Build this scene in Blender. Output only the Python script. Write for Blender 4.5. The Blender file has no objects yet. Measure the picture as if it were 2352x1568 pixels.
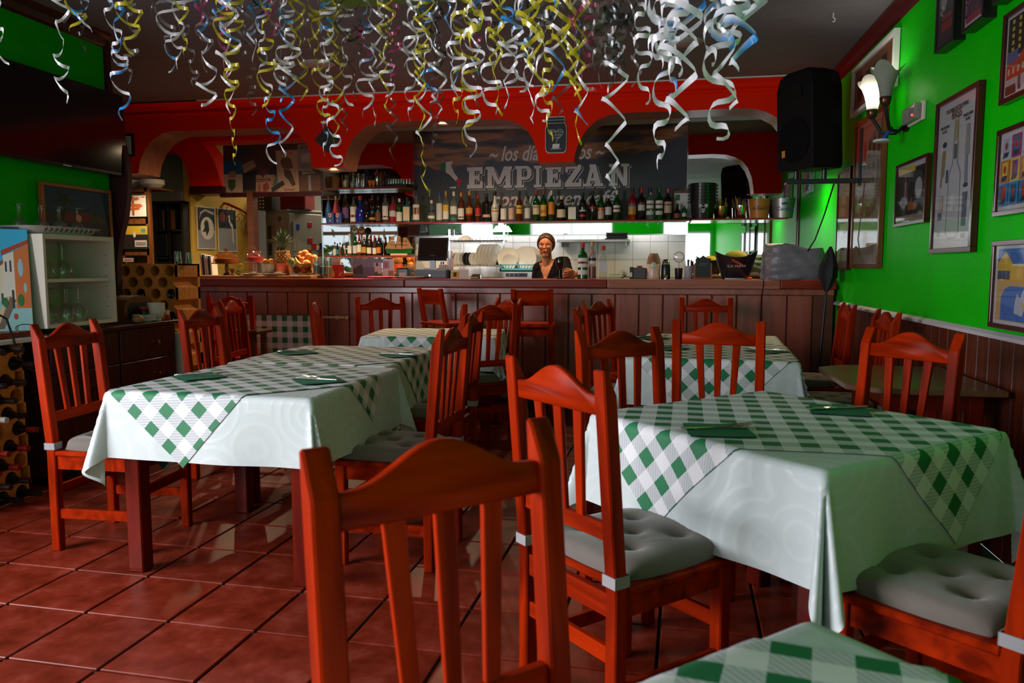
import bpy, bmesh, math, random
from mathutils import Vector, Matrix
R = math.radians
PI = math.pi
random.seed(7)
sc = bpy.context.scene
COL = sc.collection

# ---------------------------------------------------------------- camera
FPX, CAMH, VPX, VPY = 1800.0, 1.27, 1510.0, 613.0
IW, IH = 2352, 1568
_d = Vector(((VPX - IW/2)/FPX, -(VPY - IH/2)/FPX, 1.0)).normalized()
_a = math.atan2(-_d[1], _d[2])
_Z = Vector((0, math.cos(_a), math.sin(_a)))
_X = _Z.cross(_d).normalized()
if _X[0] < 0: _X = -_X
# rows: camera right / up / forward expressed in world axes
CR = Vector((_X[0], _d[0], _Z[0])); CU = Vector((_X[1], _d[1], _Z[1])); CF = Vector((_X[2], _d[2], _Z[2]))
cam = bpy.data.cameras.new('camera')
cam.sensor_width = 36.0
cam.lens = FPX/IW*36.0
cam.clip_start = 0.02
cam.dof.use_dof = True
cam.dof.focus_distance = 4.8
cam.dof.aperture_fstop = 5.6
camo = bpy.data.objects.new('camera', cam)
COL.objects.link(camo)
mw = Matrix.Identity(4)
for i in range(3):
    mw[i][0] = CR[i]; mw[i][1] = CU[i]; mw[i][2] = -CF[i]
mw[2][3] = CAMH
camo.matrix_world = mw
sc.camera = camo

def at(px, py, y=None, z=None, x=None):
    """room point seen at pixel (px, py) on the plane y, z or x"""
    r = CR*((px - IW/2)/FPX) + CU*(-(py - IH/2)/FPX) + CF
    if z is not None: t = (z - CAMH)/r[2]
    elif y is not None: t = y/r[1]
    else: t = x/r[0]
    return Vector((r[0]*t, r[1]*t, CAMH + r[2]*t))

# ---------------------------------------------------------------- world, daylight, exposure
w = bpy.data.worlds.new('daylight'); sc.world = w; w.use_nodes = True
bg = w.node_tree.nodes['Background']
bg.inputs[0].default_value = (0.80, 0.90, 1.0, 1); bg.inputs[1].default_value = 1.0
def area(name, loc, rot, sx, sy, watts, col=(1, 1, 1), spread=180):
    l = bpy.data.lights.new(name, 'AREA'); l.shape = 'RECTANGLE'; l.size = sx; l.size_y = sy
    l.energy = watts; l.color = col; l.spread = R(spread)
    o = bpy.data.objects.new(name, l); o.location = loc; o.rotation_euler = rot
    COL.objects.link(o); return o
def spot(name, loc, watts, size=70, col=(1, .78, .52), blend=.9, rad=.03, aim=(0, 0, -1)):
    l = bpy.data.lights.new(name, 'SPOT'); l.energy = watts; l.color = col; l.spot_size = R(size)
    l.spot_blend = blend; l.shadow_soft_size = rad
    o = bpy.data.objects.new(name, l); o.location = loc
    o.rotation_euler = Vector(aim).to_track_quat('-Z', 'Y').to_euler()
    COL.objects.link(o); return o
# daylight entering through the window openings of the left wall and the front wall behind the camera
area('daylight_left_windows', (-3.93, 0.55, 1.45), (0, R(-90), 0), 1.5, 2.9, 262, (.94, .95, 1.0))
area('daylight_front_windows', (-2.3, -3.42, 1.3), (R(90), 0, 0), 2.2, 1.8, 8, (.95, .96, 1.0))
area('daylight_front_door', (.75, -3.42, 1.2), (R(90), 0, 0), 1.2, 1.9, 15, (.95, .96, 1.0))
area('kitchen_ceiling_light', (-4.2, 10.3, 2.85), (0, 0, 0), 1.2, .6, 26, (1, .85, .62))
sc.view_settings.view_transform = 'Standard'
sc.view_settings.look = 'None'
sc.view_settings.gamma = 1.0
sc.view_settings.use_curve_mapping = False
sc.view_settings.exposure = 0.0
sc.cycles.use_denoising = True
sc.cycles.max_bounces = 8
sc.cycles.diffuse_bounces = 4
sc.cycles.glossy_bounces = 4
sc.cycles.transparent_max_bounces = 24
sc.cycles.sample_clamp_indirect = 4.0

# ---------------------------------------------------------------- materials
MATS = {}
def newmat(name):
    m = bpy.data.materials.new(name); m.use_nodes = True
    nt = m.node_tree
    p = nt.nodes['Principled BSDF']
    return m, nt, p
def lin(c):
    return tuple((x/12.92 if x <= .04045 else ((x+.055)/1.055)**2.4) for x in c)
def rgb(r, g, b):
    return lin((r/255, g/255, b/255))
def mat(name, col, rough=.5, metal=0., spec=.5, coat=0., var=None, bump=None, emit=None, sheen=0., coords='Object'):
    """plain surface; var=(scale, amount[, stretch]) brightness grain, bump=(scale, strength)"""
    if name in MATS: return MATS[name]
    m, nt, p = newmat(name)
    c = tuple(col) + (1,)
    p.inputs['Base Color'].default_value = c
    p.inputs['Roughness'].default_value = rough
    p.inputs['Metallic'].default_value = metal
    p.inputs['Specular IOR Level'].default_value = spec
    p.inputs['Coat Weight'].default_value = coat
    p.inputs['Coat Roughness'].default_value = .12
    if sheen: p.inputs['Sheen Weight'].default_value = sheen
    tc = None
    def coord(stretch=(1, 1, 1)):
        nonlocal tc
        if tc is None:
            tc = nt.nodes.new('ShaderNodeTexCoord')
        mp = nt.nodes.new('ShaderNodeMapping'); mp.inputs['Scale'].default_value = stretch
        nt.links.new(tc.outputs[coords], mp.inputs[0]); return mp.outputs[0]
    if var:
        st = var[2] if len(var) > 2 else (1, 1, 1)
        n = nt.nodes.new('ShaderNodeTexNoise'); n.inputs['Scale'].default_value = var[0]; n.inputs['Detail'].default_value = 5
        nt.links.new(coord(st), n.inputs['Vector'])
        r = nt.nodes.new('ShaderNodeValToRGB')
        a = var[1]
        r.color_ramp.elements[0].position = .3; r.color_ramp.elements[1].position = .72
        r.color_ramp.elements[0].color = tuple(x*(1-a) for x in col) + (1,)
        r.color_ramp.elements[1].color = tuple(min(1, x*(1+a*.8)) for x in col) + (1,)
        nt.links.new(n.outputs[0], r.inputs[0]); nt.links.new(r.outputs[0], p.inputs['Base Color'])
    if bump:
        n = nt.nodes.new('ShaderNodeTexNoise'); n.inputs['Scale'].default_value = bump[0]; n.inputs['Detail'].default_value = 3
        nt.links.new(coord(), n.inputs['Vector'])
        b = nt.nodes.new('ShaderNodeBump'); b.inputs['Strength'].default_value = bump[1]; b.inputs['Distance'].default_value = bump[2] if len(bump) > 2 else .01
        nt.links.new(n.outputs[0], b.inputs['Height']); nt.links.new(b.outputs[0], p.inputs['Normal'])
    if emit:
        p.inputs['Emission Color'].default_value = tuple(emit[:3]) + (1,); p.inputs['Emission Strength'].default_value = emit[3]
    MATS[name] = m
    return m
def wood(name, dark, light, rough=.35, coat=.3, scale=2.2, st=(14, 14, 1), spec=.18):
    """varnished wood, grain along local z (st stretches it)"""
    if name in MATS: return MATS[name]
    m, nt, p = newmat(name)
    tc = nt.nodes.new('ShaderNodeTexCoord'); mp = nt.nodes.new('ShaderNodeMapping'); mp.inputs['Scale'].default_value = st
    oi = nt.nodes.new('ShaderNodeObjectInfo')
    ad = nt.nodes.new('ShaderNodeVectorMath'); ad.operation = 'ADD'
    mu = nt.nodes.new('ShaderNodeMath'); mu.operation = 'MULTIPLY'; mu.inputs[1].default_value = 37
    nt.links.new(oi.outputs['Random'], mu.inputs[0])
    nt.links.new(tc.outputs['Object'], ad.inputs[0]); nt.links.new(mu.outputs[0], ad.inputs[1])
    nt.links.new(ad.outputs[0], mp.inputs[0])
    n = nt.nodes.new('ShaderNodeTexNoise'); n.inputs['Scale'].default_value = scale; n.inputs['Detail'].default_value = 6; n.inputs['Distortion'].default_value = .7
    nt.links.new(mp.outputs[0], n.inputs['Vector'])
    r = nt.nodes.new('ShaderNodeValToRGB'); r.color_ramp.elements[0].position = .32; r.color_ramp.elements[1].position = .68
    r.color_ramp.elements[0].color = tuple(dark) + (1,); r.color_ramp.elements[1].color = tuple(light) + (1,)
    nt.links.new(n.outputs[0], r.inputs[0]); nt.links.new(r.outputs[0], p.inputs['Base Color'])
    b = nt.nodes.new('ShaderNodeBump'); b.inputs['Strength'].default_value = .12; b.inputs['Distance'].default_value = .004
    nt.links.new(n.outputs[0], b.inputs['Height']); nt.links.new(b.outputs[0], p.inputs['Normal'])
    p.inputs['Roughness'].default_value = rough; p.inputs['Coat Weight'].default_value = coat; p.inputs['Coat Roughness'].default_value = .2; p.inputs['Specular IOR Level'].default_value = spec
    MATS[name] = m
    return m
def schlick(nt, f0, f1, ex=4.5):
    """reflectance rising towards grazing view, the same from both sides of the pane"""
    lw = nt.nodes.new('ShaderNodeLayerWeight'); lw.inputs[0].default_value = .5
    pw = nt.nodes.new('ShaderNodeMath'); pw.operation = 'POWER'; pw.inputs[1].default_value = ex; nt.links.new(lw.outputs['Facing'], pw.inputs[0])
    mm = nt.nodes.new('ShaderNodeMath'); mm.operation = 'MULTIPLY_ADD'; mm.inputs[1].default_value = f1; mm.inputs[2].default_value = f0; nt.links.new(pw.outputs[0], mm.inputs[0])
    return mm
def glass(name, tint=(1, 1, 1), body=None, dens=0., rough=.03, gain=1.0, ex=4.5):
    """thin clear glass or plastic: see-through tinted by `tint`, fresnel gloss, optional solid colour share `dens`"""
    if name in MATS: return MATS[name]
    m, nt, p = newmat(name)
    nt.nodes.remove(p)
    out = nt.nodes['Material Output']
    t = nt.nodes.new('ShaderNodeBsdfTransparent'); t.inputs[0].default_value = tuple(tint) + (1,)
    last = t.outputs[0]
    if dens > 0:
        d = nt.nodes.new('ShaderNodeBsdfDiffuse'); d.inputs[0].default_value = tuple(body or tint) + (1,)
        mx = nt.nodes.new('ShaderNodeMixShader'); mx.inputs[0].default_value = dens
        nt.links.new(last, mx.inputs[1]); nt.links.new(d.outputs[0], mx.inputs[2]); last = mx.outputs[0]
    g = nt.nodes.new('ShaderNodeBsdfGlossy'); g.inputs['Roughness'].default_value = rough
    mm = schlick(nt, .045*gain, .75, ex)
    mx = nt.nodes.new('ShaderNodeMixShader')
    nt.links.new(mm.outputs[0], mx.inputs[0]); nt.links.new(last, mx.inputs[1]); nt.links.new(g.outputs[0], mx.inputs[2])
    nt.links.new(mx.outputs[0], out.inputs[0])
    MATS[name] = m
    return m

# ---------------------------------------------------------------- mesh helpers
class MB:
    def __init__(s): s.v = []; s.f = []; s.m = []; s.uv = []
    def add(s, vs, fs, mi=0, M=None):
        o = len(s.v)
        s.v += [tuple(M @ Vector(p)) if M else tuple(p) for p in vs]
        for f in fs: s.f.append(tuple(i+o for i in f)); s.m.append(mi)
        return s
    def hexa(s, p, mi=0, M=None):
        return s.add(p, [(0,3,2,1),(4,5,6,7),(0,1,5,4),(1,2,6,5),(2,3,7,6),(3,0,4,7)], mi, M)
    def box(s, c, d, mi=0, M=None):
        x, y, z = c; a, b, e = d[0]/2, d[1]/2, d[2]/2
        return s.hexa([(x-a,y-b,z-e),(x+a,y-b,z-e),(x+a,y+b,z-e),(x-a,y+b,z-e),(x-a,y-b,z+e),(x+a,y-b,z+e),(x+a,y+b,z+e),(x-a,y+b,z+e)], mi, M)
    def bb(s, lo, hi, mi=0, M=None):
        return s.box([(lo[i]+hi[i])/2 for i in range(3)], [hi[i]-lo[i] for i in range(3)], mi, M)
    def prism(s, poly, a0, a1, axis='y', mi=0, M=None):
        n = len(poly)
        def P(q, a):
            return {'y': (q[0], a, q[1]), 'x': (a, q[0], q[1]), 'z': (q[0], q[1], a)}[axis]
        vs = [P(q, a0) for q in poly] + [P(q, a1) for q in poly]
        fs = [tuple(range(n)), tuple(range(2*n-1, n-1, -1))] + [(i, i+n, (i+1) % n+n, (i+1) % n) for i in range(n)]
        return s.add(vs, fs, mi, M)
    def cyl(s, p0, p1, r0, r1=None, n=12, mi=0, M=None, caps=True):
        r1 = r0 if r1 is None else r1
        p0, p1 = Vector(p0), Vector(p1); d = (p1-p0).normalized()
        u = d.orthogonal().normalized(); v = d.cross(u)
        vs = []
        for p, r in ((p0, r0), (p1, r1)):
            for i in range(n):
                a = 2*PI*i/n; vs.append(tuple(p + u*(r*math.cos(a)) + v*(r*math.sin(a))))
        fs = [(i, (i+1) % n, (i+1) % n+n, i+n) for i in range(n)]
        if caps: fs += [tuple(range(n-1, -1, -1)), tuple(range(n, 2*n))]
        return s.add(vs, fs, mi, M)
    def lathe(s, prof, n=16, o=(0, 0, 0), mi=0, M=None, mfun=None):
        """prof: (radius, z) from bottom to top, optional material index per ring via mfun(k)"""
        b = len(s.v)
        vs = []
        for r, z in prof:
            for i in range(n):
                a = 2*PI*i/n; vs.append((o[0]+r*math.cos(a), o[1]+r*math.sin(a), o[2]+z))
        s.v += [tuple(M @ Vector(p)) if M else p for p in vs]
        for k in range(len(prof)-1):
            for i in range(n):
                j = (i+1) % n
                s.f.append((b+k*n+i, b+k*n+j, b+(k+1)*n+j, b+(k+1)*n+i)); s.m.append(mfun(k) if mfun else mi)
        if prof[0][0] > 1e-4: s.f.append(tuple(b+i for i in range(n-1, -1, -1))); s.m.append(mfun(0) if mfun else mi)
        if prof[-1][0] > 1e-4: s.f.append(tuple(b+(len(prof)-1)*n+i for i in range(n))); s.m.append(mfun(len(prof)-2) if mfun else mi)
        return s
    def tube(s, pts, r, n=6, mi=0, M=None):
        pts = [Vector(p) for p in pts]; rs = r if isinstance(r, (list, tuple)) else [r]*len(pts)
        vs = []; u = None
        for i, p in enumerate(pts):
            d = (pts[min(i+1, len(pts)-1)]-pts[max(i-1, 0)]).normalized()
            if u is None: u = d.orthogonal().normalized()
            else:
                u = (u - d*u.dot(d))
                u = u.normalized() if u.length > 1e-6 else d.orthogonal().normalized()
            v = d.cross(u)
            for k in range(n):
                a = 2*PI*k/n; vs.append(tuple(p+u*(rs[i]*math.cos(a))+v*(rs[i]*math.sin(a))))
        fs = []
        for i in range(len(pts)-1):
            for k in range(n):
                j = (k+1) % n; fs.append((i*n+k, i*n+j, (i+1)*n+j, (i+1)*n+k))
        fs += [tuple(range(n-1, -1, -1)), tuple((len(pts)-1)*n+k for k in range(n))]
        return s.add(vs, fs, mi, M)
    def ball(s, c, r, n=10, k=7, mi=0, sc=(1, 1, 1), M=None):
        prof = [(max(r*math.sin(PI*i/k), 1e-5), -r*math.cos(PI*i/k)) for i in range(k+1)]
        Mx = Matrix.Translation(c) @ Matrix.Diagonal((sc[0], sc[1], sc[2], 1))
        return s.lathe(prof, n, (0, 0, 0), mi, (M @ Mx) if M else Mx)
    def mesh(s, name, mats, smooth=None, bevel=0, seg=1):
        me = bpy.data.meshes.new(name); me.from_pydata(s.v, [], s.f)
        if not isinstance(mats, (list, tuple)): mats = [mats]
        for m in mats: me.materials.append(m)
        if any(s.m): me.polygons.foreach_set('material_index', s.m)
        if s.uv:
            l = me.uv_layers.new(name='UVMap')
            for lp in me.loops: l.data[lp.index].uv = s.uv[lp.vertex_index]
        bm = bmesh.new(); bm.from_mesh(me)
        bmesh.ops.recalc_face_normals(bm, faces=bm.faces)
        if bevel:
            ed = [e for e in bm.edges if e.is_manifold and e.calc_face_angle(0) > .6]
            bmesh.ops.bevel(bm, geom=ed, offset=bevel, segments=seg, profile=.6, affect='EDGES', clamp_overlap=True)
        bm.to_mesh(me); bm.free()
        if smooth is not None:
            me.polygons.foreach_set('use_smooth', [True]*len(me.polygons))
            me.set_sharp_from_angle(angle=R(smooth))
        me.update()
        return me
    def build(s, name, mats, parent=None, smooth=None, bevel=0, seg=1, loc=None, rotz=0):
        return obj(name, s.mesh(name, mats, smooth, bevel, seg), parent, loc, rotz)
def obj(name, me, parent=None, loc=None, rotz=0, rot=None):
    o = bpy.data.objects.new(name, me); COL.objects.link(o)
    if parent: o.parent = parent
    if loc is not None: o.location = loc
    if rotz: o.rotation_euler = (0, 0, rotz)
    if rot: o.rotation_euler = rot
    return o
def tag(o, label=None, cat=None, group=None, kind=None):
    if label: o['label'] = label
    if cat: o['category'] = cat
    if group: o['group'] = group
    if kind: o['kind'] = kind
    return o
def thing(name, label, cat, loc=(0, 0, 0), rotz=0, group=None):
    o = bpy.data.objects.new(name, None); COL.objects.link(o); o.empty_display_size = .1
    o.location = loc; o.rotation_euler = (0, 0, rotz)
    return tag(o, label, cat, group)
def struct(name, mb, m, smooth=None, bevel=0, parent=None, label=None):
    o = mb.build(name, m, parent, smooth, bevel)
    if parent is None: o['kind'] = 'structure'
    if label: o['label'] = label
    return o
def dup(root, loc, rotz=0, label=None, group=None):
    """copy of a thing, its parts and sub-parts"""
    r = root.copy(); COL.objects.link(r); r.location = loc; r.rotation_euler = (0, 0, rotz)
    if label: r['label'] = label
    if group: r['group'] = group
    for ch in list(root.children):
        c = ch.copy(); COL.objects.link(c); c.parent = r
        for g in list(ch.children):
            d = g.copy(); COL.objects.link(d); d.parent = c
    return r
def text(name, body, size, m, parent, loc, rot=(R(90), 0, 0), sx=1.0, shear=0., ext=0.0008, align='LEFT', off=0.):
    """lettering as flat raised print"""
    cu = bpy.data.curves.new(name, 'FONT'); cu.body = body; cu.size = size; cu.shear = shear; cu.extrude = ext
    cu.align_x = align; cu.offset = off; cu.resolution_u = 3
    cu.materials.append(m)
    tmp = bpy.data.objects.new(name, cu); COL.objects.link(tmp)
    dg = bpy.context.evaluated_depsgraph_get(); dg.update()
    me = bpy.data.meshes.new_from_object(tmp.evaluated_get(dg)); me.name = name
    bpy.data.objects.remove(tmp); bpy.data.curves.remove(cu)
    if not me.materials: me.materials.append(m)
    o = bpy.data.objects.new(name, me); COL.objects.link(o); o.parent = parent; o.location = loc; o.rotation_euler = rot
    o.scale = (sx, 1, 1)
    o['width'] = max((v.co.x for v in me.vertices), default=0)-min((v.co.x for v in me.vertices), default=0)
    return o

# ================================================================ THE SETTING
XL, XR, YB, YF, ZC = -3.95, 1.50, 9.05, -3.5, 2.93
def green_plaster():
    m, nt, p = newmat('green_plaster')
    tc = nt.nodes.new('ShaderNodeNewGeometry')
    n = nt.nodes.new('ShaderNodeTexNoise'); n.inputs['Scale'].default_value = 95; n.inputs['Detail'].default_value = 2
    n2 = nt.nodes.new('ShaderNodeTexNoise'); n2.inputs['Scale'].default_value = 2.5; n2.inputs['Detail'].default_value = 4
    nt.links.new(tc.outputs['Position'], n.inputs['Vector']); nt.links.new(tc.outputs['Position'], n2.inputs['Vector'])
    r = nt.nodes.new('ShaderNodeValToRGB'); r.color_ramp.elements[0].position = .35; r.color_ramp.elements[1].position = .7
    r.color_ramp.elements[0].color = (.0005, .40, .0005, 1); r.color_ramp.elements[1].color = (.0005, .47, .0005, 1)
    nt.links.new(n2.outputs[0], r.inputs[0]); nt.links.new(r.outputs[0], p.inputs['Base Color'])
    b = nt.nodes.new('ShaderNodeBump'); b.inputs['Strength'].default_value = .42; b.inputs['Distance'].default_value = .005
    nt.links.new(n.outputs[0], b.inputs['Height']); nt.links.new(b.outputs[0], p.inputs['Normal'])
    p.inputs['Roughness'].default_value = .45; p.inputs['Specular IOR Level'].default_value = .10
    return m
m_green = green_plaster()
m_orange = mat('orange_paint', (.84, .016, .0005), .7, spec=.06, bump=(60, .1))
m_ceil = mat('ceiling_paint', (.15, .13, .15), .7, var=(3, .12, (1, 8, 1)))
m_maroon = wood('dark_red_trim', (.035, .004, .006), (.07, .008, .010), .35, .3)
m_white = mat('white_paint', (.72, .70, .68), .5)
m_offwhite = mat('cream_white', (.66, .62, .55), .5)
m_grout = mat('dark_grout', (.020, .017, .016), .9)
m_brown = mat('brown_soffit', (.13, .035, .016), .5, var=(3, .25, (1, 1, 6)))
m_black = mat('black', (.006, .006, .007), .4)
m_wall_neutral = mat('plain_wall', (.34, .30, .26), .8)

# ---- floor with single terracotta tiles
floor = struct('floor', MB().bb((-7.2, YF-.1, -.06), (XR, 11.6, -.010)), m_grout)
def terracotta():
    m, nt, p = newmat('terracotta')
    g = nt.nodes.new('ShaderNodeNewGeometry'); oi = nt.nodes.new('ShaderNodeObjectInfo')
    n = nt.nodes.new('ShaderNodeTexNoise'); n.inputs['Scale'].default_value = 8; n.inputs['Detail'].default_value = 6; n.inputs['Roughness'].default_value = .62
    nt.links.new(g.outputs['Position'], n.inputs['Vector'])
    r = nt.nodes.new('ShaderNodeValToRGB')
    e = r.color_ramp.elements; e[0].position = .30; e[1].position = .72
    e[0].color = (.105, .009, .002, 1); e[1].color = (.27, .045, .028, 1)
    k = r.color_ramp.elements.new(.52); k.color = (.19, .020, .008, 1)
    nt.links.new(n.outputs[0], r.inputs[0])
    hs = nt.nodes.new('ShaderNodeHueSaturation')
    ma = nt.nodes.new('ShaderNodeMapRange'); ma.inputs['To Min'].default_value = .85; ma.inputs['To Max'].default_value = 1.15
    nt.links.new(oi.outputs['Random'], ma.inputs[0]); nt.links.new(ma.outputs[0], hs.inputs['Value'])
    nt.links.new(r.outputs[0], hs.inputs['Color']); nt.links.new(hs.outputs[0], p.inputs['Base Color'])
    rr = nt.nodes.new('ShaderNodeMapRange'); rr.inputs['To Min'].default_value = .22; rr.inputs['To Max'].default_value = .48
    nt.links.new(n.outputs[0], rr.inputs[0]); nt.links.new(rr.outputs[0], p.inputs['Roughness']); p.inputs['Specular IOR Level'].default_value = .25
    b = nt.nodes.new('ShaderNodeBump'); b.inputs['Strength'].default_value = .12; b.inputs['Distance'].default_value = .004
    nt.links.new(n.outputs[0], b.inputs['Height']); nt.links.new(b.outputs[0], p.inputs['Normal'])
    return m
m_terra = terracotta()
TS, TA, TX, TY = .346, R(-2.0), -.066, -.043
ca, sa = math.cos(TA), math.sin(TA)
cells = []
for i in range(-24, 8):
    for j in range(-6, 22):
        u, v = TX + (i+.5)*TS, TY + (j+.5)*TS
        x, y = u*ca - v*sa, u*sa + v*ca
        if -5.6 < x < XR - .12 and -1.6 < y < 7.0:
            # how large it shows: distance, and whether it lies inside the camera's view
            c = Vector((x, y, -CAMH)); f = c.dot(CF)
            vis = f > .3 and abs(c.dot(CR)/f) < .72 and abs(c.dot(CU)/f) < .60
            cells.append((0 if vis else 1, c.length, x, y))
cells.sort()
tile_me = MB().bb((-.1675, -.1675, -.010), (.1675, .1675, 0)).mesh('tile', m_terra, bevel=.0025)
rest = MB()
for k, (_, _, x, y) in enumerate(cells):
    if k < 300:
        o = obj('tile', tile_me, floor, (x, y, random.uniform(-.0006, .0006)), TA)
    else:
        rest.bb((-.1675, -.1675, -.010), (.1675, .1675, 0), 0, Matrix.Translation((x, y, 0)) @ Matrix.Rotation(TA, 4, 'Z'))
o = rest.build('tiles_out_of_sight', m_terra, floor); o['kind'] = 'stuff'

# ---- right wall: green plaster above a boarded dado
wall_right = struct('wall_right', MB().bb((XR, YF, 0), (XR+.15, 11.6, ZC)), m_green)
m_dado = wood('dado_wood', (.055, .010, .005), (.115, .022, .009), .38, .25)
RZ = .955
y = 1.9; k = 0
dado_me = MB().bb((-.012, -.062, .0), (0, .062, RZ)).mesh('plank', m_dado, bevel=.004)
while y < 7.0:
    obj('plank', dado_me, wall_right, (XR-.002, y, 0)); y += .1275
MB().bb((XR-.010, YF, 0), (XR, 1.83, RZ)).build('dado_board', m_dado, wall_right)
tr = struct('trim_1', MB().prism([(XR-.034, RZ), (XR, RZ), (XR, RZ+.030), (XR-.012, RZ+.030), (XR-.034, RZ+.016)], 1.2, 7.0, 'y'), mat('rail_lilac', (.50, .46, .50), .5), label='pale rail capping the boarded dado on the green wall')
# ---- left wall with the window opening beside the camera
wl = MB()
wl.bb((XL-.15, YF, 0), (XL, 5.18, .70)).bb((XL-.15, YF, 2.20), (XL, 5.18, ZC)).bb((XL-.15, 2.0, .70), (XL, 5.18, 2.20)).bb((XL-.15, YF, .70), (XL, -.9, 2.20))
wall_left = struct('wall_left', wl, m_green)
fr = MB()
for yy in (-.9, .067, 1.033, 2.0): fr.box((XL-.08, yy, 1.45), (.07, .07, 1.5))
for zz in (.70, 2.20): fr.box((XL-.08, .55, zz), (.06, 2.9, .07))
struct('window_1', fr, m_white)
# ---- front wall behind the camera, glazed doors
wf = MB()
wf.bb((XL-.15, YF-.15, 2.2), (XR, YF, ZC)).bb((XL-.15, YF-.15, 0), (-3.4, YF, 2.2)).bb((1.35, YF-.15, 0), (XR, YF, 2.2)).bb((-1.2, YF-.15, 0), (.15, YF, 2.2)).bb((-3.4, YF-.15, 0), (-1.2, YF, .4))
struct('wall_front', wf, m_green)
fr = MB()
for xx in (-3.4, -2.3, -1.2): fr.box((xx, YF-.08, 1.3), (.09, .07, 1.8))
for zz in (.4, 2.2): fr.box((-2.3, YF-.08, zz), (2.2, .06, .08))
for xx in (.15, .75, 1.35): fr.box((xx, YF-.08, 1.1), (.09, .07, 2.2))
fr.box((.75, YF-.08, 2.2), (1.2, .06, .08)).box((.75, YF-.08, .9), (1.2, .06, .06))
struct('window_2', fr, m_white)
# ---- ceiling with a dropped green rim round a raised panel
struct('ceiling', MB().bb((-7.2, YF-.15, ZC), (XR+.15, 11.6, ZC+.1)), m_ceil)
p0 = at(768, 18, z=2.87); p1 = at(1015, 0, z=2.87)
rim = MB()
for dz, wdt in ((0, .05), (.025, .10), (.05, .15)):
    rim.bb((p0.x-.02-dz, p0.y-.9, 2.865+dz*.7), (p0.x+.9, p0.y+dz, 2.93-.0))
struct('trim_2', rim, mat('green_gloss', (.004, .20, .006), .35), label='dropped green rim on the ceiling')
# ceiling mouldings along both side walls
def cornice(name, x, sgn, y0, y1):
    poly = [(x, ZC), (x+sgn*.075, ZC), (x+sgn*.070, ZC-.02), (x+sgn*.035, ZC-.035), (x+sgn*.020, ZC-.075), (x, ZC-.09)]
    struct(name, MB().prism(poly, y0, y1, 'y'), m_maroon)
cornice('trim_3', XR, -1, YF, 7.4)
cornice('trim_4', XL, 1, YF, 5.18)
# ---- back wall (behind the bar) with openings on the left
m_tilewall = mat('tile_grout_light', (.50, .48, .45), .6)
X_ML0, X_MU0, X_MU1, X_MR1 = at(742, 500, y=YB).x, at(951, 500, y=YB).x, at(1578, 500, y=YB).x, at(1826, 500, y=YB).x
wall_back = struct('wall_back', MB().bb((X_ML0-.02, YB, 0), (XR, YB+.15, ZC)), m_tilewall)
struct('wall_far', MB().bb((-7.2, 11.5, 0), (XR, 11.65, ZC)), mat('kitchen_white', (.62, .60, .57), .6))
struct('wall_outer', MB().bb((-7.25, 4.9, 0), (-7.1, 11.6, ZC)), mat('olive_dark', (.10, .085, .05), .8))
struct('wall_return', MB().bb((-7.2, 5.03, 0), (XL-.15, 5.18, .95)).bb((-7.2, 5.03, 2.15), (XL-.15, 5.18, ZC)).bb((-7.2, 5.03, .95), (-6.9, 5.18, 2.15)).bb((-4.35, 5.03, .95), (XL-.15, 5.18, 2.15)), m_maroon)
fr = MB()
for xx in (-6.9, -6.05, -5.2, -4.35): fr.box((xx, 5.10, 1.55), (.07, .07, 1.2))
for zz in (.95, 1.85, 2.15): fr.box((-5.625, 5.10, zz), (2.55, .06, .06))
struct('window_3', fr, m_white)
hg_ = MB(); _r = random.Random(1)
for _ in range(900):
    c = Vector((_r.uniform(-8.5, -4.4), _r.uniform(3.2, 4.0), _r.uniform(0, 1.75)+_r.gauss(0, .1))); u = Vector((_r.gauss(0, 1), _r.gauss(0, 1), _r.gauss(0, 1))).normalized()*.13; v = u.orthogonal().normalized()*.07
    hg_.add([c-u, c+v, c+u, c-v], [(0, 1, 2, 3)])
tag(hg_.build('hedge_foliage', mat('hedge_leaf', (.30, .36, .04), .7, var=(3, .6))), 'sunlit hedge outside the side window', 'hedge', kind='stuff')
# ---- the orange arched beam over the bar
Y1, Y2 = 7.4, 7.76
def prof(pts, y): return [(at(px, py, y=y).x, at(px, py, y=y).z) for px, py in pts]
low = [(300,399),(318,398),(322,370),(333,344),(350,322),(372,307),(392,301),(440,300),(560,296),(640,293),(672,300),(688,311),(701,325),(711,345),(715,368),(718,386),
       (788,384),(791,366),(798,342),(814,314),(838,291),(866,281),(921,278),(1040,276),(1150,273),(1178,278),(1204,291),(1221,314),(1232,342),(1237,374),
       (1318,371),(1321,352),(1329,327),(1347,298),(1371,276),(1403,263),(1434,259),(1560,255),(1690,248),(1732,250),(1760,257),(1785,270),(1803,292),(1815,322),(1820,352),(1822,376)]
poly = prof(low, Y1)
poly = [(-7.1, poly[0][1])] + poly + [(XR, poly[-1][1]), (XR, ZC), (-7.1, ZC)]
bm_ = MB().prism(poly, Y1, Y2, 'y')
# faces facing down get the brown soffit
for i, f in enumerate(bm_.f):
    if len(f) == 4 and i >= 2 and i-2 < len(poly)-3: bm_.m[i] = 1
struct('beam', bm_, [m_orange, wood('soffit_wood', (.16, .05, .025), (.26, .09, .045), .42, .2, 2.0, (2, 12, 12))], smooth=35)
# mouldings along the top of the beam
struct('trim_5', MB().bb((-7.1, Y1-.022, ZC-.115), (XR, Y1, ZC-.105)).prism([(Y1-.085, ZC-.012), (Y1, ZC-.012), (Y1, ZC-.085), (Y1-.022, ZC-.075), (Y1-.04, ZC-.04)], -7.1, XR, 'x'), m_orange)
struct('trim_6', MB().bb((-4.55, Y1-.10, ZC-.012), (XR, Y1, ZC-.001)), m_white, label='thin white strip where ceiling meets the orange beam')
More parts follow.
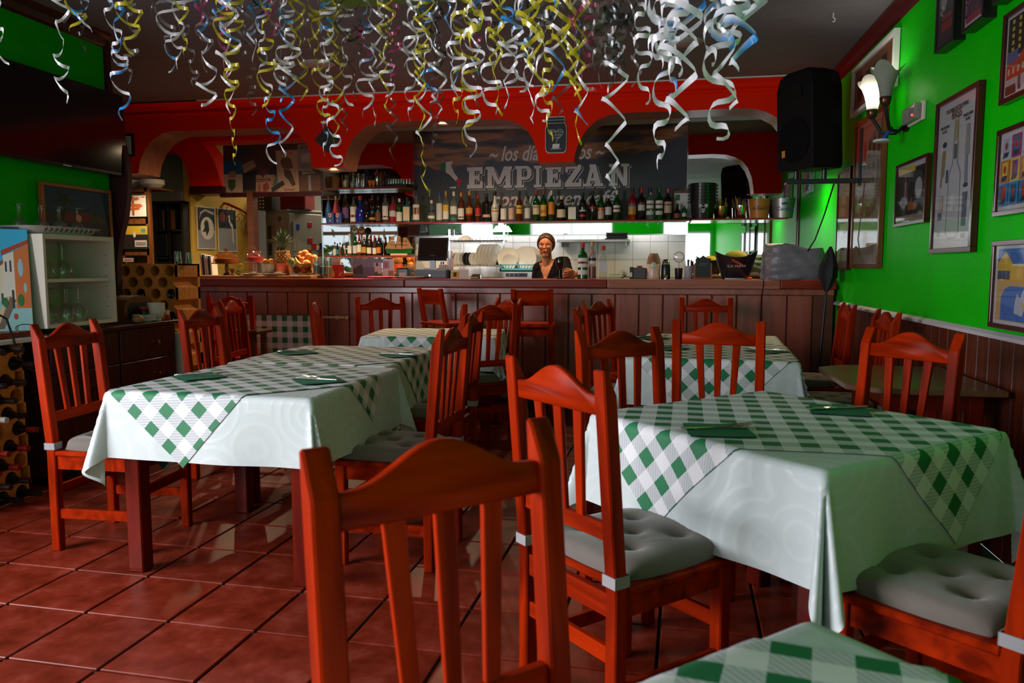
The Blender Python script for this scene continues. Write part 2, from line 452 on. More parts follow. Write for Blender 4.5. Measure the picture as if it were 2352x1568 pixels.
# second, deeper arch on the left, and the pier it comes down on
YA = 8.72
low2 = [(330,500),(380,360),(397,345),(410,357),(424,378),(433,402),(437,428),(506,427),(500,395),(488,366),(470,345),(440,330)]
q = prof([(394,346),(411,357),(424,378),(433,402),(437,428),(506,427),(501,398),(492,370),(478,345),(462,325)], YA)
q = [(-7.1, q[0][1]+.05)] + q + [(at(740, 330, y=YA).x, q[-1][1]), (at(740, 330, y=YA).x, ZC), (-7.1, ZC)]
struct('beam_inner', MB().prism(q, YA, YA+.3, 'y'), m_orange, smooth=30)
pa, pb = at(437, 430, y=YA), at(513, 445, y=YA)
struct('lintel', MB().bb((pa.x, YA-.02, pb.z), (pb.x, YA+.28, pa.z)), m_maroon, label='dark wooden lintel block under the inner orange arch')
# brown pilaster between yellow wall and kitchen opening, wood header under the posters
pa, pb = at(566, 440, y=YA), at(586, 640, y=YA)
struct('pillar', MB().bb((pa.x, YA, 0), (pb.x, YA+.12, pa.z)), m_brown, label='brown pilaster beside the yellow wall')
# maroon end of the left wall: board with bulging edge
ed = [(.02, .9), (.025, 1.30), (.055, 1.47), (.105, 1.62), (.135, 1.78), (.145, 1.92), (.13, 2.08), (.095, 2.24), (.05, 2.38), (.02, 2.55), (.01, 2.90), (-.15, 2.90), (-.15, .9)]
struct('pilaster', MB().prism([(XL+a, z) for a, z in ed], 5.19, 5.24, 'y'), mat('maroon_paint', (.055, .003, .012), .5), smooth=40, label='maroon board with a bulging edge closing the green wall')

# ================================================================ THE BAR
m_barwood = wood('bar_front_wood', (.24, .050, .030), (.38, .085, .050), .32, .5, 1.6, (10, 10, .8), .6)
m_bartop = wood('bar_top_wood', (.17, .014, .004), (.28, .026, .008), .34, .15, 1.6, (.8, 10, 10))
XB0, XB1 = -4.95, 1.47
bar = thing('bar_counter', 'long dark red wooden bar counter fronted with vertical boards', 'bar counter', ((XB0+XB1)/2, 7.0, 0))
ox, oy = (XB0+XB1)/2, 7.0
def bp(name, mb, m, **kw):
    o = mb.build(name, m, bar, **kw); o.location = (-ox, -oy, 0); return o
bp('carcass', MB().bb((XB0, 7.03, 0), (XB1, 7.55, 1.085)), m_brown)
x = XB0; k = 0
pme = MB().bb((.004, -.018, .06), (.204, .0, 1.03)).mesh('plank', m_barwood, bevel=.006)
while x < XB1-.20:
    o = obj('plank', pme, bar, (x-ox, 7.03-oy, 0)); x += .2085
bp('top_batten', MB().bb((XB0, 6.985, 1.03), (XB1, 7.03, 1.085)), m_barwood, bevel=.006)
bp('plinth', MB().bb((XB0, 6.99, 0), (XB1, 7.03, .07)), m_black)
xs = [XB0, -2.28, -.43, 1.02, XB1]
m_worn = wood('bar_top_worn', (.30, .085, .05), (.42, .15, .10), .4, .2, 1.6, (.8, 10, 10))
for a, b in zip(xs[:-1], xs[1:]):
    bp('top_board', MB().bb((a+.0008, 6.90, 1.085), (b-.0008, 7.60, 1.160)), m_worn if a > -.7 and b < XB1 else m_bartop, bevel=.010, seg=2)

# ================================================================ CHAIRS
m_chair = wood('chair_wood', (.13, .006, .0003), (.40, .022, .0006), .34, .0, 1.5, (10, 10, 1.2), .05)
m_chairx = wood('chair_wood_cross', (.13, .006, .0003), (.40, .022, .0006), .34, .0, 1.5, (1.2, 10, 10), .05)
def lean(z): return -(max(z, .45)-.45)*.085
CW = .1925
def post_mb(s):
    # side profile (y, z): rear leg, raked back, slanted cut at the front of the top
    pr = [(-.018, 0), (.022, 0), (.024, .44), (.022+lean(.955), .955), (-.006+lean(1.02), 1.02), (-.020+lean(1.02), 1.02), (-.018, .44)]
    return MB().prism(pr, s*CW-.021, s*CW+.021, 'x')
def rail_mb():
    n = 18; top = []
    for i in range(n+1):
        t = -1 + 2*i/n; a = abs(t)
        h = .955 + .057*(.5+.5*math.cos(PI*min(1, a/.86)))**.9
        top.append((t*(CW-.019), h))
    pl = [(-(CW-.019), .903)] + top + [((CW-.019), .903)]
    mb = MB().prism(pl, -.011, .011, 'y')
    mb.v = [(x, y+lean(z), z) for x, y, z in mb.v]
    return mb
def slat_mb(k):
    mb = MB(); x0, x1 = k*.068, k*.086
    p = []
    for z, xc, w in ((.585, x0, .026), (.915, x1, .036)):
        y = lean(z)
        p += [(xc-w/2, y-.007, z), (xc+w/2, y-.007, z), (xc+w/2, y+.007, z), (xc-w/2, y+.007, z)]
    return mb.hexa(p)
def bar_mb(p0, p1, w, h):
    p0, p1 = Vector(p0), Vector(p1); d = (p1-p0).normalized(); s = d.cross(Vector((0, 0, 1))).normalized()*w/2; u = Vector((0, 0, h/2))
    return MB().hexa([p0-s-u, p0+s-u, p1+s-u, p1-s-u, p0-s+u, p0+s+u, p1+s+u, p1-s+u])
def make_chair():
    t = thing('dining_chair', '', 'chair', (0, 0, 0))
    for s in (-1, 1): post_mb(s).build('back_post', m_chair, t, bevel=.004)
    rail_mb().build('top_rail', m_chairx, t, smooth=50, bevel=.003)
    for k in (-1, 0, 1): slat_mb(k).build('slat', m_chair, t, bevel=.002)
    bar_mb((-CW+.02, lean(.60), .60), (CW-.02, lean(.60), .60), .022, .045).build('lower_rail', m_chairx, t, bevel=.003)
    MB().prism([(-.215, .022), (.215, .022), (.225, .405), (.20, .425), (-.20, .425), (-.225, .405)], .435, .457, 'z').build('seat', m_chairx, t, bevel=.005)
    for s in (-1, 1): MB().hexa([(s*.197-.019, .375, 0), (s*.197+.019, .375, 0), (s*.197+.019, .413, 0), (s*.197-.019, .413, 0), (s*.197-.022, .370, .436), (s*.197+.022, .370, .436), (s*.197+.022, .415, .436), (s*.197-.022, .415, .436)]).build('front_leg', m_chair, t, bevel=.004)
    bar_mb((-CW, .0, .405), (CW, .0, .405), .020, .062).build('apron', m_chairx, t)
    bar_mb((-CW, .392, .405), (CW, .392, .405), .020, .062).build('apron', m_chairx, t)
    for s in (-1, 1):
        bar_mb((s*CW, .0, .405), (s*.197, .392, .405), .020, .062).build('apron', m_chairx, t)
        bar_mb((s*CW, .0, .17), (s*.197, .392, .17), .018, .045).build('stretcher', m_chairx, t, bevel=.002)
    bar_mb((-CW, .0, .27), (CW, .0, .27), .018, .045).build('stretcher', m_chairx, t, bevel=.002)
    bar_mb((-.197, .392, .27), (.197, .392, .27), .018, .045).build('stretcher', m_chairx, t, bevel=.002)
    return t
m_cush = mat('cushion_cotton', (.145, .118, .100), .85, bump=(420, .25, .002), sheen=.3)
m_strap = mat('grey_strap', (.30, .285, .30), .8)
def cushion_me():
    n = 34; mb = MB(); hx, hy = .205, .20
    tufts = [(-.09, -.09), (.09, -.09), (-.09, .09), (.09, .09), (0, 0)]
    def top(x, y):
        e = max(abs(x)/hx, abs(y)/hy); rr = 1-min(1, ((abs(x)/hx)**5+(abs(y)/hy)**5))
        h = .054*max(rr, 0)**.28
        for a, b in tufts:
            d = math.hypot(x-a, y-b); h -= .022*math.exp(-(d/.028)**2)*(1 if h > .02 else 0) + .007*math.exp(-(d/.06)**2)
        # creases running from tuft to tuft and to the border
        for a, b in tufts[:4]:
            q = abs(math.sin(6*math.atan2(y-b, x-a)+a*30)); d = math.hypot(x-a, y-b)
            h -= .004*(1-q)**3*math.exp(-(d/.07)**2)
        return max(h, 0)+.006
    for j in range(n+1):
        for i in range(n+1):
            u, v = -1+2*i/n, -1+2*j/n
            k = 1-.10*(u*u*v*v)**1.0
            x, y = u*hx*k, v*hy*k
            mb.v.append((x, y, top(x, y)))
    for j in range(n):
        for i in range(n):
            a = j*(n+1)+i; mb.f.append((a, a+1, a+n+2, a+n+1)); mb.m.append(0)
    o = len(mb.v)
    border = [i for i in range(n+1)] + [j*(n+1)+n for j in range(1, n+1)] + [n*(n+1)+i for i in range(n-1, -1, -1)] + [j*(n+1) for j in range(n-1, 0, -1)]
    for i in border:
        x, y, z = mb.v[i]; mb.v.append((x*.985, y*.985, 0))
    L = len(border)
    for k in range(L):
        mb.f.append((border[k], border[(k+1) % L], o+(k+1) % L, o+k)); mb.m.append(0)
    mb.f.append(tuple(o+k for k in range(L))); mb.m.append(0)
    return mb.mesh('pad', m_cush, smooth=60)
cush_me = cushion_me()
strap_me = {}
for s in (-1, 1):
    mb = MB()
    for c, d in (((s*CW, -.0235, .478), (.050, .003, .030)), ((s*CW, .0265, .478), (.050, .003, .030)), ((s*CW-.0235, .0015, .478), (.003, .053, .030)), ((s*CW+.0235, .0015, .478), (.003, .053, .030))): mb.box(c, d)
    strap_me[s] = mb.mesh('strap', m_strap)
chair0 = make_chair(); _first = [True]
def chair(x, y, phi, label, group, cushion=None):
    rz = R(phi-90)
    if _first[0]:
        c = chair0; _first[0] = False
        c.location = (x, y, 0); c.rotation_euler = (0, 0, rz); tag(c, label, group=group)
    else: c = dup(chair0, (x, y, 0), rz, label, group)
    if cushion:
        k = thing('seat_cushion', cushion, 'cushion', (x, y, 0), rz, 'grey tufted cushions on the chairs')
        obj('pad', cush_me, k, (0, .232, .458)); obj('strap', strap_me[-1], k); obj('strap', strap_me[1], k)
    return c
G = 'dining chairs round the tables'
chair(-2.645, 3.20, 2, 'red wooden chair beside the drawer chest, at the head side of the long table', G, 'pale grey cushion on the chair beside the drawer chest')
chair(-2.72, 4.40, 0, 'red wooden chair second along the long table, in front of the pierced wine rack', G)
chair(-3.20, 5.60, 8, 'dark wooden chair behind the long table, next to the gingham cloth on the bar', G)
chair(-.905, 3.26, 177, 'red wooden chair at the aisle side of the long table, nearest its front end', G, 'beige cushion half under the long table cloth')
chair(-1.05, 4.22, 179, 'red wooden chair at the aisle side of the long table, second from its front end', G, 'beige cushion on the second aisle chair of the long table')
chair(-1.16, 5.31, 128, 'wooden chair with its back to us at the small table before the bar', G, 'beige cushion on the chair turned away at the small table')
chair(-1.23, 6.24, -141, 'wooden chair between the small table and the square-backed bar stool', G)
chair(-2.43, 5.42, 18, 'dark wooden chair standing before the hanging gingham cloth', G)
chair(-2.31, 6.37, -60, 'dark wooden chair pushed against the bar behind the small table', G)
chair(-3.72, 6.42, 95, 'wooden chair turned to the bar, between the clay wine rack and the gingham cloth', G)
chair(-.285, 1.095, -45, 'large blurred wooden chair in front of everything, turned towards us', G)
chair(-.226, 2.078, 45, 'bright orange-red chair with its back to us at the square table', G, 'plump grey tufted cushion on the bright orange-red chair')
chair(-.115, 3.18, -50, 'dark brown chair at the far corner of the square table, by the aisle', G)
chair(.965, 3.325, -141, 'bright red chair at the square table, in front of the boarded dado', G)
chair(.90, 1.915, 137, 'chair cut off by the picture edge at the square table, only its seat showing', G, 'dark shaded tufted cushion beside the hanging tablecloth corner')
chair(.295, 3.845, 80, 'red chair with its back to us at the rectangular table before the bar', G)
chair(.395, 6.56, -93, 'chair facing us at the head of the rectangular table, against the bar', G)
chair(-.44, 4.95, 2, 'dark chair seen edge-on beside the rectangular table', G, 'pale cushion on the edge-on chair beside the rectangular table')
chair(-.40, 6.02, -25, 'dark chair at the aisle side of the rectangular table, closest to the bar', G)
chair(1.25, 5.75, 178, 'chair against the green wall, in the corner by the closed umbrella', G, 'olive cushion on the corner chair by the umbrella')
chair(1.265, 4.86, 181, 'chair against the green wall, beside the bare wooden table', G, 'olive cushion on the chair beside the bare wooden table')

# ---- bar stools with square backs
def make_stool():
    t = thing('bar_stool', '', 'bar stool', (0, 0, 0))
    m = m_chair
    for s in (-1, 1):
        MB().prism([(-.02, 0), (.02, 0), (.02, .78), (-.045, 1.09), (-.075, 1.09), (-.02, .78)], s*.155-.02, s*.155+.02, 'x').build('back_post', m, t, bevel=.004)
        MB().bb((s*.155-.02, .28, 0), (s*.155+.02, .32, .77)).build('front_leg', m, t, bevel=.004)
        bar_mb((s*.155, 0, .25), (s*.155, .3, .25), .02, .04).build('stretcher', m, t)
    mb = MB().bb((-.137, -.010, .95), (.137, .010, 1.08)); mb.v = [(x, y-(z-.78)*.16, z) for x, y, z in mb.v]
    mb.build('back_board', m_chairx, t, bevel=.003)
    MB().bb((-.185, -.03, .77), (.185, .345, .80)).build('seat', m_chairx, t, bevel=.006)
    bar_mb((-.155, .3, .72), (.155, .3, .72), .02, .06).build('apron', m_chairx, t)
    bar_mb((-.155, 0, .72), (.155, 0, .72), .02, .06).build('apron', m_chairx, t)
    bar_mb((-.155, .3, .32), (.155, .3, .32), .02, .045).build('footrest', m_chairx, t)
    bar_mb((-.155, 0, .18), (.155, 0, .18), .02, .045).build('stretcher', m_chairx, t)
    return t
st = make_stool(); a = at(962, 740, z=.80)
st.location = (-1.87, 6.50, 0); st.rotation_euler = (0, 0, R(-38)); tag(st, 'dark square-backed bar stool turned sideways behind the small table', group='bar stools')
dup(st, (-1.02, 6.45, 0), R(6), 'dark square-backed bar stool facing the bar below the woman', 'bar stools')

# ================================================================ TABLES AND CLOTHS
def damask():
    m, nt, p = newmat('mint_damask')
    uv = nt.nodes.new('ShaderNodeUVMap')
    v = nt.nodes.new('ShaderNodeTexVoronoi'); v.inputs['Scale'].default_value = 4.6; v.inputs['Randomness'].default_value = .9
    nt.links.new(uv.outputs[0], v.inputs['Vector'])
    wv = nt.nodes.new('ShaderNodeMath'); wv.operation = 'MULTIPLY'; wv.inputs[1].default_value = 34
    nt.links.new(v.outputs['Distance'], wv.inputs[0])
    sn = nt.nodes.new('ShaderNodeMath'); sn.operation = 'SINE'; nt.links.new(wv.outputs[0], sn.inputs[0])
    n = nt.nodes.new('ShaderNodeTexNoise'); n.inputs['Scale'].default_value = 38; n.inputs['Detail'].default_value = 3
    nt.links.new(uv.outputs[0], n.inputs['Vector'])
    mu = nt.nodes.new('ShaderNodeMath'); mu.operation = 'MULTIPLY'; nt.links.new(sn.outputs[0], mu.inputs[0]); nt.links.new(n.outputs[0], mu.inputs[1])
    r = nt.nodes.new('ShaderNodeValToRGB'); r.color_ramp.elements[0].position = .22; r.color_ramp.elements[1].position = .40
    r.color_ramp.elements[0].color = (.54, .595, .60, 1); r.color_ramp.elements[1].color = (.575, .625, .63, 1)
    nt.links.new(mu.outputs[0], r.inputs[0]); nt.links.new(r.outputs[0], p.inputs['Base Color'])
    rg = nt.nodes.new('ShaderNodeMapRange'); rg.inputs['From Min'].default_value = .2; rg.inputs['From Max'].default_value = .42; rg.inputs['To Min'].default_value = .62; rg.inputs['To Max'].default_value = .42
    nt.links.new(mu.outputs[0], rg.inputs[0]); nt.links.new(rg.outputs[0], p.inputs['Roughness'])
    b = nt.nodes.new('ShaderNodeBump'); b.inputs['Strength'].default_value = .15; b.inputs['Distance'].default_value = .002
    nt.links.new(mu.outputs[0], b.inputs['Height']); nt.links.new(b.outputs[0], p.inputs['Normal'])
    return m
def gingham():
    """woven check: green where both stripes cross, grey where one runs, white elsewhere; UV in units of one cell"""
    m, nt, p = newmat('green_gingham')
    uv = nt.nodes.new('ShaderNodeUVMap'); sp = nt.nodes.new('ShaderNodeSeparateXYZ'); nt.links.new(uv.outputs[0], sp.inputs[0])
    st = []
    for k in (0, 1):
        h = nt.nodes.new('ShaderNodeMath'); h.operation = 'MULTIPLY'; h.inputs[1].default_value = .5; nt.links.new(sp.outputs[k], h.inputs[0])
        f = nt.nodes.new('ShaderNodeMath'); f.operation = 'FRACT'; nt.links.new(h.outputs[0], f.inputs[0])
        g = nt.nodes.new('ShaderNodeMath'); g.operation = 'GREATER_THAN'; g.inputs[1].default_value = .5; nt.links.new(f.outputs[0], g.inputs[0]); st.append(g)
    # fine weave hatching inside the grey squares
    sm = nt.nodes.new('ShaderNodeMath'); sm.operation = 'ADD'; nt.links.new(sp.outputs[0], sm.inputs[0]); nt.links.new(sp.outputs[1], sm.inputs[1])
    fr = nt.nodes.new('ShaderNodeMath'); fr.operation = 'MULTIPLY'; fr.inputs[1].default_value = 22; nt.links.new(sm.outputs[0], fr.inputs[0])
    si = nt.nodes.new('ShaderNodeMath'); si.operation = 'SINE'; nt.links.new(fr.outputs[0], si.inputs[0])
    gr = nt.nodes.new('ShaderNodeMix'); gr.data_type = 'RGBA'
    mr = nt.nodes.new('ShaderNodeMapRange'); mr.inputs['From Min'].default_value = -1; nt.links.new(si.outputs[0], mr.inputs[0]); nt.links.new(mr.outputs[0], gr.inputs[0])
    gr.inputs[6].default_value = (.40, .42, .44, 1); gr.inputs[7].default_value = (.58, .60, .62, 1)
    ad = nt.nodes.new('ShaderNodeMath'); ad.operation = 'ADD'; nt.links.new(st[0].outputs[0], ad.inputs[0]); nt.links.new(st[1].outputs[0], ad.inputs[1])
    g1 = nt.nodes.new('ShaderNodeMath'); g1.operation = 'GREATER_THAN'; g1.inputs[1].default_value = .5; nt.links.new(ad.outputs[0], g1.inputs[0])
    g2 = nt.nodes.new('ShaderNodeMath'); g2.operation = 'GREATER_THAN'; g2.inputs[1].default_value = 1.5; nt.links.new(ad.outputs[0], g2.inputs[0])
    m1 = nt.nodes.new('ShaderNodeMix'); m1.data_type = 'RGBA'; nt.links.new(g1.outputs[0], m1.inputs[0]); m1.inputs[6].default_value = (.74, .72, .75, 1); nt.links.new(gr.outputs[2], m1.inputs[7])
    m2 = nt.nodes.new('ShaderNodeMix'); m2.data_type = 'RGBA'; nt.links.new(g2.outputs[0], m2.inputs[0]); nt.links.new(m1.outputs[2], m2.inputs[6]); m2.inputs[7].default_value = (.006, .155, .055, 1)
    nt.links.new(m2.outputs[2], p.inputs['Base Color']); p.inputs['Roughness'].default_value = .62
    return m
m_damask = damask(); m_ging = gingham()
TZ = .765
def drape_fn(a, b, seed, flare=.05, amp=.5):
    rnd = random.Random(seed); ph = [rnd.uniform(0, 6.28) for _ in range(12)]
    r = .014; L = r*PI/2
    def edge(s, t, side):
        # s: length beyond the edge, t: place along it
        if s < L:
            th = s/r; return r*math.sin(th), r*(1-math.cos(th))
        d = s-L
        wv = (math.sin(t*9+ph[side*3])+.6*math.sin(t*17+ph[side*3+1]))*.035*amp
        out = r + d*(flare+.03*amp+wv*1.6); return out, r+d*.985
    def f(x, y):
        dx, dy = max(abs(x)-a, 0), max(abs(y)-b, 0); sx, sy = (1 if x > 0 else -1), (1 if y > 0 else -1)
        if dx == 0 and dy == 0:
            return x, y, .0012*math.sin(x*11+ph[0])*math.sin(y*9+ph[1])
        if dy == 0:
            o, z = edge(dx, y, 0 if sx > 0 else 1); return sx*(a+o), y, -z
        if dx == 0:
            o, z = edge(dy, x, 2 if sy > 0 else 3); return x, sy*(b+o), -z
        s = math.hypot(dx, dy); t = math.atan2(dy, dx)
        ox, z0 = edge(s, sy*b, 0 if sx > 0 else 1); oy, _ = edge(s, sx*a, 2 if sy > 0 else 3)
        k = math.sin(t)**2; o = ox*(1-k)+oy*k
        d = max(s-L, 0)
        o += d*(.36*math.sin(2*t)**2*(1-1.05*math.exp(-((t-PI/4)/.17)**2)))
        return sx*(a+o*math.cos(t)), sy*(b+o*math.sin(t)), -z0
    return f
def cloth(name, label, cat, m, fn, size, cen, rot, crot, off, lift, n, cell=1.0, group=None):
    """cloth of half-size `size`, turned by crot on the table and draped by fn"""
    mb = MB(); c, s = math.cos(crot), math.sin(crot)
    for j in range(n+1):
        for i in range(n+1):
            u, v = size[0]*(-1+2*i/n), size[1]*(-1+2*j/n)
            x, y = u*c-v*s+off[0], u*s+v*c+off[1]
            X, Y, Z = fn(x, y); e = 1e-3
            if lift:
                p = Vector((X, Y, Z)); q = Vector(fn(x+e, y))-p; w_ = Vector(fn(x, y+e))-p
                nn = q.cross(w_)
                if nn.length > 1e-9: p += nn.normalized()*lift
                X, Y, Z = p
            mb.v.append((X, Y, Z+TZ)); mb.uv.append((u/cell+100, v/cell+100))
    for j in range(n):
        for i in range(n):
            a = j*(n+1)+i; mb.f.append((a, a+1, a+n+2, a+n+1)); mb.m.append(0)
    me = mb.mesh(name, m, smooth=80)
    o = obj(name, me, None, (cen[0], cen[1], 0), rot); tag(o, label, cat, group)
    return o
m_tab = wood('table_wood', (.075, .004, .001), (.16, .009, .002), .30, .15, 1.5, (10, 10, 1.2), .12)
def table(x, y, rot, a, b, label):
    t = thing('dining_table', label, 'table', (x, y, 0), rot, 'wooden dining tables under cloths')
    MB().bb((-a, -b, .735), (a, b, .762)).build('table_top', m_tab, t, bevel=.004)
    for sx in (-1, 1):
        for sy in (-1, 1):
            MB().bb((sx*(a-.07)-.035, sy*(b-.06)-.035, 0), (sx*(a-.07)+.035, sy*(b-.06)+.035, .735)).build('leg', m_tab, t, bevel=.005)
    for s in (-1, 1):
        MB().bb((-a+.105, s*(b-.06)-.012, .645), (a-.105, s*(b-.06)+.012, .735)).build('apron', m_tab, t)
        MB().bb((s*(a-.07)-.012, -b+.095, .645), (s*(a-.07)+.012, b-.095, .735)).build('apron', m_tab, t)
    return t
GT, GO = 'mint damask tablecloths', 'green gingham overlay cloths'
def laid_table(x, y, rot, a, b, seed, names, hang=(.30, .30), ov=(.52, .52), crot=45, off=(0, 0), n=96, amp=.5):
    table(x, y, rot, a, b, names[0])
    fn = drape_fn(a, b, seed, amp=amp)
    cloth('tablecloth', names[1], 'tablecloth', m_damask, fn, (a+hang[0], b+hang[1]), (x, y), rot, 0, (0, 0), 0.003, n, 1.0, GT)
    if ov: cloth('gingham_overlay', names[2], 'tablecloth', m_ging, fn, ov, (x, y), rot, R(crot), off, 0.0065, n, .0515, GO)
laid_table(-1.735, 3.262, R(-1.5), .445, .465, 3, ['front table of the long pair', 'mint white cloth on the front half of the long table', 'green gingham square with a corner hanging over the front of the long table'], (.29, .28), (.56, .54), 49, (-.13, .01))
laid_table(-1.775, 4.225, R(-1.0), .435, .455, 5, ['rear table of the long pair', 'mint white cloth on the rear half of the long table', 'green gingham square on the rear half of the long table'], (.27, .27), (.53, .53), 45, (.01, .02))
laid_table(.424, 2.645, R(43), .435, .455, 11, ['square table by the green wall', 'mint white cloth with deep corner folds on the square table', 'green gingham square with hanging corners on the square table'], (.31, .31), (.62, .62), 45, (.12, .13), amp=.9)
laid_table(.345, 5.18, R(-4), .455, .82, 17, ['rectangular table before the bar', 'mint white cloth on the rectangular table before the bar', 'green gingham square hanging at the front of the rectangular table'], (.27, .27), (.62, .62), 45, (0, -.36), n=96)
laid_table(-1.66, 5.80, R(6), .48, .38, 23, ['small table before the bar', 'mint white cloth on the small table before the bar', 'green gingham square on the small table before the bar'], (.25, .25), (.50, .50), 42, (-.02, -.0))
laid_table(.215, .535, R(44), .425, .425, 29, ['table right in front of us', 'mint white cloth on the blurred table in front of us', 'green gingham square on the blurred table in front of us'], (.28, .28), (.50, .50), -55, (0, .0), n=80)

# ---- bare wooden table by the wall
t = thing('side_table', 'bare wooden table by the boarded dado, behind the red chair', 'table', (1.165, 3.98, 0), R(0))
m_bare = wood('bare_table_wood', (.10, .045, .018), (.17, .075, .03), .3, .5, 1.6, (10, 1, 10))
MB().prism([(-.20, -.42), (-.33, -.30), (-.33, .30), (-.20, .42), (.29, .42), (.29, -.42)], .725, .752, 'z').build('table_top', m_bare, t, bevel=.004)
for sx in (-.13, .21):
    for sy in (-.28, .28): MB().bb((sx-.03, sy-.03, 0), (sx+.03, sy+.03, .725)).build('leg', m_tab, t, bevel=.004)
for sy in (-.28, .28): MB().bb((-.10, sy-.012, .64), (.18, sy+.012, .725)).build('apron', m_tab, t)
for sx in (-.13, .21): MB().bb((sx-.012, -.25, .64), (sx+.012, .25, .725)).build('apron', m_tab, t)

# ---- napkins, forks and knives
m_nap = mat('green_paper_napkin', (.003, .13, .062), .8, bump=(260, .15, .001))
m_steel = mat('cutlery_steel', (.72, .69, .67), .16, 1.0)
def napkin_mb(h):
    n = 8; mb = MB()
    for lay, zt in ((0, 0.0), (1, .003)):
        for j in range(n+1):
            for i in range(n+1):
                u, v = -1+2*i/n, -1+2*j/n
                z = zt + .0016*math.sin(3*u+lay)*math.cos(2*v) + (.004*max(0, u+v-1.1) if lay else 0)
                mb.v.append((u*h, v*h, z+.0016))
    N = (n+1)**2
    for lay in (0, 1):
        for j in range(n):
            for i in range(n):
                a = lay*N+j*(n+1)+i; mb.f.append((a, a+1, a+n+2, a+n+1)); mb.m.append(0)
    return mb
nap_me = napkin_mb(.095).mesh('napkin', m_nap, smooth=60)
def fork_mb():
    mb = MB()
    pts = [(-.095, .006, .004), (-.05, .0055, .003), (0, .004, .002), (.03, .0032, .006), (.05, .004, .009), (.062, .012, .006), (.072, .0125, .004)]
    for (x0, w0, z0), (x1, w1, z1) in zip(pts[:-1], pts[1:]):
        mb.hexa([(x0, -w0, z0), (x0, w0, z0), (x1, w1, z1), (x1, -w1, z1), (x0, -w0, z0+.002), (x0, w0, z0+.002), (x1, w1, z1+.002), (x1, -w1, z1+.002)])
    for k in range(4):
        y = -.0105+k*.007
        mb.hexa([(.072, y-.0018, .004), (.072, y+.0018, .004), (.112, y+.0012, .010), (.112, y-.0012, .010), (.072, y-.0018, .006), (.072, y+.0018, .006), (.112, y+.0012, .0115), (.112, y-.0012, .0115)])
    return mb
def knife_mb():
    mb = MB()
    mb.tube([(-.105, 0, .004), (-.09, 0, .005), (-.01, 0, .004), (.0, 0, .004)], [.004, .0065, .005, .004], 8)
    mb.prism([(0, -.005), (.10, -.0075), (.112, -.002), (.112, .004), (.0, .005)], .003, .005, 'z')
    return mb
fork_me = fork_mb().mesh('fork', m_steel, smooth=50); knife_me = knife_mb().mesh('knife', m_steel, smooth=50)
def place(px, py, rot, where, fa, ka, big=True):
    p = at(px, py, z=TZ+.012)
    o = obj('napkin', nap_me, None, (p.x, p.y, TZ+.008), R(rot)); tag(o, 'dark green folded paper napkin ' + where, 'napkin', 'green napkins on the tables')
    f = obj('fork', fork_me, None, (p.x+.012, p.y-.005, TZ+.0185), R(fa)); tag(f, 'steel fork lying on the napkin ' + where, 'fork', 'forks on the napkins')
    f.rotation_euler.x = R(4)
    k = obj('knife', knife_me, None, (p.x-.012, p.y+.008, TZ+.0135), R(ka)); tag(k, 'steel knife lying on the napkin ' + where, 'knife', 'knives on the napkins')
place(458, 864, 52, 'at the front of the long table, chest side', 30, 12)
place(733, 873, 40, 'at the front of the long table, aisle side', 158, 168)
place(683, 809, 48, 'at the rear of the long table, wine rack side', 30, 10)
place(920, 815, 42, 'at the rear of the long table, aisle side', 160, 172)
place(1650, 987, 6, 'on the square table nearest us', 30, 18)
place(1928, 941, -8, 'on the square table towards the green wall', 205, 25)
place(1535, 799, 40, 'on the rectangular table towards the aisle', 20, 8)
place(1762, 806, 40, 'on the rectangular table towards the green wall', 160, 172)
place(1500, 775, 40, 'at the bar end of the rectangular table', 30, 10)

# ================================================================ BACK BAR
ZB = 1.160                                             # bar top
m_mirror = mat('mirror_glass', (.82, .84, .82), .02, 1.0)
m_chrome = mat('chrome', (.75, .75, .76), .12, 1.0)
m_darkmetal = mat('dark_metal', (.03, .03, .035), .35, .6)
m_porc = mat('porcelain', (.74, .73, .71), .2)
m_glass = glass('clear_glass', (.93, .95, .95), gain=2.2, ex=1.7)
def hz(px, py, Y): return at(px, py, y=Y).z
# mirrors either side of the mural
for x0, x1, lab in ((X_ML0, X_MU0, 'mirror panel behind the bottles left of the mural'), (X_MU1, X_MR1, 'mirror panel behind the bucket shelf')):
    t = thing('wall_mirror', lab, 'mirror', ((x0+x1)/2, YB-.01, 1.0))
    MB().bb((-(x1-x0)/2, -.006, .10), ((x1-x0)/2, .006, 1.86)).build('mirror_glass', m_mirror, t)
    MB().bb((-(x1-x0)/2-.012, -.012, .08), (-(x1-x0)/2, .008, 1.86)).bb(((x1-x0)/2, -.012, .08), ((x1-x0)/2+.012, .008, 1.86)).build('frame', m_chrome, t)
# wooden post between mirror and green wall
struct('pillar_right', MB().bb((X_MR1+.02, YB-.10, 0), (X_MR1+.10, YB-.0, 2.9)), m_maroon, label='dark wooden post beside the bucket shelf')

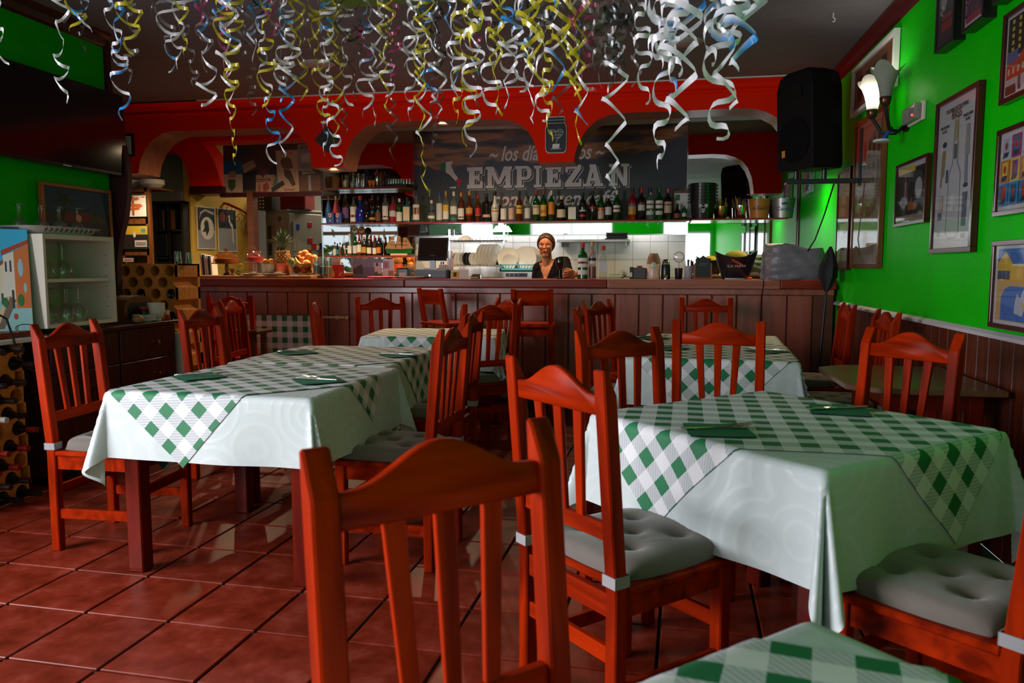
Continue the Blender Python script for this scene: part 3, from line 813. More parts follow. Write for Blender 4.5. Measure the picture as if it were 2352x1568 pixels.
# ---- mural
def mural_mat():
    m, nt, p = newmat('mural_print')
    g = nt.nodes.new('ShaderNodeNewGeometry'); sp = nt.nodes.new('ShaderNodeSeparateXYZ'); nt.links.new(g.outputs['Position'], sp.inputs[0])
    mp = nt.nodes.new('ShaderNodeMapping'); mp.inputs['Scale'].default_value = (1.6, 1, 9); nt.links.new(g.outputs['Position'], mp.inputs[0])
    n = nt.nodes.new('ShaderNodeTexNoise'); n.inputs['Scale'].default_value = 1.3; n.inputs['Detail'].default_value = 5; nt.links.new(mp.outputs[0], n.inputs['Vector'])
    n2 = nt.nodes.new('ShaderNodeTexNoise'); n2.inputs['Scale'].default_value = 2.2; n2.inputs['Detail'].default_value = 6; nt.links.new(g.outputs['Position'], n2.inputs['Vector'])
    def math_(op, a, b):
        q = nt.nodes.new('ShaderNodeMath'); q.operation = op
        for i, v in enumerate((a, b)):
            if isinstance(v, (int, float)): q.inputs[i].default_value = v
            else: nt.links.new(v, q.inputs[i])
        return q.outputs[0]
    def ramp(src, els):
        r = nt.nodes.new('ShaderNodeValToRGB')
        while len(r.color_ramp.elements) < len(els): r.color_ramp.elements.new(.5)
        for e, (pos, c) in zip(r.color_ramp.elements, els): e.position = pos; e.color = tuple(c)+(1,)
        nt.links.new(src, r.inputs[0]); return r.outputs[0]
    z = sp.outputs['Z']
    t = math_('MULTIPLY', math_('SUBTRACT', z, 1.7), .87)
    sky = ramp(math_('ADD', n.outputs[0], math_('MULTIPLY', math_('SUBTRACT', 2.75, z), .35)), [(.36, (.02, .012, .016)), (.50, (.085, .045, .05)), (.60, (.36, .13, .035)), (.72, (.20, .10, .07))])
    land = ramp(math_('ADD', t, math_('MULTIPLY', math_('SUBTRACT', n2.outputs[0], .5), .25)), [(.05, (.045, .06, .022)), (.25, (.030, .036, .026)), (.50, (.022, .022, .034)), (.75, (.028, .026, .048))])
    # ridge line: lower hills on the left, a tree-topped slope rising to the right
    hill = math_('ADD', 2.47, math_('MULTIPLY', math_('SUBTRACT', n2.outputs[0], .5), .42))
    rise = math_('MULTIPLY', math_('MAXIMUM', math_('ADD', sp.outputs['X'], .75), 0), .20)
    ridge = math_('ADD', hill, rise)
    k = math_('MULTIPLY', math_('SUBTRACT', ridge, z), 40); kk = nt.nodes.new('ShaderNodeClamp'); nt.links.new(k, kk.inputs[0])
    mx = nt.nodes.new('ShaderNodeMix'); mx.data_type = 'RGBA'; nt.links.new(kk.outputs[0], mx.inputs[0]); nt.links.new(sky, mx.inputs[6]); nt.links.new(land, mx.inputs[7])
    # leafy bush in the lower right
    v = nt.nodes.new('ShaderNodeTexVoronoi'); v.inputs['Scale'].default_value = 34; nt.links.new(g.outputs['Position'], v.inputs['Vector'])
    leaf = ramp(v.outputs['Distance'], [(.1, (.30, .30, .05)), (.35, (.09, .12, .025)), (.6, (.02, .03, .012))])
    bd = math_('ADD', math_('MULTIPLY', math_('SUBTRACT', sp.outputs['X'], -.55), .55), math_('MULTIPLY', math_('SUBTRACT', 2.02, z), 1.3))
    bb_ = math_('MULTIPLY', math_('SUBTRACT', math_('ADD', bd, math_('MULTIPLY', n2.outputs[0], .4)), .52), 12); bk = nt.nodes.new('ShaderNodeClamp'); nt.links.new(bb_, bk.inputs[0])
    mx2 = nt.nodes.new('ShaderNodeMix'); mx2.data_type = 'RGBA'; nt.links.new(bk.outputs[0], mx2.inputs[0]); nt.links.new(mx.outputs[2], mx2.inputs[6]); nt.links.new(leaf, mx2.inputs[7])
    nt.links.new(mx2.outputs[2], p.inputs['Base Color']); p.inputs['Roughness'].default_value = .45
    return m
ym = YB-.012
mur = thing('mural', 'dark sunset landscape mural with white Spanish lettering above the bottles', 'mural', ((X_MU0+X_MU1)/2, ym, 1.66))
mx0 = (X_MU0+X_MU1)/2
MB().bb((X_MU0+.012-mx0, 0, 0), (X_MU1-.012-mx0, .010, 1.19)).build('print_panel', mural_mat(), mur)
m_letter = mat('letter_white', (.62, .58, .60), .5); m_letsh = mat('letter_shadow', (.012, .010, .016), .6)
def L(px, py): q = at(px, py, y=ym); return q.x-mx0, q.z-1.66
zt, zb_ = L(1255, 380)[1], L(1255, 430)[1]; hh = zt-zb_
def slab(ch, x0, x1):
    """slab-serif capital as polygons in (x, z), from x0 to x1"""
    w = x1-x0; X = lambda f: x0+w*f; Z = lambda f: zb_+hh*f
    s = .13
    Rr = lambda a, b, c, d: [(X(a), Z(b)), (X(c), Z(b)), (X(c), Z(d)), (X(a), Z(d))]
    Q = lambda *p: [(X(a), Z(b)) for a, b in p]
    if ch == 'E': return [Rr(.12, 0, .48, 1), Rr(0, 0, .98, s+.06), Rr(0, 1-s-.06, .98, 1), Rr(.12, .42, .78, .60), Rr(.80, 0, .98, .34), Rr(.80, .68, .98, 1), Rr(.66, .34, .78, .68)]
    if ch == 'I': return [Rr(.28, 0, .72, 1), Rr(0, 0, 1, s), Rr(0, 1-s, 1, 1)]
    if ch == 'M': return [Rr(.07, 0, .24, 1), Rr(.76, 0, .95, 1), Q((.07, 1), (.30, 1), (.56, .18), (.44, .18)), Q((.93, 1), (.70, 1), (.44, .18), (.56, .18)), Rr(0, 0, .32, s), Rr(.68, 0, 1, s), Rr(0, 1-s, .2, 1), Rr(.8, 1-s, 1, 1)]
    if ch == 'P': return [Rr(.12, 0, .42, 1), Rr(0, 0, .56, s), Rr(0, 1-s, .72, 1), Rr(.42, .36, .72, .50), Q((.72, 1), (.90, .93), (1, .80), (1, .56), (.90, .43), (.72, .36), (.70, .52), (.74, .58), (.74, .78), (.70, .86))]
    if ch == 'Z': return [Rr(.02, 1-.19, .98, 1), Rr(.0, 0, 1, .19), Q((.60, .81), (.98, .81), (.42, .19), (.02, .19)), Rr(.02, .66, .18, .9), Rr(.84, .1, 1, .36)]
    if ch == 'A': return [Q((.38, 1), (.62, 1), (.92, 0), (.64, 0)), Q((.38, 1), (.55, 1), (.30, 0), (.10, 0)), Rr(.28, .24, .74, .38), Rr(0, 0, .42, s), Rr(.54, 0, 1, s), Rr(.30, 1-s, .6, 1)]
    if ch == 'N': return [Rr(.10, 0, .32, 1), Rr(.72, 0, .92, 1), Q((.08, 1), (.34, 1), (.92, 0), (.72, 0)), Rr(0, 0, .44, s), Rr(.60, 1-s, 1, 1), Rr(0, 1-s, .3, 1)]
for ch, a, b in (('E', 95, 247), ('M', 272, 520), ('P', 548, 706), ('I', 728, 802), ('E', 834, 990), ('Z', 1022, 1180), ('A', 1198, 1386), ('N', 1440, 1630)):
    x0, x1 = L(1050+a/4.1275, 405)[0], L(1050+b/4.1275, 405)[0]
    pol = slab(ch, x0, x1)
    mb = MB(); ms = MB()
    for k, q in enumerate(pol):
        mb.prism(q, -.0045-.0002*k, -.0025, 'y'); ms.prism([(x+.022, z-.018) for x, z in q], -.0016-.0001*k, -.0012, 'y', 1); ms.prism([(x+.014, z-.011) for x, z in q], -.0021-.0001*k, -.0016, 'y', 0)
    o = mb.build('capital_letter', m_letter, mur)
    ms.build('letter_outline', [m_letsh, m_letter], o)
def script(body, px0, px1, py, size):
    x0, z0 = L(px0, py); x1, _ = L(px1, py)
    o = text('script_line', body, size, m_letter, mur, (x0, -.004, z0), shear=.32, off=.004)
    o.scale.x = (x1-x0)/o['width']
    return o
script('~ los días buenos ~', 1122, 1388, 370, .235)
script('con un buen café', 1128, 1412, 473, .225)
it = MB()
for mi, pts in ((0, [(1012,375),(1024,372),(1024,396),(1018,392),(1010,386)]), (1, [(1024,372),(1041,370),(1036,380),(1044,398),(1052,408),(1047,416),(1034,402),(1024,396)]), (2, [(1047,416),(1052,408),(1062,414),(1058,419),(1056,428),(1050,432),(1053,420)]), (0, [(1018,407),(1023,410),(1022,421),(1018,419)]), (1, [(1032,430),(1048,428),(1046,433),(1033,432)])):
    it.prism([L(a, b) for a, b in pts], -.003, -.001, 'y', mi)
it.build('italy_map', [mat('flag_green', (.01, .16, .05), .6), m_letter, mat('flag_red', (.5, .015, .02), .6)], mur)['label'] = 'map of Italy in green, white and red'

# ---- white wall tiles below the shelf
m_tile = mat('white_tile', (.62, .61, .60), .12, var=(1.5, .05), coords='Object')
tw, th = .197, .200
tme = MB().bb((-tw/2+.0015, -.008, -th/2+.0015), (tw/2-.0015, 0, th/2-.0015)).mesh('tile', m_tile, bevel=.002)
zl = hz(1500, 555, YB)
x = at(1514.5, 555, y=YB).x + .197*.0
n0 = int((x-X_MU0)/tw)
for i in range(n0+3):
    for j in (-2, -1, 0):
        cx = x+tw*1.5-i*tw-tw/2
        if X_MU0-.02 < cx < X_MU1+.02: obj('tile', tme, wall_back, (cx, YB, zl+th/2+j*th))

# ---- shelves
m_shelf = wood('shelf_edge_wood', (.16, .012, .006), (.26, .022, .010), .35, .2, 1.6, (.8, 10, 10))
ZS = hz(1200, 508, 8.80)
def shelf(name, label, x0, x1, z, y0, y1, th=.02, under=True):
    t = thing(name, label, 'shelf', ((x0+x1)/2, y0, z-th))
    w = x1-x0
    MB().bb((-w/2, 0, .003), (w/2, y1-y0, th)).build('board', m_shelf, t, bevel=.002)
    if under: MB().bb((-w/2+.01, .01, 0), (w/2-.01, y1-y0-.01, .003)).build('underside', m_chrome, t)
    return t
XS0, XS1 = at(742, 510, y=8.8).x, at(1585, 505, y=8.8).x
shelf('bottle_shelf', 'long red-edged shelf carrying the row of spirit bottles', XS0, XS1, ZS, 8.74, YB-.02)
ZS2 = hz(1700, 501.5, 8.80)
shelf('bucket_shelf', 'red-edged shelf carrying the ice buckets beside the green wall', XS1+.01, at(1808, 500, y=8.8).x, ZS2, 8.74, YB-.02)
ZU = hz(850, 431, 8.85)
t = thing('glass_shelf', 'small upper shelf with tumblers and a wooden board', 'shelf', (at(742, 430, y=8.85).x, 8.78, ZU-.02))
w_ = at(945, 430, y=8.85).x-at(742, 430, y=8.85).x
MB().prism([(0, 0), (w_-.12, 0), (w_, .14), (w_, .24), (0, .24)], .003, .02, 'z').build('board', m_shelf, t, bevel=.002)
MB().prism([(.01, .01), (w_-.13, .01), (w_-.01, .15), (w_-.01, .23), (.01, .23)], 0, .003, 'z').build('underside', m_chrome, t)
ZLW = hz(850, 586.5, 8.80)
shelf('beer_shelf', 'short lower shelf with beer bottles and the model ship', at(750, 586, y=8.8).x, at(948, 586, y=8.8).x, ZLW, 8.74, YB-.02)
# mirrored pelmet with a strip light under the long shelf
t = thing('shelf_pelmet', 'mirrored strip hanging under the long bottle shelf', 'pelmet', (0, 8.86, ZS-.02))
MB().prism([(0, -.005), (.0045, -.128), (.0165, -.128), (.012, -.005)], XS0+1.02, XS1-.02, 'x').build('strip', m_mirror, t)
MB().bb((XS0+1.02, -.002, -.142), (XS1-.02, .020, -.128)).build('rail', m_chrome, t)
pl_ = at(1152, 527, y=8.82)
m_lampw = mat('lamp_white', (.8, .8, .78), .4, emit=(1, .97, .92, 4.0))
t = thing('shelf_lamp', 'small glowing white lamp hood under the bottle shelf', 'lamp', (pl_.x, 8.80, ZS-.115))
MB().prism([(-.10, 0), (.10, 0), (.055, .065), (-.055, .065)], -.03, .03, 'y').build('hood', m_lampw, t)
MB().bb((-.03, -.02, .065), (.03, .02, .095)).build('bracket', m_chrome, t)

# ---- downlights set into the beam, strip light under the shelf
def downlight(px, py, label, watts, size=165):
    p = at(px, py, y=(Y1+Y2)/2)
    t = thing('downlight', label, 'ceiling light', (p.x, (Y1+Y2)/2, p.z), 0, 'round downlights in the orange beam')
    MB().lathe([(.050, -.004), (.054, 0), (.054, .002), (.040, .002), (.038, -.003)], 24).build('rim', m_chrome, t, smooth=50)
    MB().lathe([(.038, -.002), (.001, -.0025)], 24).build('lens', mat('lamp_warm', (1, .8, .55), .4, emit=(1, .78, .45, 18.0)), t)
    spot('downlight_beam', (p.x, (Y1+Y2)/2, p.z-.02), watts, size, (1, .72, .42))
downlight(767, 394, 'lit downlight under the orange pendant left of the mural', 110)
downlight(1283, 376, 'lit downlight under the orange pendant with the jar sign', 45)
downlight(308, 403, 'lit downlight under the orange pier at the picture edge', 45)
downlight(1812, 380, 'lit downlight under the orange pier behind the loudspeaker', 60)
downlight(537, 302, 'lit downlight in the arch over the cake domes', 170)
downlight(1016, 287, 'lit downlight in the arch left of the jar sign', 130)
area('shelf_strip_light', (-1.25, 8.90, ZS-.035), (R(8), 0, 0), 2.7, .05, 6, (1, .97, .95))

# ================================================================ BOTTLES
def gl(name, tint, body, dens): return glass('bottle_'+name, tint, body, dens, .04, 1.5)
G_clear = gl('clear', (.88, .92, .90), (.5, .55, .52), .10)
G_green = gl('green', (.05, .35, .06), (.006, .09, .012), .55)
G_dark = gl('dark', (.04, .035, .03), (.012, .009, .008), .85)
G_amber = gl('amber', (.55, .20, .04), (.16, .035, .006), .45)
G_red = gl('red', (.55, .02, .015), (.42, .012, .008), .6)
G_blue = gl('blue', (.02, .05, .55), (.01, .03, .35), .7)
G_teal = gl('teal', (.04, .40, .48), (.01, .16, .20), .6)
G_pink = gl('pink', (.75, .10, .18), (.5, .04, .09), .5)
G_white = mat('bottle_white', (.62, .58, .55), .3)
def cm(name, c, r=.45): return mat('paint_'+name, c, r)
PC = dict(white=(.70, .67, .64), cream=(.62, .52, .36), black=(.008, .008, .009), red=(.45, .012, .012), gold=(.48, .26, .05), blue=(.012, .05, .30), yellow=(.66, .40, .03), orange=(.62, .20, .02), green=(.01, .14, .03), purple=(.14, .06, .22), pinkish=(.55, .36, .30), silver=(.55, .55, .56), pink=(.60, .05, .16), teal=(.02, .20, .26), navy=(.008, .012, .06), brown=(.14, .05, .02))
def pc(k): return cm(k, PC[k])
def profile(style, r, H):
    if style == 'wine':   return [(r*.92, 0), (r, .004), (r, H*.52), (r*.93, H*.60), (r*.62, H*.70), (r*.36, H*.78), (r*.33, H*.955)]
    if style == 'round':  return [(r*.92, 0), (r, .004), (r, H*.58), (r*.96, H*.64), (r*.72, H*.71), (r*.40, H*.75), (r*.34, H*.78), (r*.33, H*.94)]
    if style == 'square': return [(r*1.12, 0), (r*1.18, .004), (r*1.18, H*.62), (r*1.05, H*.67), (r*.45, H*.72), (r*.36, H*.75), (r*.36, H*.92)]
    if style == 'cone':   return [(r*.7, 0), (r*.8, H*.10), (r, H*.35), (r*.95, H*.48), (r*.60, H*.68), (r*.34, H*.82), (r*.30, H*.95)]
    if style == 'beer':   return [(r*.92, 0), (r, .004), (r, H*.52), (r*.85, H*.62), (r*.45, H*.78), (r*.36, H*.95)]
    if style == 'squat':  return [(r*1.05, 0), (r*1.15, .004), (r*1.15, H*.45), (r*.95, H*.55), (r*.40, H*.62), (r*.36, H*.93)]
    if style == 'belly':  return [(r*.7, 0), (r*.8, .006), (r*1.05, H*.30), (r*.98, H*.48), (r*.55, H*.62), (r*.36, H*.72), (r*.34, H*.94)]
GB = 'spirit bottles on the long shelf'
def bottle(px, top, wpx, Y, zb, style, g, lab, cap, label, name='bottle', group=GB, ext=None, mark=None):
    """bottle whose top shows at pixel row `top`; lab=(colour, from, to) bands in shares of the height"""
    p = at(px, top, y=Y); H = p.z-zb; r = wpx/1800*(p-Vector((0, 0, CAMH))).length/2*.97
    t = thing(name, label, 'bottle', (p.x, Y, zb), 0, group)
    n = 4 if style == 'square' else 16
    pr = profile(style, r, H)
    mb = MB().lathe(pr, n)
    if n == 4: mb.v = [(x*math.cos(PI/4)-y*math.sin(PI/4), x*math.sin(PI/4)+y*math.cos(PI/4), z) for x, y, z in mb.v]
    mb.build('glass_body', g, t, smooth=40)
    rr = pr[-1][0]
    MB().lathe([(rr*1.12, H*.86), (rr*1.15, H*.87), (rr*1.15, H), (rr*1.0, H+.001)], 12).build('cap', pc(cap), t, smooth=40)
    for k, (c, a, b) in enumerate(lab or []):
        R0 = r*1.012*(1.0 if style != 'belly' else 1.04)
        m2 = MB()
        if n == 4:
            m2.bb((-r*.80, -r*.86-.001, H*a), (r*.80, -r*.835, H*b))
        else:
            q = 9; vs = []
            for i in range(q+1):
                an = -PI/2-1.15+2.3*i/q
                vs += [(R0*math.cos(an), R0*math.sin(an), H*a), (R0*math.cos(an), R0*math.sin(an), H*b)]
            m2.add(vs, [(2*i, 2*i+2, 2*i+3, 2*i+1) for i in range(q)])
        m2.build('paper_label', pc(c), t, smooth=60)
    if mark: text('lettering', mark[0], mark[1]*H, pc(mark[2]), t, (0, -r*1.05-.001, H*mark[3]), align='CENTER', sx=mark[4] if len(mark) > 4 else 1)
    return t
YS = 8.86
SB = [
 (794, 447, 17, 'round', G_dark, [('purple', .18, .55)], 'black', 'dark bottle with purple oval label, left on the shelf'),
 (812, 452, 16, 'round', G_clear, [('white', .06, .62), ('red', .22, .32)], 'black', 'clear bottle with white label and red patch'),
 (827, 450, 20, 'squat', G_blue, [('navy', .08, .36)], 'red', 'squat cobalt blue bottle with red neck'),
 (842, 462, 15, 'squat', G_dark, [('white', .30, .42)], 'black', 'squat black bottle with a small white collar label'),
 (855, 448, 16, 'wine', G_dark, [('gold', .12, .20)], 'black', 'tall plain black bottle beside the squat ones'),
 (868, 451, 14, 'round', G_dark, [('brown', .08, .40)], 'black', 'brown liqueur bottle between black and frosted bottles'),
 (885, 445, 15, 'round', G_clear, [('white', .12, .58), ('red', .18, .24)], 'black', 'clear bottle with white printed label and black cap'),
 (902, 452, 16, 'round', G_pink, [('silver', .24, .46)], 'black', 'pink gin bottle with silver oval'),
 (917, 456, 15, 'round', G_green, [('white', .06, .44)], 'white', 'green bottle with white label, left of the teal one'),
 (935, 453, 19, 'square', G_teal, [('cream', .08, .62)], 'black', 'square teal gin bottle with cream label'),
 (956, 449, 17, 'round', G_clear, [('white', .10, .66), ('orange', .30, .55)], 'purple', 'clear bottle with orange and white label, purple cap'),
 (991, 460, 17, 'belly', G_clear, [('white', .18, .30), ('navy', .45, .55)], 'white', 'short clear bottle with white band and stopper'),
 (1009, 441, 15, 'round', G_clear, [('silver', .08, .62)], 'blue', 'clear bottle with blue cap'),
 (1024, 439, 15, 'round', G_clear, [('white', .10, .36), ('yellow', .36, .56)], 'gold', 'clear bottle with yellow and white label, gold cap'),
 (1042, 440, 17, 'round', G_clear, [('white', .26, .52), ('teal', .08, .14)], 'white', 'clear rum bottle with white label and white pourer'),
 (1059, 442, 16, 'round', G_amber, [('white', .10, .46), ('gold', .14, .19)], 'orange', 'amber bottle with white label and orange cap'),
 (1078, 439, 17, 'belly', G_amber, [('gold', .28, .46), ('red', .22, .28)], 'gold', 'slender amber bottle with glowing gold label'),
 (1098, 447, 14, 'round', G_amber, [('red', .25, .50), ('gold', .23, .27)], 'red', 'amber bottle with red arched label and red cap'),
 (1118, 445, 19, 'round', G_dark, [('pinkish', .16, .26)], 'black', 'round-shouldered dark rum bottle with copper band'),
 (1137, 440, 18, 'belly', G_white, [('gold', .32, .38)], 'black', 'white coconut liqueur bottle with black cap'),
 (1157, 459, 15, 'round', G_clear, [('white', .10, .60)], 'red', 'short clear bottle with cream label, first of the pair'),
 (1175, 459, 15, 'round', G_clear, [('pinkish', .10, .62)], 'red', 'short clear bottle with buff label, second of the pair'),
 (1193, 440, 15, 'round', G_amber, [('yellow', .26, .54), ('red', .42, .46)], 'black', 'bottle with yellow shield label and red band'),
 (1212, 450, 15, 'round', G_clear, [('silver', .12, .52)], 'black', 'frosted silver bottle with black stopper'),
 (1232, 437, 17, 'round', G_green, [('cream', .22, .52)], 'red', 'dark green whiskey bottle with cream label'),
 (1249, 436, 16, 'round', G_green, [('yellow', .16, .52)], 'red', 'green whisky bottle with yellow label and red letters'),
 (1267, 437, 16, 'wine', G_green, [('orange', .22, .62)], 'white', 'bright green bottle with amber yellow label'),
 (1290, 450, 21, 'belly', G_dark, [('cream', .14, .46)], 'cream', 'bulbous dark bottle with pointed cream label'),
 (1315, 457, 22, 'square', G_clear, [('white', .08, .62)], 'black', 'square clear bottle with large white label'),
 (1339, 442, 17, 'round', G_dark, [('red', .14, .22), ('silver', .33, .38)], 'black', 'black bottle with red emblem'),
 (1362, 439, 16, 'wine', G_dark, [('red', .40, .48)], 'black', 'slim black bottle with a small red crest'),
 (1381, 439, 15, 'wine', G_green, [('pinkish', .06, .34), ('orange', .36, .44)], 'black', 'green herbal bottle with buff label'),
 (1398, 447, 16, 'round', G_dark, [('silver', .22, .52)], 'silver', 'dark bottle with silver label under the hanging ribbon'),
 (1417, 437, 17, 'round', G_green, [('white', .28, .50), ('red', .36, .42)], 'white', 'dark green bottle with white and red label'),
 (1453, 432, 19, 'round', G_red, [('blue', .44, .52), ('gold', .18, .44)], 'black', 'bright red aperitif bottle with blue and gold label'),
 (1474, 432, 17, 'round', G_dark, [('red', .50, .54), ('silver', .30, .48)], 'red', 'dark vermouth bottle with red cap'),
 (1494, 431, 18, 'round', G_clear, [('white', .36, .60), ('red', .46, .50), ('silver', .16, .28)], 'navy', 'pale vermouth bottle with white round label'),
 (1515, 431, 18, 'round', G_green, [('white', .36, .60), ('red', .46, .50), ('silver', .16, .28)], 'green', 'green vermouth bottle with white round label'),
 (1535, 433, 18, 'round', G_dark, [('pinkish', .22, .58), ('red', .46, .50)], 'pink', 'dark red vermouth bottle with buff label and pink cap'),
 (1556, 468, 16, 'belly', G_dark, [('brown', .1, .4)], 'black', 'tiny black bottle before the clipboard'),
 (1572, 468, 11, 'round', G_green, [('silver', .2, .4)], 'silver', 'tiny green bottle at the end of the long shelf'),
]
for k, (px, top, w, st_, g, lab, cap, label) in enumerate(SB):
    mk = {'green whisky bottle with yellow label and red letters': ('J&B', .17, 'red', .26, .8), 'dark green whiskey bottle with cream label': ('JAMESON', .055, 'black', .44), 'bright red aperitif bottle with blue and gold label': ('APEROL', .06, 'gold', .46),
          'white coconut liqueur bottle with black cap': ('MALIBU', .07, 'black', .43), 'pale vermouth bottle with white round label': ('MARTINI', .055, 'navy', .47), 'green vermouth bottle with white round label': ('MARTINI', .055, 'navy', .47)}.get(label)
    bottle(px, top, w, YS, ZS, st_, g, lab, cap, label, mark=mk)
# conical pair and the two flag boxes
bottle(754, 451, 15, 8.90, ZS, 'cone', cm('matte_blue', (.01, .10, .36)), None, 'gold', 'matte blue conical bottle with gold neck')
bottle(771, 450, 16, 8.90, ZS, 'cone', cm('matte_red', (.42, .02, .04)), None, 'gold', 'matte red conical bottle with gold neck')
for px, lab in ((762, 'small blue flag tin under the blue conical bottle'), (779, 'small blue flag tin under the red conical bottle')):
    p = at(px, 489, y=8.79); w = .036
    t = thing('flag_tin', lab, 'tin', (p.x, 8.79, ZS), 0, 'blue flag tins')
    h = p.z-ZS
    MB().bb((-w, -.025, 0), (w, .025, h)).build('tin_box', pc('blue'), t, bevel=.002)
    MB().ball((0, 0, h+.006), .008, 8, 5).build('knob', m_chrome, t, smooth=60)
    f = MB()
    f.bb((-w*.9, -.0265, h*.72), (w*.2, -.0255, h*.84), 1).bb((-w*.5, -.0268, h*.52), (-w*.25, -.0257, h), 1).bb((-w*.9, -.0260, h*.66), (w*.2, -.0252, h*.90), 0).bb((-w*.57, -.0262, h*.52), (-w*.18, -.0253, h), 0)
    f.cyl((-w*.35, -.0265, h*.25), (-w*.35, -.0253, h*.25), .007, n=7)
    f.build('flag_print', [pc('white'), pc('red')], t)

# ---- clipboard notice, ice buckets, straw cups
p = at(1567, 470, y=8.98)
t = thing('clipboard', 'brown clipboard with a printed notice behind the tiny bottles', 'clipboard', (p.x, 8.96, ZS))
h0, w0 = hz(1567, 437, 8.98)-ZS, .108
MB().bb((-w0, 0, 0), (w0, .008, h0)).build('board', pc('brown'), t, bevel=.003)
MB().bb((-w0*.78, -.003, .03), (w0*.95, 0, h0*.90)).build('sheet', pc('white'), t)
MB().bb((-w0*.70, -.005, h0*.66), (-w0*.25, -.003, h0*.86)).build('logo', pc('green'), t)
ln = MB()
for k in range(7): ln.bb((-w0*.7, -.0045, h0*(.58-.07*k)), (w0*.85, -.003, h0*(.575-.07*k)+.004))
ln.build('print_lines', pc('black'), t)
def bucket(name, label, px, ptop, pbot, wtop, wbot, Y, z, m, ears=True, rings=()):
    p = at(px, ptop, y=Y); d = (p-Vector((0, 0, CAMH))).length/1800
    H = p.z-z; r1, r0 = wtop*d/2, wbot*d/2
    t = thing(name, label, 'bucket', (p.x, Y, z))
    MB().lathe([(r0*.96, 0), (r0, .003), (r1, H-.004), (r1*1.03, H-.002), (r1*1.03, H), (r1*.97, H), (r0*.95, .01), (.001, .01)], 28).build('pail', m, t, smooth=40)
    MB().lathe([(r1*1.0, H-.006), (r1*1.05, H-.004), (r1*1.05, H+.001), (r1*1.0, H+.002)], 28).build('rim', m_chrome if 'black' not in label else m_darkmetal, t, smooth=40)
    return t, r0, r1, H
m_blackgloss = mat('black_gloss', (.010, .010, .012), .25)
# stack of black buckets
p = at(1615, 420, y=8.86); d = p.length/1800
step = (hz(1615, 420, 8.86)-hz(1615, 458, 8.86))/5
for k in range(6):
    zb = ZS2+k*step
    nm = ['lowest', 'second', 'third', 'fourth', 'fifth', 'topmost'][k]
    t = thing('ice_bucket', 'black ice bucket, %s of the nested stack' % nm, 'bucket', (p.x, 8.86, zb), 0, 'nested black ice buckets')
    r0, r1, H = 44*d/2, 55*d/2, hz(1615, 460, 8.86)-ZS2
    MB().lathe([(r0*.96, 0), (r0, .003), (r1, H-.006), (r1*1.04, H-.004), (r1*1.04, H), (r1*.97, H), (r0*.95, .01), (.001, .01)], 28).build('pail', m_blackgloss, t, smooth=40)
    for s in (-1, 1): MB().box((s*(r1*1.07), 0, H-.02), (.02, .03, .022)).build('ear', m_darkmetal, t)
    if k == 0:
        e = MB(); yy = -(r0+r1)/2-.004
        for cx, cz, rr in ((-.03, .135, .020), (.03, .135, .020), (0, .105, .022), (0, .078, .016), (-.012, .118, .016), (.012, .118, .016)):
            e.cyl((cx, yy-.004, cz), (cx, yy+.010, cz), rr, n=8)
        e.build('vine_emblem', pc('silver'), t)
def cup(label, px, ptop, wtop, z, m, Y=8.86):
    p = at(px, ptop, y=Y); H = p.z-z; d = p.length/1800; r = wtop*d/2
    t = thing('straw_cup', label, 'cup', (p.x, Y, z), 0, 'metal straw cups')
    MB().lathe([(r*.78, 0), (r*.82, .003), (r, H), (r*.94, H), (r*.75, .01), (.001, .01)], 20).build('cup_wall', m, t, smooth=40)
    rnd = random.Random(px)
    for k in range(16):
        a, b = rnd.uniform(0, 6.28), rnd.uniform(.2, .9); c = rnd.choice(['red', 'green', 'white', 'pink', 'black', 'orange', 'blue'])
        x0, y0 = r*.4*math.cos(a), r*.4*math.sin(a)
        MB().cyl((x0, y0, .02), (r*b*1.5*math.cos(a), r*b*1.5*math.sin(a), H+rnd.uniform(.03, .10)), .0035, n=5).build('straw', pc(c), t)
    return t
cup('brassy cup of party picks beside the black bucket stack', 1657, 474, 25, ZS2, mat('brass', (.40, .24, .08), .25, 1.0))
cup('steel cup full of coloured straws beside the orange bucket', 1701, 472, 24, ZS2, m_chrome)
t, r0, r1, H = bucket('ice_bucket', 'orange tin bucket with a handwritten name on the shelf', 1744, 457, 500, 48, 38, 8.86, ZS2, mat('orange_tin', (.50, .17, .02), .35))
text('lettering', 'la', .052, pc('black'), t, (-.075, -(r0+r1)/2-.014, H*.42), align='CENTER', shear=.3)
text('lettering', 'Guita', .058, pc('black'), t, (.022, -(r0+r1)/2-.016, H*.42), align='CENTER', shear=.3)
t, r0, r1, H = bucket('ice_bucket', 'silver tin bucket with blue lettering by the green wall', 1799, 456, 499, 50, 40, 8.86, ZS2, mat('galvanised', (.42, .41, .40), .38, .8))
text('lettering', 'Corona', .055, pc('blue'), t, (0, -(r0+r1)/2-.014, H*.36), align='CENTER')
MB().prism([(-.028, 0), (.028, 0), (.034, .024), (.014, .014), (0, .03), (-.014, .014), (-.034, .024)], -(r0+r1)/2-.016, -(r0+r1)/2-.012, 'y', 0, Matrix.Translation((0, 0, H*.66))).build('crown_mark', pc('blue'), t)

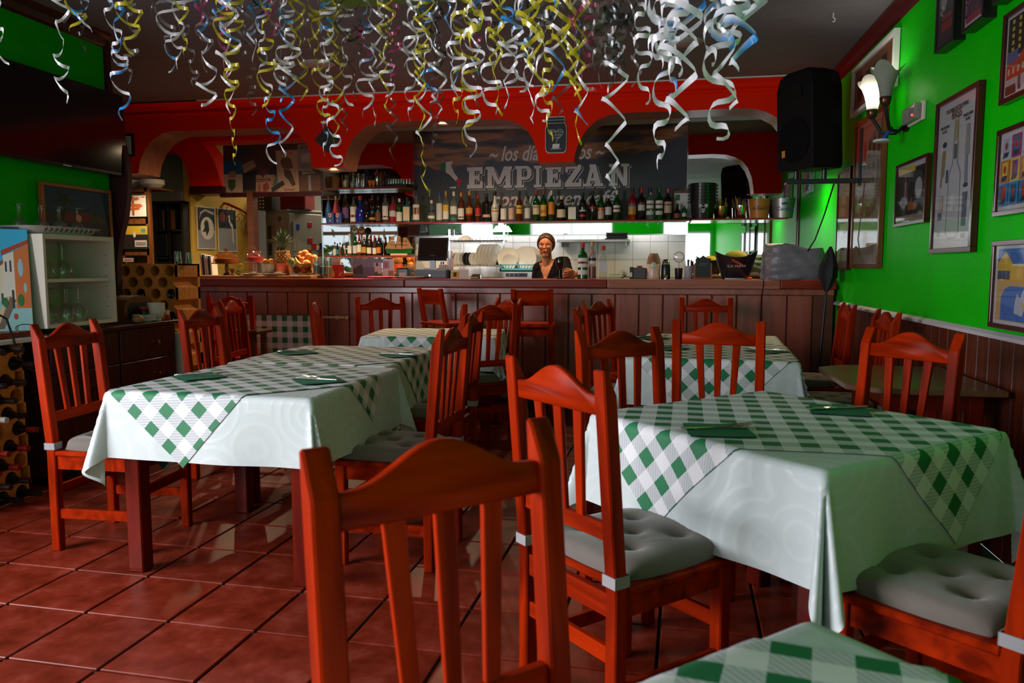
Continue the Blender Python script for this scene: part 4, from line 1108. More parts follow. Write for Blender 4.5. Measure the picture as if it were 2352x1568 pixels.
# ---- upper shelf: board, tumblers, shakers, shot glasses
p = at(761, 414, y=8.92)
t = thing('serving_board', 'round-cornered wooden board standing on the upper shelf', 'board', (p.x, 8.95, ZU))
MB().prism([(-.085, .03), (-.06, .004), (.06, .004), (.085, .03), (.09, .12), (.075, .15), (-.075, .15), (-.09, .12)], -.01, .01, 'y').build('board', wood('olive_wood', (.22, .10, .025), (.34, .17, .05), .5, 0), t, bevel=.003)
MB().prism([(-.03, .05), (-.015, .05), (.0, .15), (-.02, .15)], -.013, -.010, 'y').build('burnt_mark', pc('brown'), t)
def tumbler(px, ptop, w, Y, z, label, group, fill=None, m=None):
    p = at(px, ptop, y=Y); H = p.z-z; r = w*p.length/1800/2
    t = thing('tumbler', label, 'glass', (p.x, Y, z), 0, group)
    MB().lathe([(r*.86, 0), (r*.88, .004), (r, H), (r*.95, H), (r*.82, .012), (.001, .012)], 18).build('glass_wall', m or m_glass, t, smooth=40)
    if fill: MB().lathe([(r*.80, .014), (r*.86, H*fill[1]), (.001, H*fill[1]+.006)], 16).build('filling', fill[0], t, smooth=40)
    return t
for k, (px, tp, w) in enumerate(((793, 402, 15), (809, 396, 12), (820, 398, 14), (832, 399, 13))):
    tumbler(px, tp, w, 8.86, ZU, 'clear tumbler on the upper shelf, %s from the wooden board' % ['first', 'second', 'third', 'fourth'][k], 'tumblers on the upper shelf', (pc('yellow'), .55) if k == 0 else None)
p = at(855, 410, y=8.86)
t = thing('salt_mill', 'orange wooden figure pair beside the shakers on the upper shelf', 'figurine', (p.x, 8.84, ZU))
for s in (-1, 1): MB().lathe([(.012, 0), (.014, .01), (.010, .018), (.022, .05), (.026, .075), (.020, .085), (.001, .086)], 12, (s*.021, 0, 0)).build('figure_half', pc('orange'), t, smooth=50)
for px, tp, w, m, lab in ((842, 388, 14, pc('navy'), 'dark blue mixing cup behind the orange figures'), (865, 390, 10, m_chrome, 'tall steel cocktail shaker on the upper shelf'), (874, 393, 9, pc('brown'), 'dark brown shaker beside the steel one'), (887, 400, 11, pc('black'), 'short black canister behind the shot glasses')):
    p = at(px, tp, y=8.90); H = p.z-ZU; r = w*p.length/1800/2
    t = thing('cocktail_shaker', lab, 'shaker', (p.x, 8.91, ZU))
    MB().lathe([(r*.9, 0), (r, .004), (r*1.02, H*.62)], 16).build('shaker_body', m, t, smooth=40)
    MB().lathe([(r*1.03, H*.62), (r*.8, H*.85), (r*.45, H*.88), (r*.45, H)], 16).build('shaker_lid', m, t, smooth=40)
p = at(915, 420, y=8.84)
t = thing('shot_tray', 'black tray under the shot glasses on the upper shelf', 'tray', (p.x, 8.87, ZU))
MB().prism([(-.145, -.045), (.09, -.045), (.155, .02), (.155, .07), (-.145, .07)], 0, .035, 'z').build('tray_body', m_blackgloss, t, bevel=.003)
for k in range(9):
    x = p.x-.125+k*.031; yy = 8.85+(.0 if k < 7 else .02*(k-6))
    g = thing('shot_glass', 'small clear shot glass in the black tray, %s from the shakers' % ['first', 'second', 'third', 'fourth', 'fifth', 'sixth', 'seventh', 'eighth', 'last'][k], 'glass', (x, yy, ZU+.035), 0, 'shot glasses in the black tray')
    MB().lathe([(.011, 0), (.0145, .06), (.0135, .06), (.010, .008), (.001, .008)], 12).build('glass_wall', m_glass, g, smooth=40)

# ---- lower shelf: beers, little bottles, model ship, paddles
BE = [(790, 540, 8, 'round', G_clear, [('silver', .1, .5)], 'white', 'slim clear bottle beside the little liqueur bottles'), (803, 537, 11, 'beer', G_clear, [('white', .1, .45)], 'silver', 'clear beer bottle on the lower shelf'), (815, 536, 11, 'beer', G_green, [('silver', .1, .45)], 'green', 'green beer bottle on the lower shelf'),
      (825, 537, 11, 'beer', G_amber, [('white', .12, .5), ('red', .10, .16)], 'red', 'amber beer bottle with white and red label'), (836, 543, 12, 'beer', G_dark, [('gold', .14, .45)], 'gold', 'brown beer bottle with round gold label'),
      (848, 543, 12, 'beer', G_dark, [('white', .10, .42)], 'silver', 'brown beer bottle with square white label'), (860, 541, 10, 'beer', G_amber, [('white', .08, .38)], 'red', 'amber beer bottle with slanted white label'), (870, 540, 11, 'beer', G_dark, [('orange', .12, .40)], 'gold', 'brown beer bottle with orange label next to the ship')]
for px, tp, w, s_, g, lab, cap, label in BE: bottle(px, tp, w, 8.84, ZLW, s_, g, lab, cap, label, group='beers on the lower shelf')
for k, (px, tp, c) in enumerate(((769, 556, 'silver'), (775, 559, 'teal'), (781, 557, 'brown'), (787, 560, 'black'))):
    bottle(px, tp, 8, 8.82, ZLW, 'belly', G_dark if k % 2 else G_clear, [(c, .1, .5)], 'black', 'miniature bottle with %s label on the lower shelf' % c, group='miniature bottles')
for px, c, lab in ((815, 'cream', 'round cream tap paddle over the green beer bottle'), (830, 'gold', 'round olive tap paddle over the amber beer bottle')):
    p = at(px, 528, y=8.92); t = thing('tap_paddle', lab, 'sign', (p.x, 8.93, ZLW))
    zc = p.z-ZLW
    MB().cyl((0, -.008, zc), (0, .004, zc), .042, n=24).build('disc_rim', pc('brown'), t); MB().cyl((0, -.011, zc), (0, -.007, zc), .037, n=24).build('disc_face', pc(c), t)
    MB().prism([(-.02, -.01), (.004, .012), (.022, .006), (.004, .0), (-.004, -.014)], -.0125, -.011, 'y', 0, Matrix.Translation((0, 0, zc))).build('bird_mark', pc('purple'), t)
    MB().bb((-.006, -.005, 0), (.006, .003, zc-.04)).build('stick', pc('brown'), t)
p0 = at(915, 570, y=8.84)
t = thing('model_ship', 'model sailing ship with brown sails and green hull', 'model ship', (p0.x, 8.86, ZLW))
hl = []
for i in range(9):
    u = -1+2*i/8; w = .028*(1-u*u)**.5+.002; z0 = .045+.012*u*u; hl.append((u*.165, w, z0))
mb = MB()
for x, w, z0 in hl: mb.v += [(x*.92, 0, .022), (x, -w, z0+.028), (x, w, z0+.028)]
for i in range(8):
    a, b = 3*i, 3*i+3; mb.f += [(a, b, b+1, a+1), (a, a+2, b+2, b), (a+1, b+1, b+2, a+2)]; mb.m += [0, 0, 1]
mb.build('hull', [pc('green'), pc('brown')], t, smooth=60)
MB().bb((-.10, -.018, .0), (.10, .018, .022)).build('cradle', pc('cream'), t)
m_sail = mat('sail_cloth', (.34, .17, .075), .8)
for x, h in ((-.075, .165), (.0, .17), (.075, .15)):
    MB().cyl((x, 0, .06), (x, 0, .06+h), .003, .002, 6).build('mast', pc('brown'), t)
    for k in range(3):
        z0 = .075+k*h*.31; ww = .036-.006*k
        vs = []
        for i in range(5):
            a = -1+2*i/4; vs += [(x+a*ww, -.012*(1-a*a)-.004, z0), (x+a*ww*.85, -.012*(1-a*a)-.004, z0+h*.27)]
        MB().add(vs, [(2*i, 2*i+2, 2*i+3, 2*i+1) for i in range(4)]).build('sail', m_sail, t, smooth=60)
for x, s in ((-.13, -1), (.13, 1)): MB().add([(x+s*.045, -.002, .075), (x-s*.03, -.002, .08), (x-s*.03, -.002, .205), (x+s*.045, .002, .075), (x-s*.03, .002, .08), (x-s*.03, .002, .205)], [(0, 1, 2), (5, 4, 3), (0, 3, 4, 1), (1, 4, 5, 2), (2, 5, 3, 0)]).build('jib', m_sail, t)

# ---- back counter with dish rack, basket of plates, dishwasher
m_steelb = mat('brushed_steel', (.45, .44, .43), .3, .9)
ZK = .95
t = thing('work_counter', 'steel work counter along the tiled wall behind the bar', 'counter', (-1.3, 8.75, 0))
MB().bb((-1.55, -.25, ZK-.04), (1.5, .28, ZK)).build('worktop', m_steelb, t, bevel=.004)
MB().bb((-1.5, -.20, 0), (1.45, .28, ZK-.04)).build('cabinet', m_steelb, t)
def plate_mb(r):
    return MB().lathe([(r*.55, 0), (r*.6, .004), (r, .016), (r, .019), (r*.62, .008), (.001, .006)], 26)
plate_s = plate_mb(.075).mesh('plate', m_porc, smooth=40); plate_l = plate_mb(.125).mesh('plate', m_porc, smooth=40)
plate_d = plate_mb(.075).mesh('plate', m_blackgloss, smooth=40)
ya = 8.86
xa, xb = at(1037, 570, y=ya).x, at(1161, 570, y=ya).x
z1, z2 = hz(1100, 609, ya), hz(1100, 553, ya)
t = thing('dish_rack', 'steel two-tier wire dish rack on the tiled wall', 'dish rack', ((xa+xb)/2, ya, z1))
hw = (xb-xa)/2
for s in (-1, 1): MB().bb((s*hw-.011, -.10, -.02), (s*hw+.011, -.08, z2-z1+.13)).build('post', m_chrome, t)
for zz in (0, z2-z1):
    wr = MB()
    for yy in (-.10, -.03, .04, .11): wr.tube([(-hw, yy, zz), (hw, yy, zz)], .004, 5)
    for k in range(15): xx = -hw+.02+k*(2*hw-.04)/14; wr.tube([(xx, -.10, zz+.02), (xx, -.10, zz-.012), (xx, .11, zz-.012)], .0022, 4)
    wr.build('wire_tier', m_darkmetal, t)
GP = 'plates in the dish rack'
for k in range(13):
    f = k/12; xx = xa+.05+f*(xb-xa-.17)
    big = k > 7; dk = k in (3, 4)
    o = obj('plate', plate_d if dk else (plate_l if big else plate_s), None, (xx, ya-.01, z1+(.118 if big else .072)), rot=(R(90), 0, R(62)))
    O13 = ['first', 'second', 'third', 'fourth', 'fifth', 'sixth', 'seventh', 'eighth', 'ninth', 'tenth', 'eleventh', 'twelfth', 'last']
    tag(o, ('black' if dk else ('large white' if big else 'small white'))+' plate on edge in the dish rack, %s from the till' % O13[k], 'plate', GP)
for k in range(5):
    o = MB().tube([(0, 0, 0), (.004, -.006, .08), (.012, -.004, .15)], [.011, .006, .016], 6).build('ladle', m_darkmetal)
    o.location = (xb-.10+k*.018, ya-.03, z1+.004); o.rotation_euler = (0, R(12), R(40*k)); tag(o, 'dark kitchen utensil at the end of the dish rack, %s from the plates' % O13[k], 'utensil', 'utensils in the rack')
bw = MB().lathe([(.03, 0), (.075, .035), (.085, .06), (.080, .06), (.07, .035), (.001, .006)], 22).build('mixing_bowl', m_porc, None, smooth=40)
bw.location = (xa+.17, ya, z2+.062); bw.rotation_euler = (R(180), 0, 0); tag(bw, 'white bowl upturned on the top tier of the dish rack', 'bowl')
# blue basket with big plates
bx0, bx1 = at(1153, 620, y=8.66).x, at(1233, 620, y=8.66).x
zb0, zb1 = hz(1190, 623, 8.66), hz(1190, 607, 8.66)
t = thing('dish_basket', 'light blue plastic dish basket beside the woman', 'basket', ((bx0+bx1)/2, 8.70, zb0))
hb = (bx1-bx0)/2; hh2 = zb1-zb0; m_bskt = mat('blue_plastic', (.06, .36, .52), .4)
mb = MB(); mb.bb((-hb, -.17, 0), (hb, .17, .012)).bb((-hb, -.17, 0), (hb, -.155, hh2*.45)).bb((-hb, .155, 0), (hb, .17, hh2)).bb((-hb, -.17, 0), (-hb+.015, .17, hh2)).bb((hb-.015, -.17, 0), (hb, .17, hh2)).bb((-hb, -.17, hh2*.86), (hb, -.155, hh2))
for k in range(11): x = -hb+.02+k*(2*hb-.04)/10; mb.hexa([(x-.004, -.168, hh2*.4), (x+.004, -.168, hh2*.4), (x+.004, -.158, hh2*.4), (x-.004, -.158, hh2*.4), (x+.012, -.168, hh2*.9), (x+.020, -.168, hh2*.9), (x+.020, -.158, hh2*.9), (x+.012, -.158, hh2*.9)])
mb.build('basket_body', m_bskt, t)
for k, (dx, dy, s) in enumerate(((-.10, -.09, .7), (-.125, -.04, 1.0), (.075, -.07, 1.05), (.09, -.03, 1.05), (.105, .01, 1.05), (.12, .05, 1.05), (-.10, .03, 1.0))):
    o = obj('plate', plate_l, None, ((bx0+bx1)/2+dx, 8.70+dy, zb0+.018+.125*s), rot=(R(97), 0, R(-8))); o.scale = (s, s, 1)
    tag(o, ['small white plate at the front of the blue basket', 'white plate leaning in the blue basket behind the small one', 'large white plate in the blue basket nearest the woman', 'large white plate second of the row in the blue basket', 'large white plate third of the row in the blue basket', 'large white plate last of the row in the blue basket', 'white plate at the back of the blue basket'][k], 'plate', 'plates in the blue basket')
px0, px1 = at(1137, 630, y=8.5).x, at(1226, 630, y=8.5).x
t = thing('dishwasher', 'steel undercounter dishwasher with black control strip', 'dishwasher', ((px0+px1)/2, 8.68, 0))
hw2 = (px1-px0)/2; zt2 = zb0-.003
MB().bb((-hw2, -.22, ZK+.003), (hw2, .22, zt2)).build('housing', m_steelb, t, bevel=.004)
MB().bb((-hw2*.4, -.226, zt2-.055), (hw2*.7, -.22, zt2-.015)).build('control_strip', m_blackgloss, t)
for k in range(3): MB().cyl((-hw2*.2+k*.05, -.232, zt2-.035), (-hw2*.2+k*.05, -.226, zt2-.035), .008, n=10).build('knob', m_chrome, t)
# steel wall shelf with black menus
q0, q1 = at(1282, 552, y=8.92).x, at(1447, 552, y=8.92).x; zq = hz(1400, 556, 8.92)
t = thing('wall_shelf', 'narrow steel shelf on the white tiles', 'shelf', ((q0+q1)/2, 8.90, zq))
MB().bb((-(q1-q0)/2, -.10, 0), ((q1-q0)/2, .135, .028)).build('tray_board', m_steelb, t, bevel=.003)
for s in (-1, 1): MB().bb((s*(q1-q0)/2*.9-.006, -.05, -.05), (s*(q1-q0)/2*.9+.006, .135, 0)).build('bracket', m_steelb, t)
for k in range(6):
    o = MB().bb((-.115, -.09, 0), (.115, .09, .011)).build('menu_folder', m_black, None, bevel=.002)
    o.location = (q1-.15+.006*(k % 3), 8.90, zq+.0285+k*.0125); o.rotation_euler = (0, R(.6), R((-7, 4, -3, 6, 2, -9)[k])); tag(o, 'black menu folder on the steel shelf, %s of the pile' % ['lowest', 'second', 'third', 'fourth', 'fifth', 'topmost'][k], 'menu', 'black menu folders')

# ================================================================ THINGS ON THE BAR TOP
def on_bar(px, Y): return at(px, 620, y=Y).x
bottle(1339, 557, 24, 7.30, ZB, 'round', G_green, [('white', .32, .58), ('red', .42, .48), ('white', .12, .25)], 'red', 'large green vermouth bottle standing on the bar', group='bottles on the bar top', mark=('MARTINI', .045, 'navy', .43))
bottle(1361, 554, 19, 7.34, ZB, 'round', gl('half_red', (.85, .75, .74), (.5, .3, .3), .25), [('navy', .48, .56), ('white', .40, .48)], 'gold', 'clear bottle half filled with dark pink liquor on the bar', group='bottles on the bar top')
p = at(1361, 600, y=7.34)
MB().lathe([(.001, .006), (.034, .008), (.034, .115), (.001, .116)], 16).build('liquor', gl('plum', (.35, .03, .08), (.16, .008, .025), .75), [o for o in bpy.data.objects if o.get('label') == 'clear bottle half filled with dark pink liquor on the bar'][0], smooth=40)
bottle(1386, 564, 22, 7.32, ZB, 'square', G_clear, [('silver', .2, .5)], 'red', 'square clear gin bottle with red cap on the bar', group='bottles on the bar top')
# herbs, plastic box, grey box, juicer, grinder, strainer, holder, blackboard
x = on_bar(1432, 7.32); t = thing('herb_bunch', 'bunch of dark green mint on the bar', 'herbs', (x, 7.34, ZB))
rnd = random.Random(4); mb = MB()
for k in range(90):
    a, b, c = rnd.gauss(0, .022), rnd.gauss(0, .02), abs(rnd.gauss(.028, .018))+.004; q = rnd.uniform(0, 6.28); e = .011
    mb.add([(a, b, c), (a+e*math.cos(q), b+e*math.sin(q), c+.004), (a+1.7*e*math.cos(q+.3), b+1.7*e*math.sin(q+.3), c-.001), (a+e*math.cos(q+.8), b+e*math.sin(q+.8), c-.002)], [(0, 1, 2, 3)])
mb.build('mint_leaves', mat('mint', (.008, .06, .010), .5), t)
x = on_bar(1412, 7.3); t = thing('plastic_box', 'low clear plastic box beside the gin bottle', 'box', (x, 7.30, ZB))
MB().bb((-.05, -.035, 0), (.05, .035, .042)).build('tub', m_glass, t, bevel=.004); MB().bb((-.053, -.038, .042), (.053, .038, .048)).build('lid', glass('frosted', (.8, .85, .85), (.6, .62, .62), .4), t)
x = on_bar(1468, 7.32); t = thing('napkin_dispenser', 'dark grey dispenser box with a red clip on top', 'dispenser', (x, 7.34, ZB))
MB().bb((-.050, -.05, 0), (.050, .05, .105)).build('box_front', mat('grey_box', (.06, .06, .065), .5), t, bevel=.003)
MB().bb((-.085, -.03, 0), (-.052, .05, .11)).build('side_bin', m_black, t, bevel=.003)
MB().bb((.052, -.03, 0), (.072, .05, .10)).build('side_bin', m_black, t, bevel=.003)
MB().bb((-.02, -.02, .105), (.028, .01, .122)).build('red_clip', pc('red'), t, bevel=.003)
MB().bb((-.083, -.032, .02), (-.063, -.029, .06)).build('barcode', pc('white'), t)
x = on_bar(1501, 7.30); t = thing('juicer', 'cream electric citrus juicer with domed smoked lid', 'juicer', (x, 7.32, ZB)); mcr = mat('cream_plastic', (.60, .47, .38), .28)
MB().lathe([(.060, 0), (.063, .006), (.058, .05), (.060, .10), (.064, .135)], 26).build('motor_base', mcr, t, smooth=50)
MB().lathe([(.064, .136), (.060, .17), (.050, .205), (.036, .232), (.034, .234), (.001, .235)], 26).build('dome_lid', gl('smoke', (.6, .5, .42), (.35, .22, .14), .45), t, smooth=50)
MB().lathe([(.036, .136), (.034, .18), (.02, .215), (.001, .222)], 16).build('cone', pc('orange'), t, smooth=50)
MB().ball((0, -.050, .125), .030, 16, 10, 0, (1, .55, 1.35)).build('front_badge', mat('pale_green', (.50, .55, .45), .3), t, smooth=60)
x = on_bar(1529, 7.32); t = thing('coffee_grinder', 'black grinder with steel dome on the bar', 'grinder', (x, 7.34, ZB))
MB().lathe([(.040, 0), (.042, .01), (.040, .12), (.036, .135)], 20).build('grinder_body', m_blackgloss, t, smooth=50)
MB().lathe([(.037, .136), (.034, .16), (.02, .178), (.001, .182)], 20).build('steel_dome', m_chrome, t, smooth=50)
MB().lathe([(.018, .0), (.018, .03), (.012, .036), (.001, .037)], 12, (0, -.045, 0)).build('steel_foot', m_chrome, t, smooth=50)
x = on_bar(1559, 7.34); t = thing('strainer', 'round wire strainer standing in a dark holder', 'strainer', (x, 7.36, ZB))
MB().lathe([(.030, 0), (.032, .004), (.036, .10), (.033, .10), (.028, .008), (.001, .008)], 16).build('holder', m_black, t, smooth=50)
MB().cyl((.0, 0, .02), (.0, 0, .15), .008, n=8).build('handle', pc('cream'), t)
mb = MB()
for k in range(7): mb.tube([(-.046+.0*k, -.006, .20)] + [(.046*math.cos(PI-PI*i/8)*1.0, -.006-.02*math.sin(PI*i/8), .20+.046*math.sin(2*PI*k/7)*math.sin(PI*i/8)) for i in range(1, 9)], .0012, 4)
mb.tube([(.046*math.cos(2*PI*i/24), -.006, .20+.046*math.sin(2*PI*i/24)) for i in range(25)], .003, 5); mb.build('wire_mesh', m_chrome, t)
x = on_bar(1582, 7.32); t = thing('utensil_cup', 'grey perforated cup of knives on the bar', 'cup', (x, 7.34, ZB))
MB().lathe([(.034, 0), (.036, .003), (.038, .12), (.035, .12), (.032, .008), (.001, .008)], 20).build('cup_wall', mat('grey_plastic', (.34, .33, .36), .5), t, smooth=40)
for k in range(4): MB().bb((-.024+k*.014, -.004, .02), (-.014+k*.014, .004, .165+.012*(k % 2))).build('knife_handle', m_black if k % 2 else m_chrome, t)
x = on_bar(1615, 7.30); t = thing('menu_blackboard', 'small blackboard with orange wooden feet on the bar', 'blackboard', (x, 7.32, ZB))
MB().bb((-.068, -.006, .02), (.068, .006, .165)).prism([(-.068, .165), (.068, .165), (.068, .185), (.03, .19), (.0, .215), (-.03, .19), (-.068, .185)], -.006, .006, 'y').build('slate', m_black, t)
for s in (-1, 1): MB().bb((s*.072-.006, -.010, 0), (s*.072+.006, .010, .145)).build('side_batten', pc('brown') if 0 else mat('orange_wood', (.34, .08, .025), .5), t)
MB().bb((-.085, -.03, 0), (.085, .03, .016)).build('foot', MATS['orange_wood'], t)
ms = MB(); ms.bb((-.04, -.0075, .125), (.03, -.006, .128)).bb((-.03, -.0075, .14), (.045, -.006, .143)); ms.build('chalk_line', mat('chalk', (.25, .25, .25), .8), t)
# champagne cooler bowl
x = on_bar(1690, 7.28); t = thing('champagne_bowl', 'large black wavy-rimmed champagne bowl on the bar', 'bowl', (x, 7.32, ZB))
n = 32; mb = MB(); prof_ = [(.110, .0), (.122, .02), (.150, .10), (.178, .19), (.190, .225)]
for k, (r, z) in enumerate(prof_):
    for i in range(n):
        a = 2*PI*i/n; f = k/4; zz = z+f*f*(.030*math.cos(2*a)); mb.v.append((r*math.cos(a), r*.75*math.sin(a), zz))
for k, (r, z) in enumerate(reversed(prof_)):
    for i in range(n):
        a = 2*PI*i/n; f = 1-k/4; zz = z+f*f*(.030*math.cos(2*a)); mb.v.append(((r-.005)*math.cos(a), (r*.75-.005)*math.sin(a), max(zz, .008)))
K = len(prof_)*2
for k in range(K-1):
    for i in range(n): j = (i+1) % n; mb.f.append((k*n+i, k*n+j, (k+1)*n+j, (k+1)*n+i)); mb.m.append(0)
mb.f.append(tuple(range(n-1, -1, -1))); mb.m.append(0); mb.f.append(tuple((K-1)*n+i for i in range(n))); mb.m.append(0)
mb.build('bowl_wall', mat('navy_black', (.008, .008, .013), .3), t, smooth=50)
MB().lathe([(.104, -.0), (.108, .012)], 28).build('foot_ring', pc('silver'), t)
MB().ball((0, 0, .17), .12, 18, 8, 0, (.95, .6, .75)).build('yellow_cloth', mat('yellow_cloth', (.42, .36, .02), .8), t, smooth=50)
text('lettering', 'G.H. MUMM', .030, pc('cream'), t, (-.005, -.137, .108), align='CENTER')
MB().prism([(-.045, .185), (-.045, .165), (.02, .130), (.048, .120), (.050, .112), (.052, .135)], -.146, -.140, 'y').build('red_sash', pc('red'), t)
x = on_bar(1729, 7.2); o = MB().ball((0, 0, .012), .014, 10, 6, 0, (1.6, 1, .8)).build('lighter_toy', mat('bright_orange', (.75, .06, .01), .4), None, smooth=60); o.location = (on_bar(1723, 7.12), 7.12, ZB); tag(o, 'tiny bright orange trinket beside the champagne bowl', 'trinket')
# grey covered machine
x0, x1 = on_bar(1747, 7.25), on_bar(1897, 7.25); xc = (x0+x1)/2; hw3 = min((x1-x0)/2, XR-.03-xc)
nn, mm = 56, 26; mb = MB(); rnd = random.Random(2); ph = [rnd.uniform(0, 6.28) for _ in range(20)]
H = .295
for j in range(mm+1):
    v = j/mm; z = H*min(1, v/.72); sh = 1.0 if v < .72 else max(.02, math.cos((v-.72)/.28*PI/2)**.8)
    for i in range(nn):
        a = 2*PI*i/nn; ca_, sa_ = math.cos(a), math.sin(a)
        e = 3.2; rx = (abs(ca_)**e+abs(sa_)**e)**(-1/e)
        bul = 1.0-.10*min(1, v/.72)+.05*math.sin(PI*min(1, v/.72))
        fold = .030*math.sin(3*a+9*v+ph[0])*math.sin(7*v+ph[1])+.022*math.sin(26*v+2.2*math.sin(2*a+ph[2])+ph[3])*(1 if v < .7 else .35)+.012*math.sin(11*a+14*v+ph[4])
        top = .035*math.cos(a+2.6)*(min(1, v/.72))**2
        mb.v.append((hw3*.97*rx*ca_*sh*(bul+fold*.7), .20*rx*sa_*sh*(bul+fold), max(.0, z*(.93+.0)+top+(.012*math.sin(5*a+ph[5]) if v > .5 else 0))))
for j in range(mm):
    for i in range(nn): k = (i+1) % nn; mb.f.append((j*nn+i, j*nn+k, (j+1)*nn+k, (j+1)*nn+i)); mb.m.append(0)
mb.f.append(tuple(range(nn-1, -1, -1))); mb.m.append(0)
mb.f.append(tuple(mm*nn+i for i in range(nn))); mb.m.append(0)
o = mb.build('dust_cover', mat('grey_nylon', (.17, .165, .185), .42, bump=(9, .5, .03)), None, smooth=70); o.location = (xc, 7.27, ZB); tag(o, 'crumpled grey dust cover over a machine at the end of the bar', 'cover')
# plates, card, printer, cash drawer, monitor, pens
def flat_plate(px, Y, r, label, food):
    x = on_bar(px, Y); t = thing('serving_plate', label, 'plate', (x, Y, ZB))
    plate_mb(r).build('plate_dish', m_porc, t, smooth=40)
    MB().lathe([(r*.60, .008), (r*.93, .019), (r*.80, .022), (.001, .014)], 22).build('food_layer', food, t, smooth=40)
flat_plate(878, 7.18, .145, 'white plate with red-rimmed food left of the cash drawer', mat('tomato', (.55, .06, .02), .5))
flat_plate(945, 7.14, .125, 'white plate with dark food before the cash drawer', mat('dark_food', (.10, .03, .02), .6))
x0, x1 = on_bar(951, 7.30), on_bar(1027, 7.30)
t = thing('cash_drawer', 'blue-grey metal cash drawer under the till monitor', 'cash drawer', ((x0+x1)/2, 7.42, ZB)); w = (x1-x0)/2; mcd = mat('blue_grey_metal', (.05, .055, .085), .4)
MB().bb((-w, -.14, 0), (w, .14, .088)).build('drawer_case', mcd, t, bevel=.004)
MB().bb((-w+.008, -.146, .008), (w-.008, -.14, .08)).build('drawer_front', mcd, t, bevel=.002)
for s in (-1, 1): MB().bb((s*w*.48-.05, -.1475, .044), (s*w*.48+.05, -.1455, .049)).build('slot', m_black, t)
MB().cyl((0, -.154, .03), (0, -.146, .03), .008, n=10).build('lock', m_chrome, t)
t = thing('till_monitor', 'black touch-screen till on the cash drawer', 'monitor', ((x0+x1)/2-.01, 7.40, ZB+.0885)); w = .148; zt = hz(985, 546, 7.38)-ZB-.0885; zb = hz(985, 598, 7.38)-ZB-.0885
MB().bb((-.07, -.06, 0), (.07, .08, .012)).bb((-.025, .0, .012), (.025, .03, zb+.05)).build('stand', m_blackgloss, t)
Mt = Matrix.Translation((0, 0, zb)) @ Matrix.Rotation(R(-16), 4, 'X') @ Matrix.Translation((0, 0, -zb))
MB().bb((-w, -.012, zb), (w, .018, zt+.01), 0, Mt).build('screen_bezel', m_blackgloss, t, bevel=.004)
MB().bb((-w*.90, -.0135, zb+.030), (w*.90, -.0118, zt-.008), 0, Mt).build('screen', mat('screen_dark', (.012, .006, .004), .08), t)
t = thing('pen_cup', 'white cup of coloured pens beside the till', 'cup', (on_bar(1034, 7.40), 7.40, ZB+.0))
zc = hz(1034, 593, 7.40)-ZB
MB().bb((-.04, -.04, 0), (.04, .04, .07)).build('riser_box', m_blackgloss, t)
MB().lathe([(.026, .07), (.030, .075), (.034, zc), (.031, zc), (.026, .085), (.001, .085)], 18).build('cup_wall', m_porc, t, smooth=50)
for k, c in enumerate(('blue', 'red', 'teal', 'black', 'green', 'red')):
    a = k*1.05; MB().cyl((.012*math.cos(a), .012*math.sin(a), .09), (.040*math.cos(a), .03*math.sin(a), zc+.05+.012*(k % 3)), .004, n=6).build('pen', pc(c), t)
t = thing('card_box', 'small pale card box between till and pen cup', 'box', (on_bar(1017, 7.36), 7.36, ZB+.0885)); MB().bb((-.032, -.025, 0), (.032, .025, .045)).build('box_body', pc('pinkish'), t, bevel=.002); MB().bb((-.020, -.006, .045), (-.008, .006, .072)).bb((.002, -.006, .045), (.014, .006, .074)).build('cards', pc('blue'), t)
t = thing('postcard', 'white card with a yellow picture propped on the bar', 'card', (on_bar(1055, 7.22), 7.22, ZB)); M_ = Matrix.Rotation(R(-14), 4, 'X')
MB().bb((-.086, -.001, 0), (.086, .001, .085), 0, M_).build('card_sheet', pc('white'), t); MB().bb((-.078, -.0022, .012), (-.004, -.001, .068), 0, M_).build('picture', pc('yellow'), t); MB().bb((-.058, -.003, .02), (-.03, -.0022, .06), 0, M_).build('picture_dark', pc('black'), t)
t = thing('card_reader', 'small black card reader beside the white card', 'card reader', (on_bar(1092, 7.22), 7.22, ZB)); MB().hexa([(-.045, -.05, 0), (.045, -.05, 0), (.045, .05, 0), (-.045, .05, 0), (-.04, -.045, .012), (.04, -.045, .012), (.04, .05, .045), (-.04, .05, .045)]).build('reader_body', m_blackgloss, t, bevel=.003); MB().bb((.05, -.02, 0), (.062, .02, .04)).build('reader_cradle', m_chrome, t)
t = thing('label_printer', 'black receipt printer with paper, left of the till', 'printer', (on_bar(929, 7.42), 7.42, ZB)); MB().bb((-.06, -.07, 0), (.06, .07, .10)).build('printer_body', m_blackgloss, t, bevel=.012, seg=2); MB().bb((-.03, -.073, .015), (.035, -.070, .055)).build('paper_slot', pc('silver'), t)
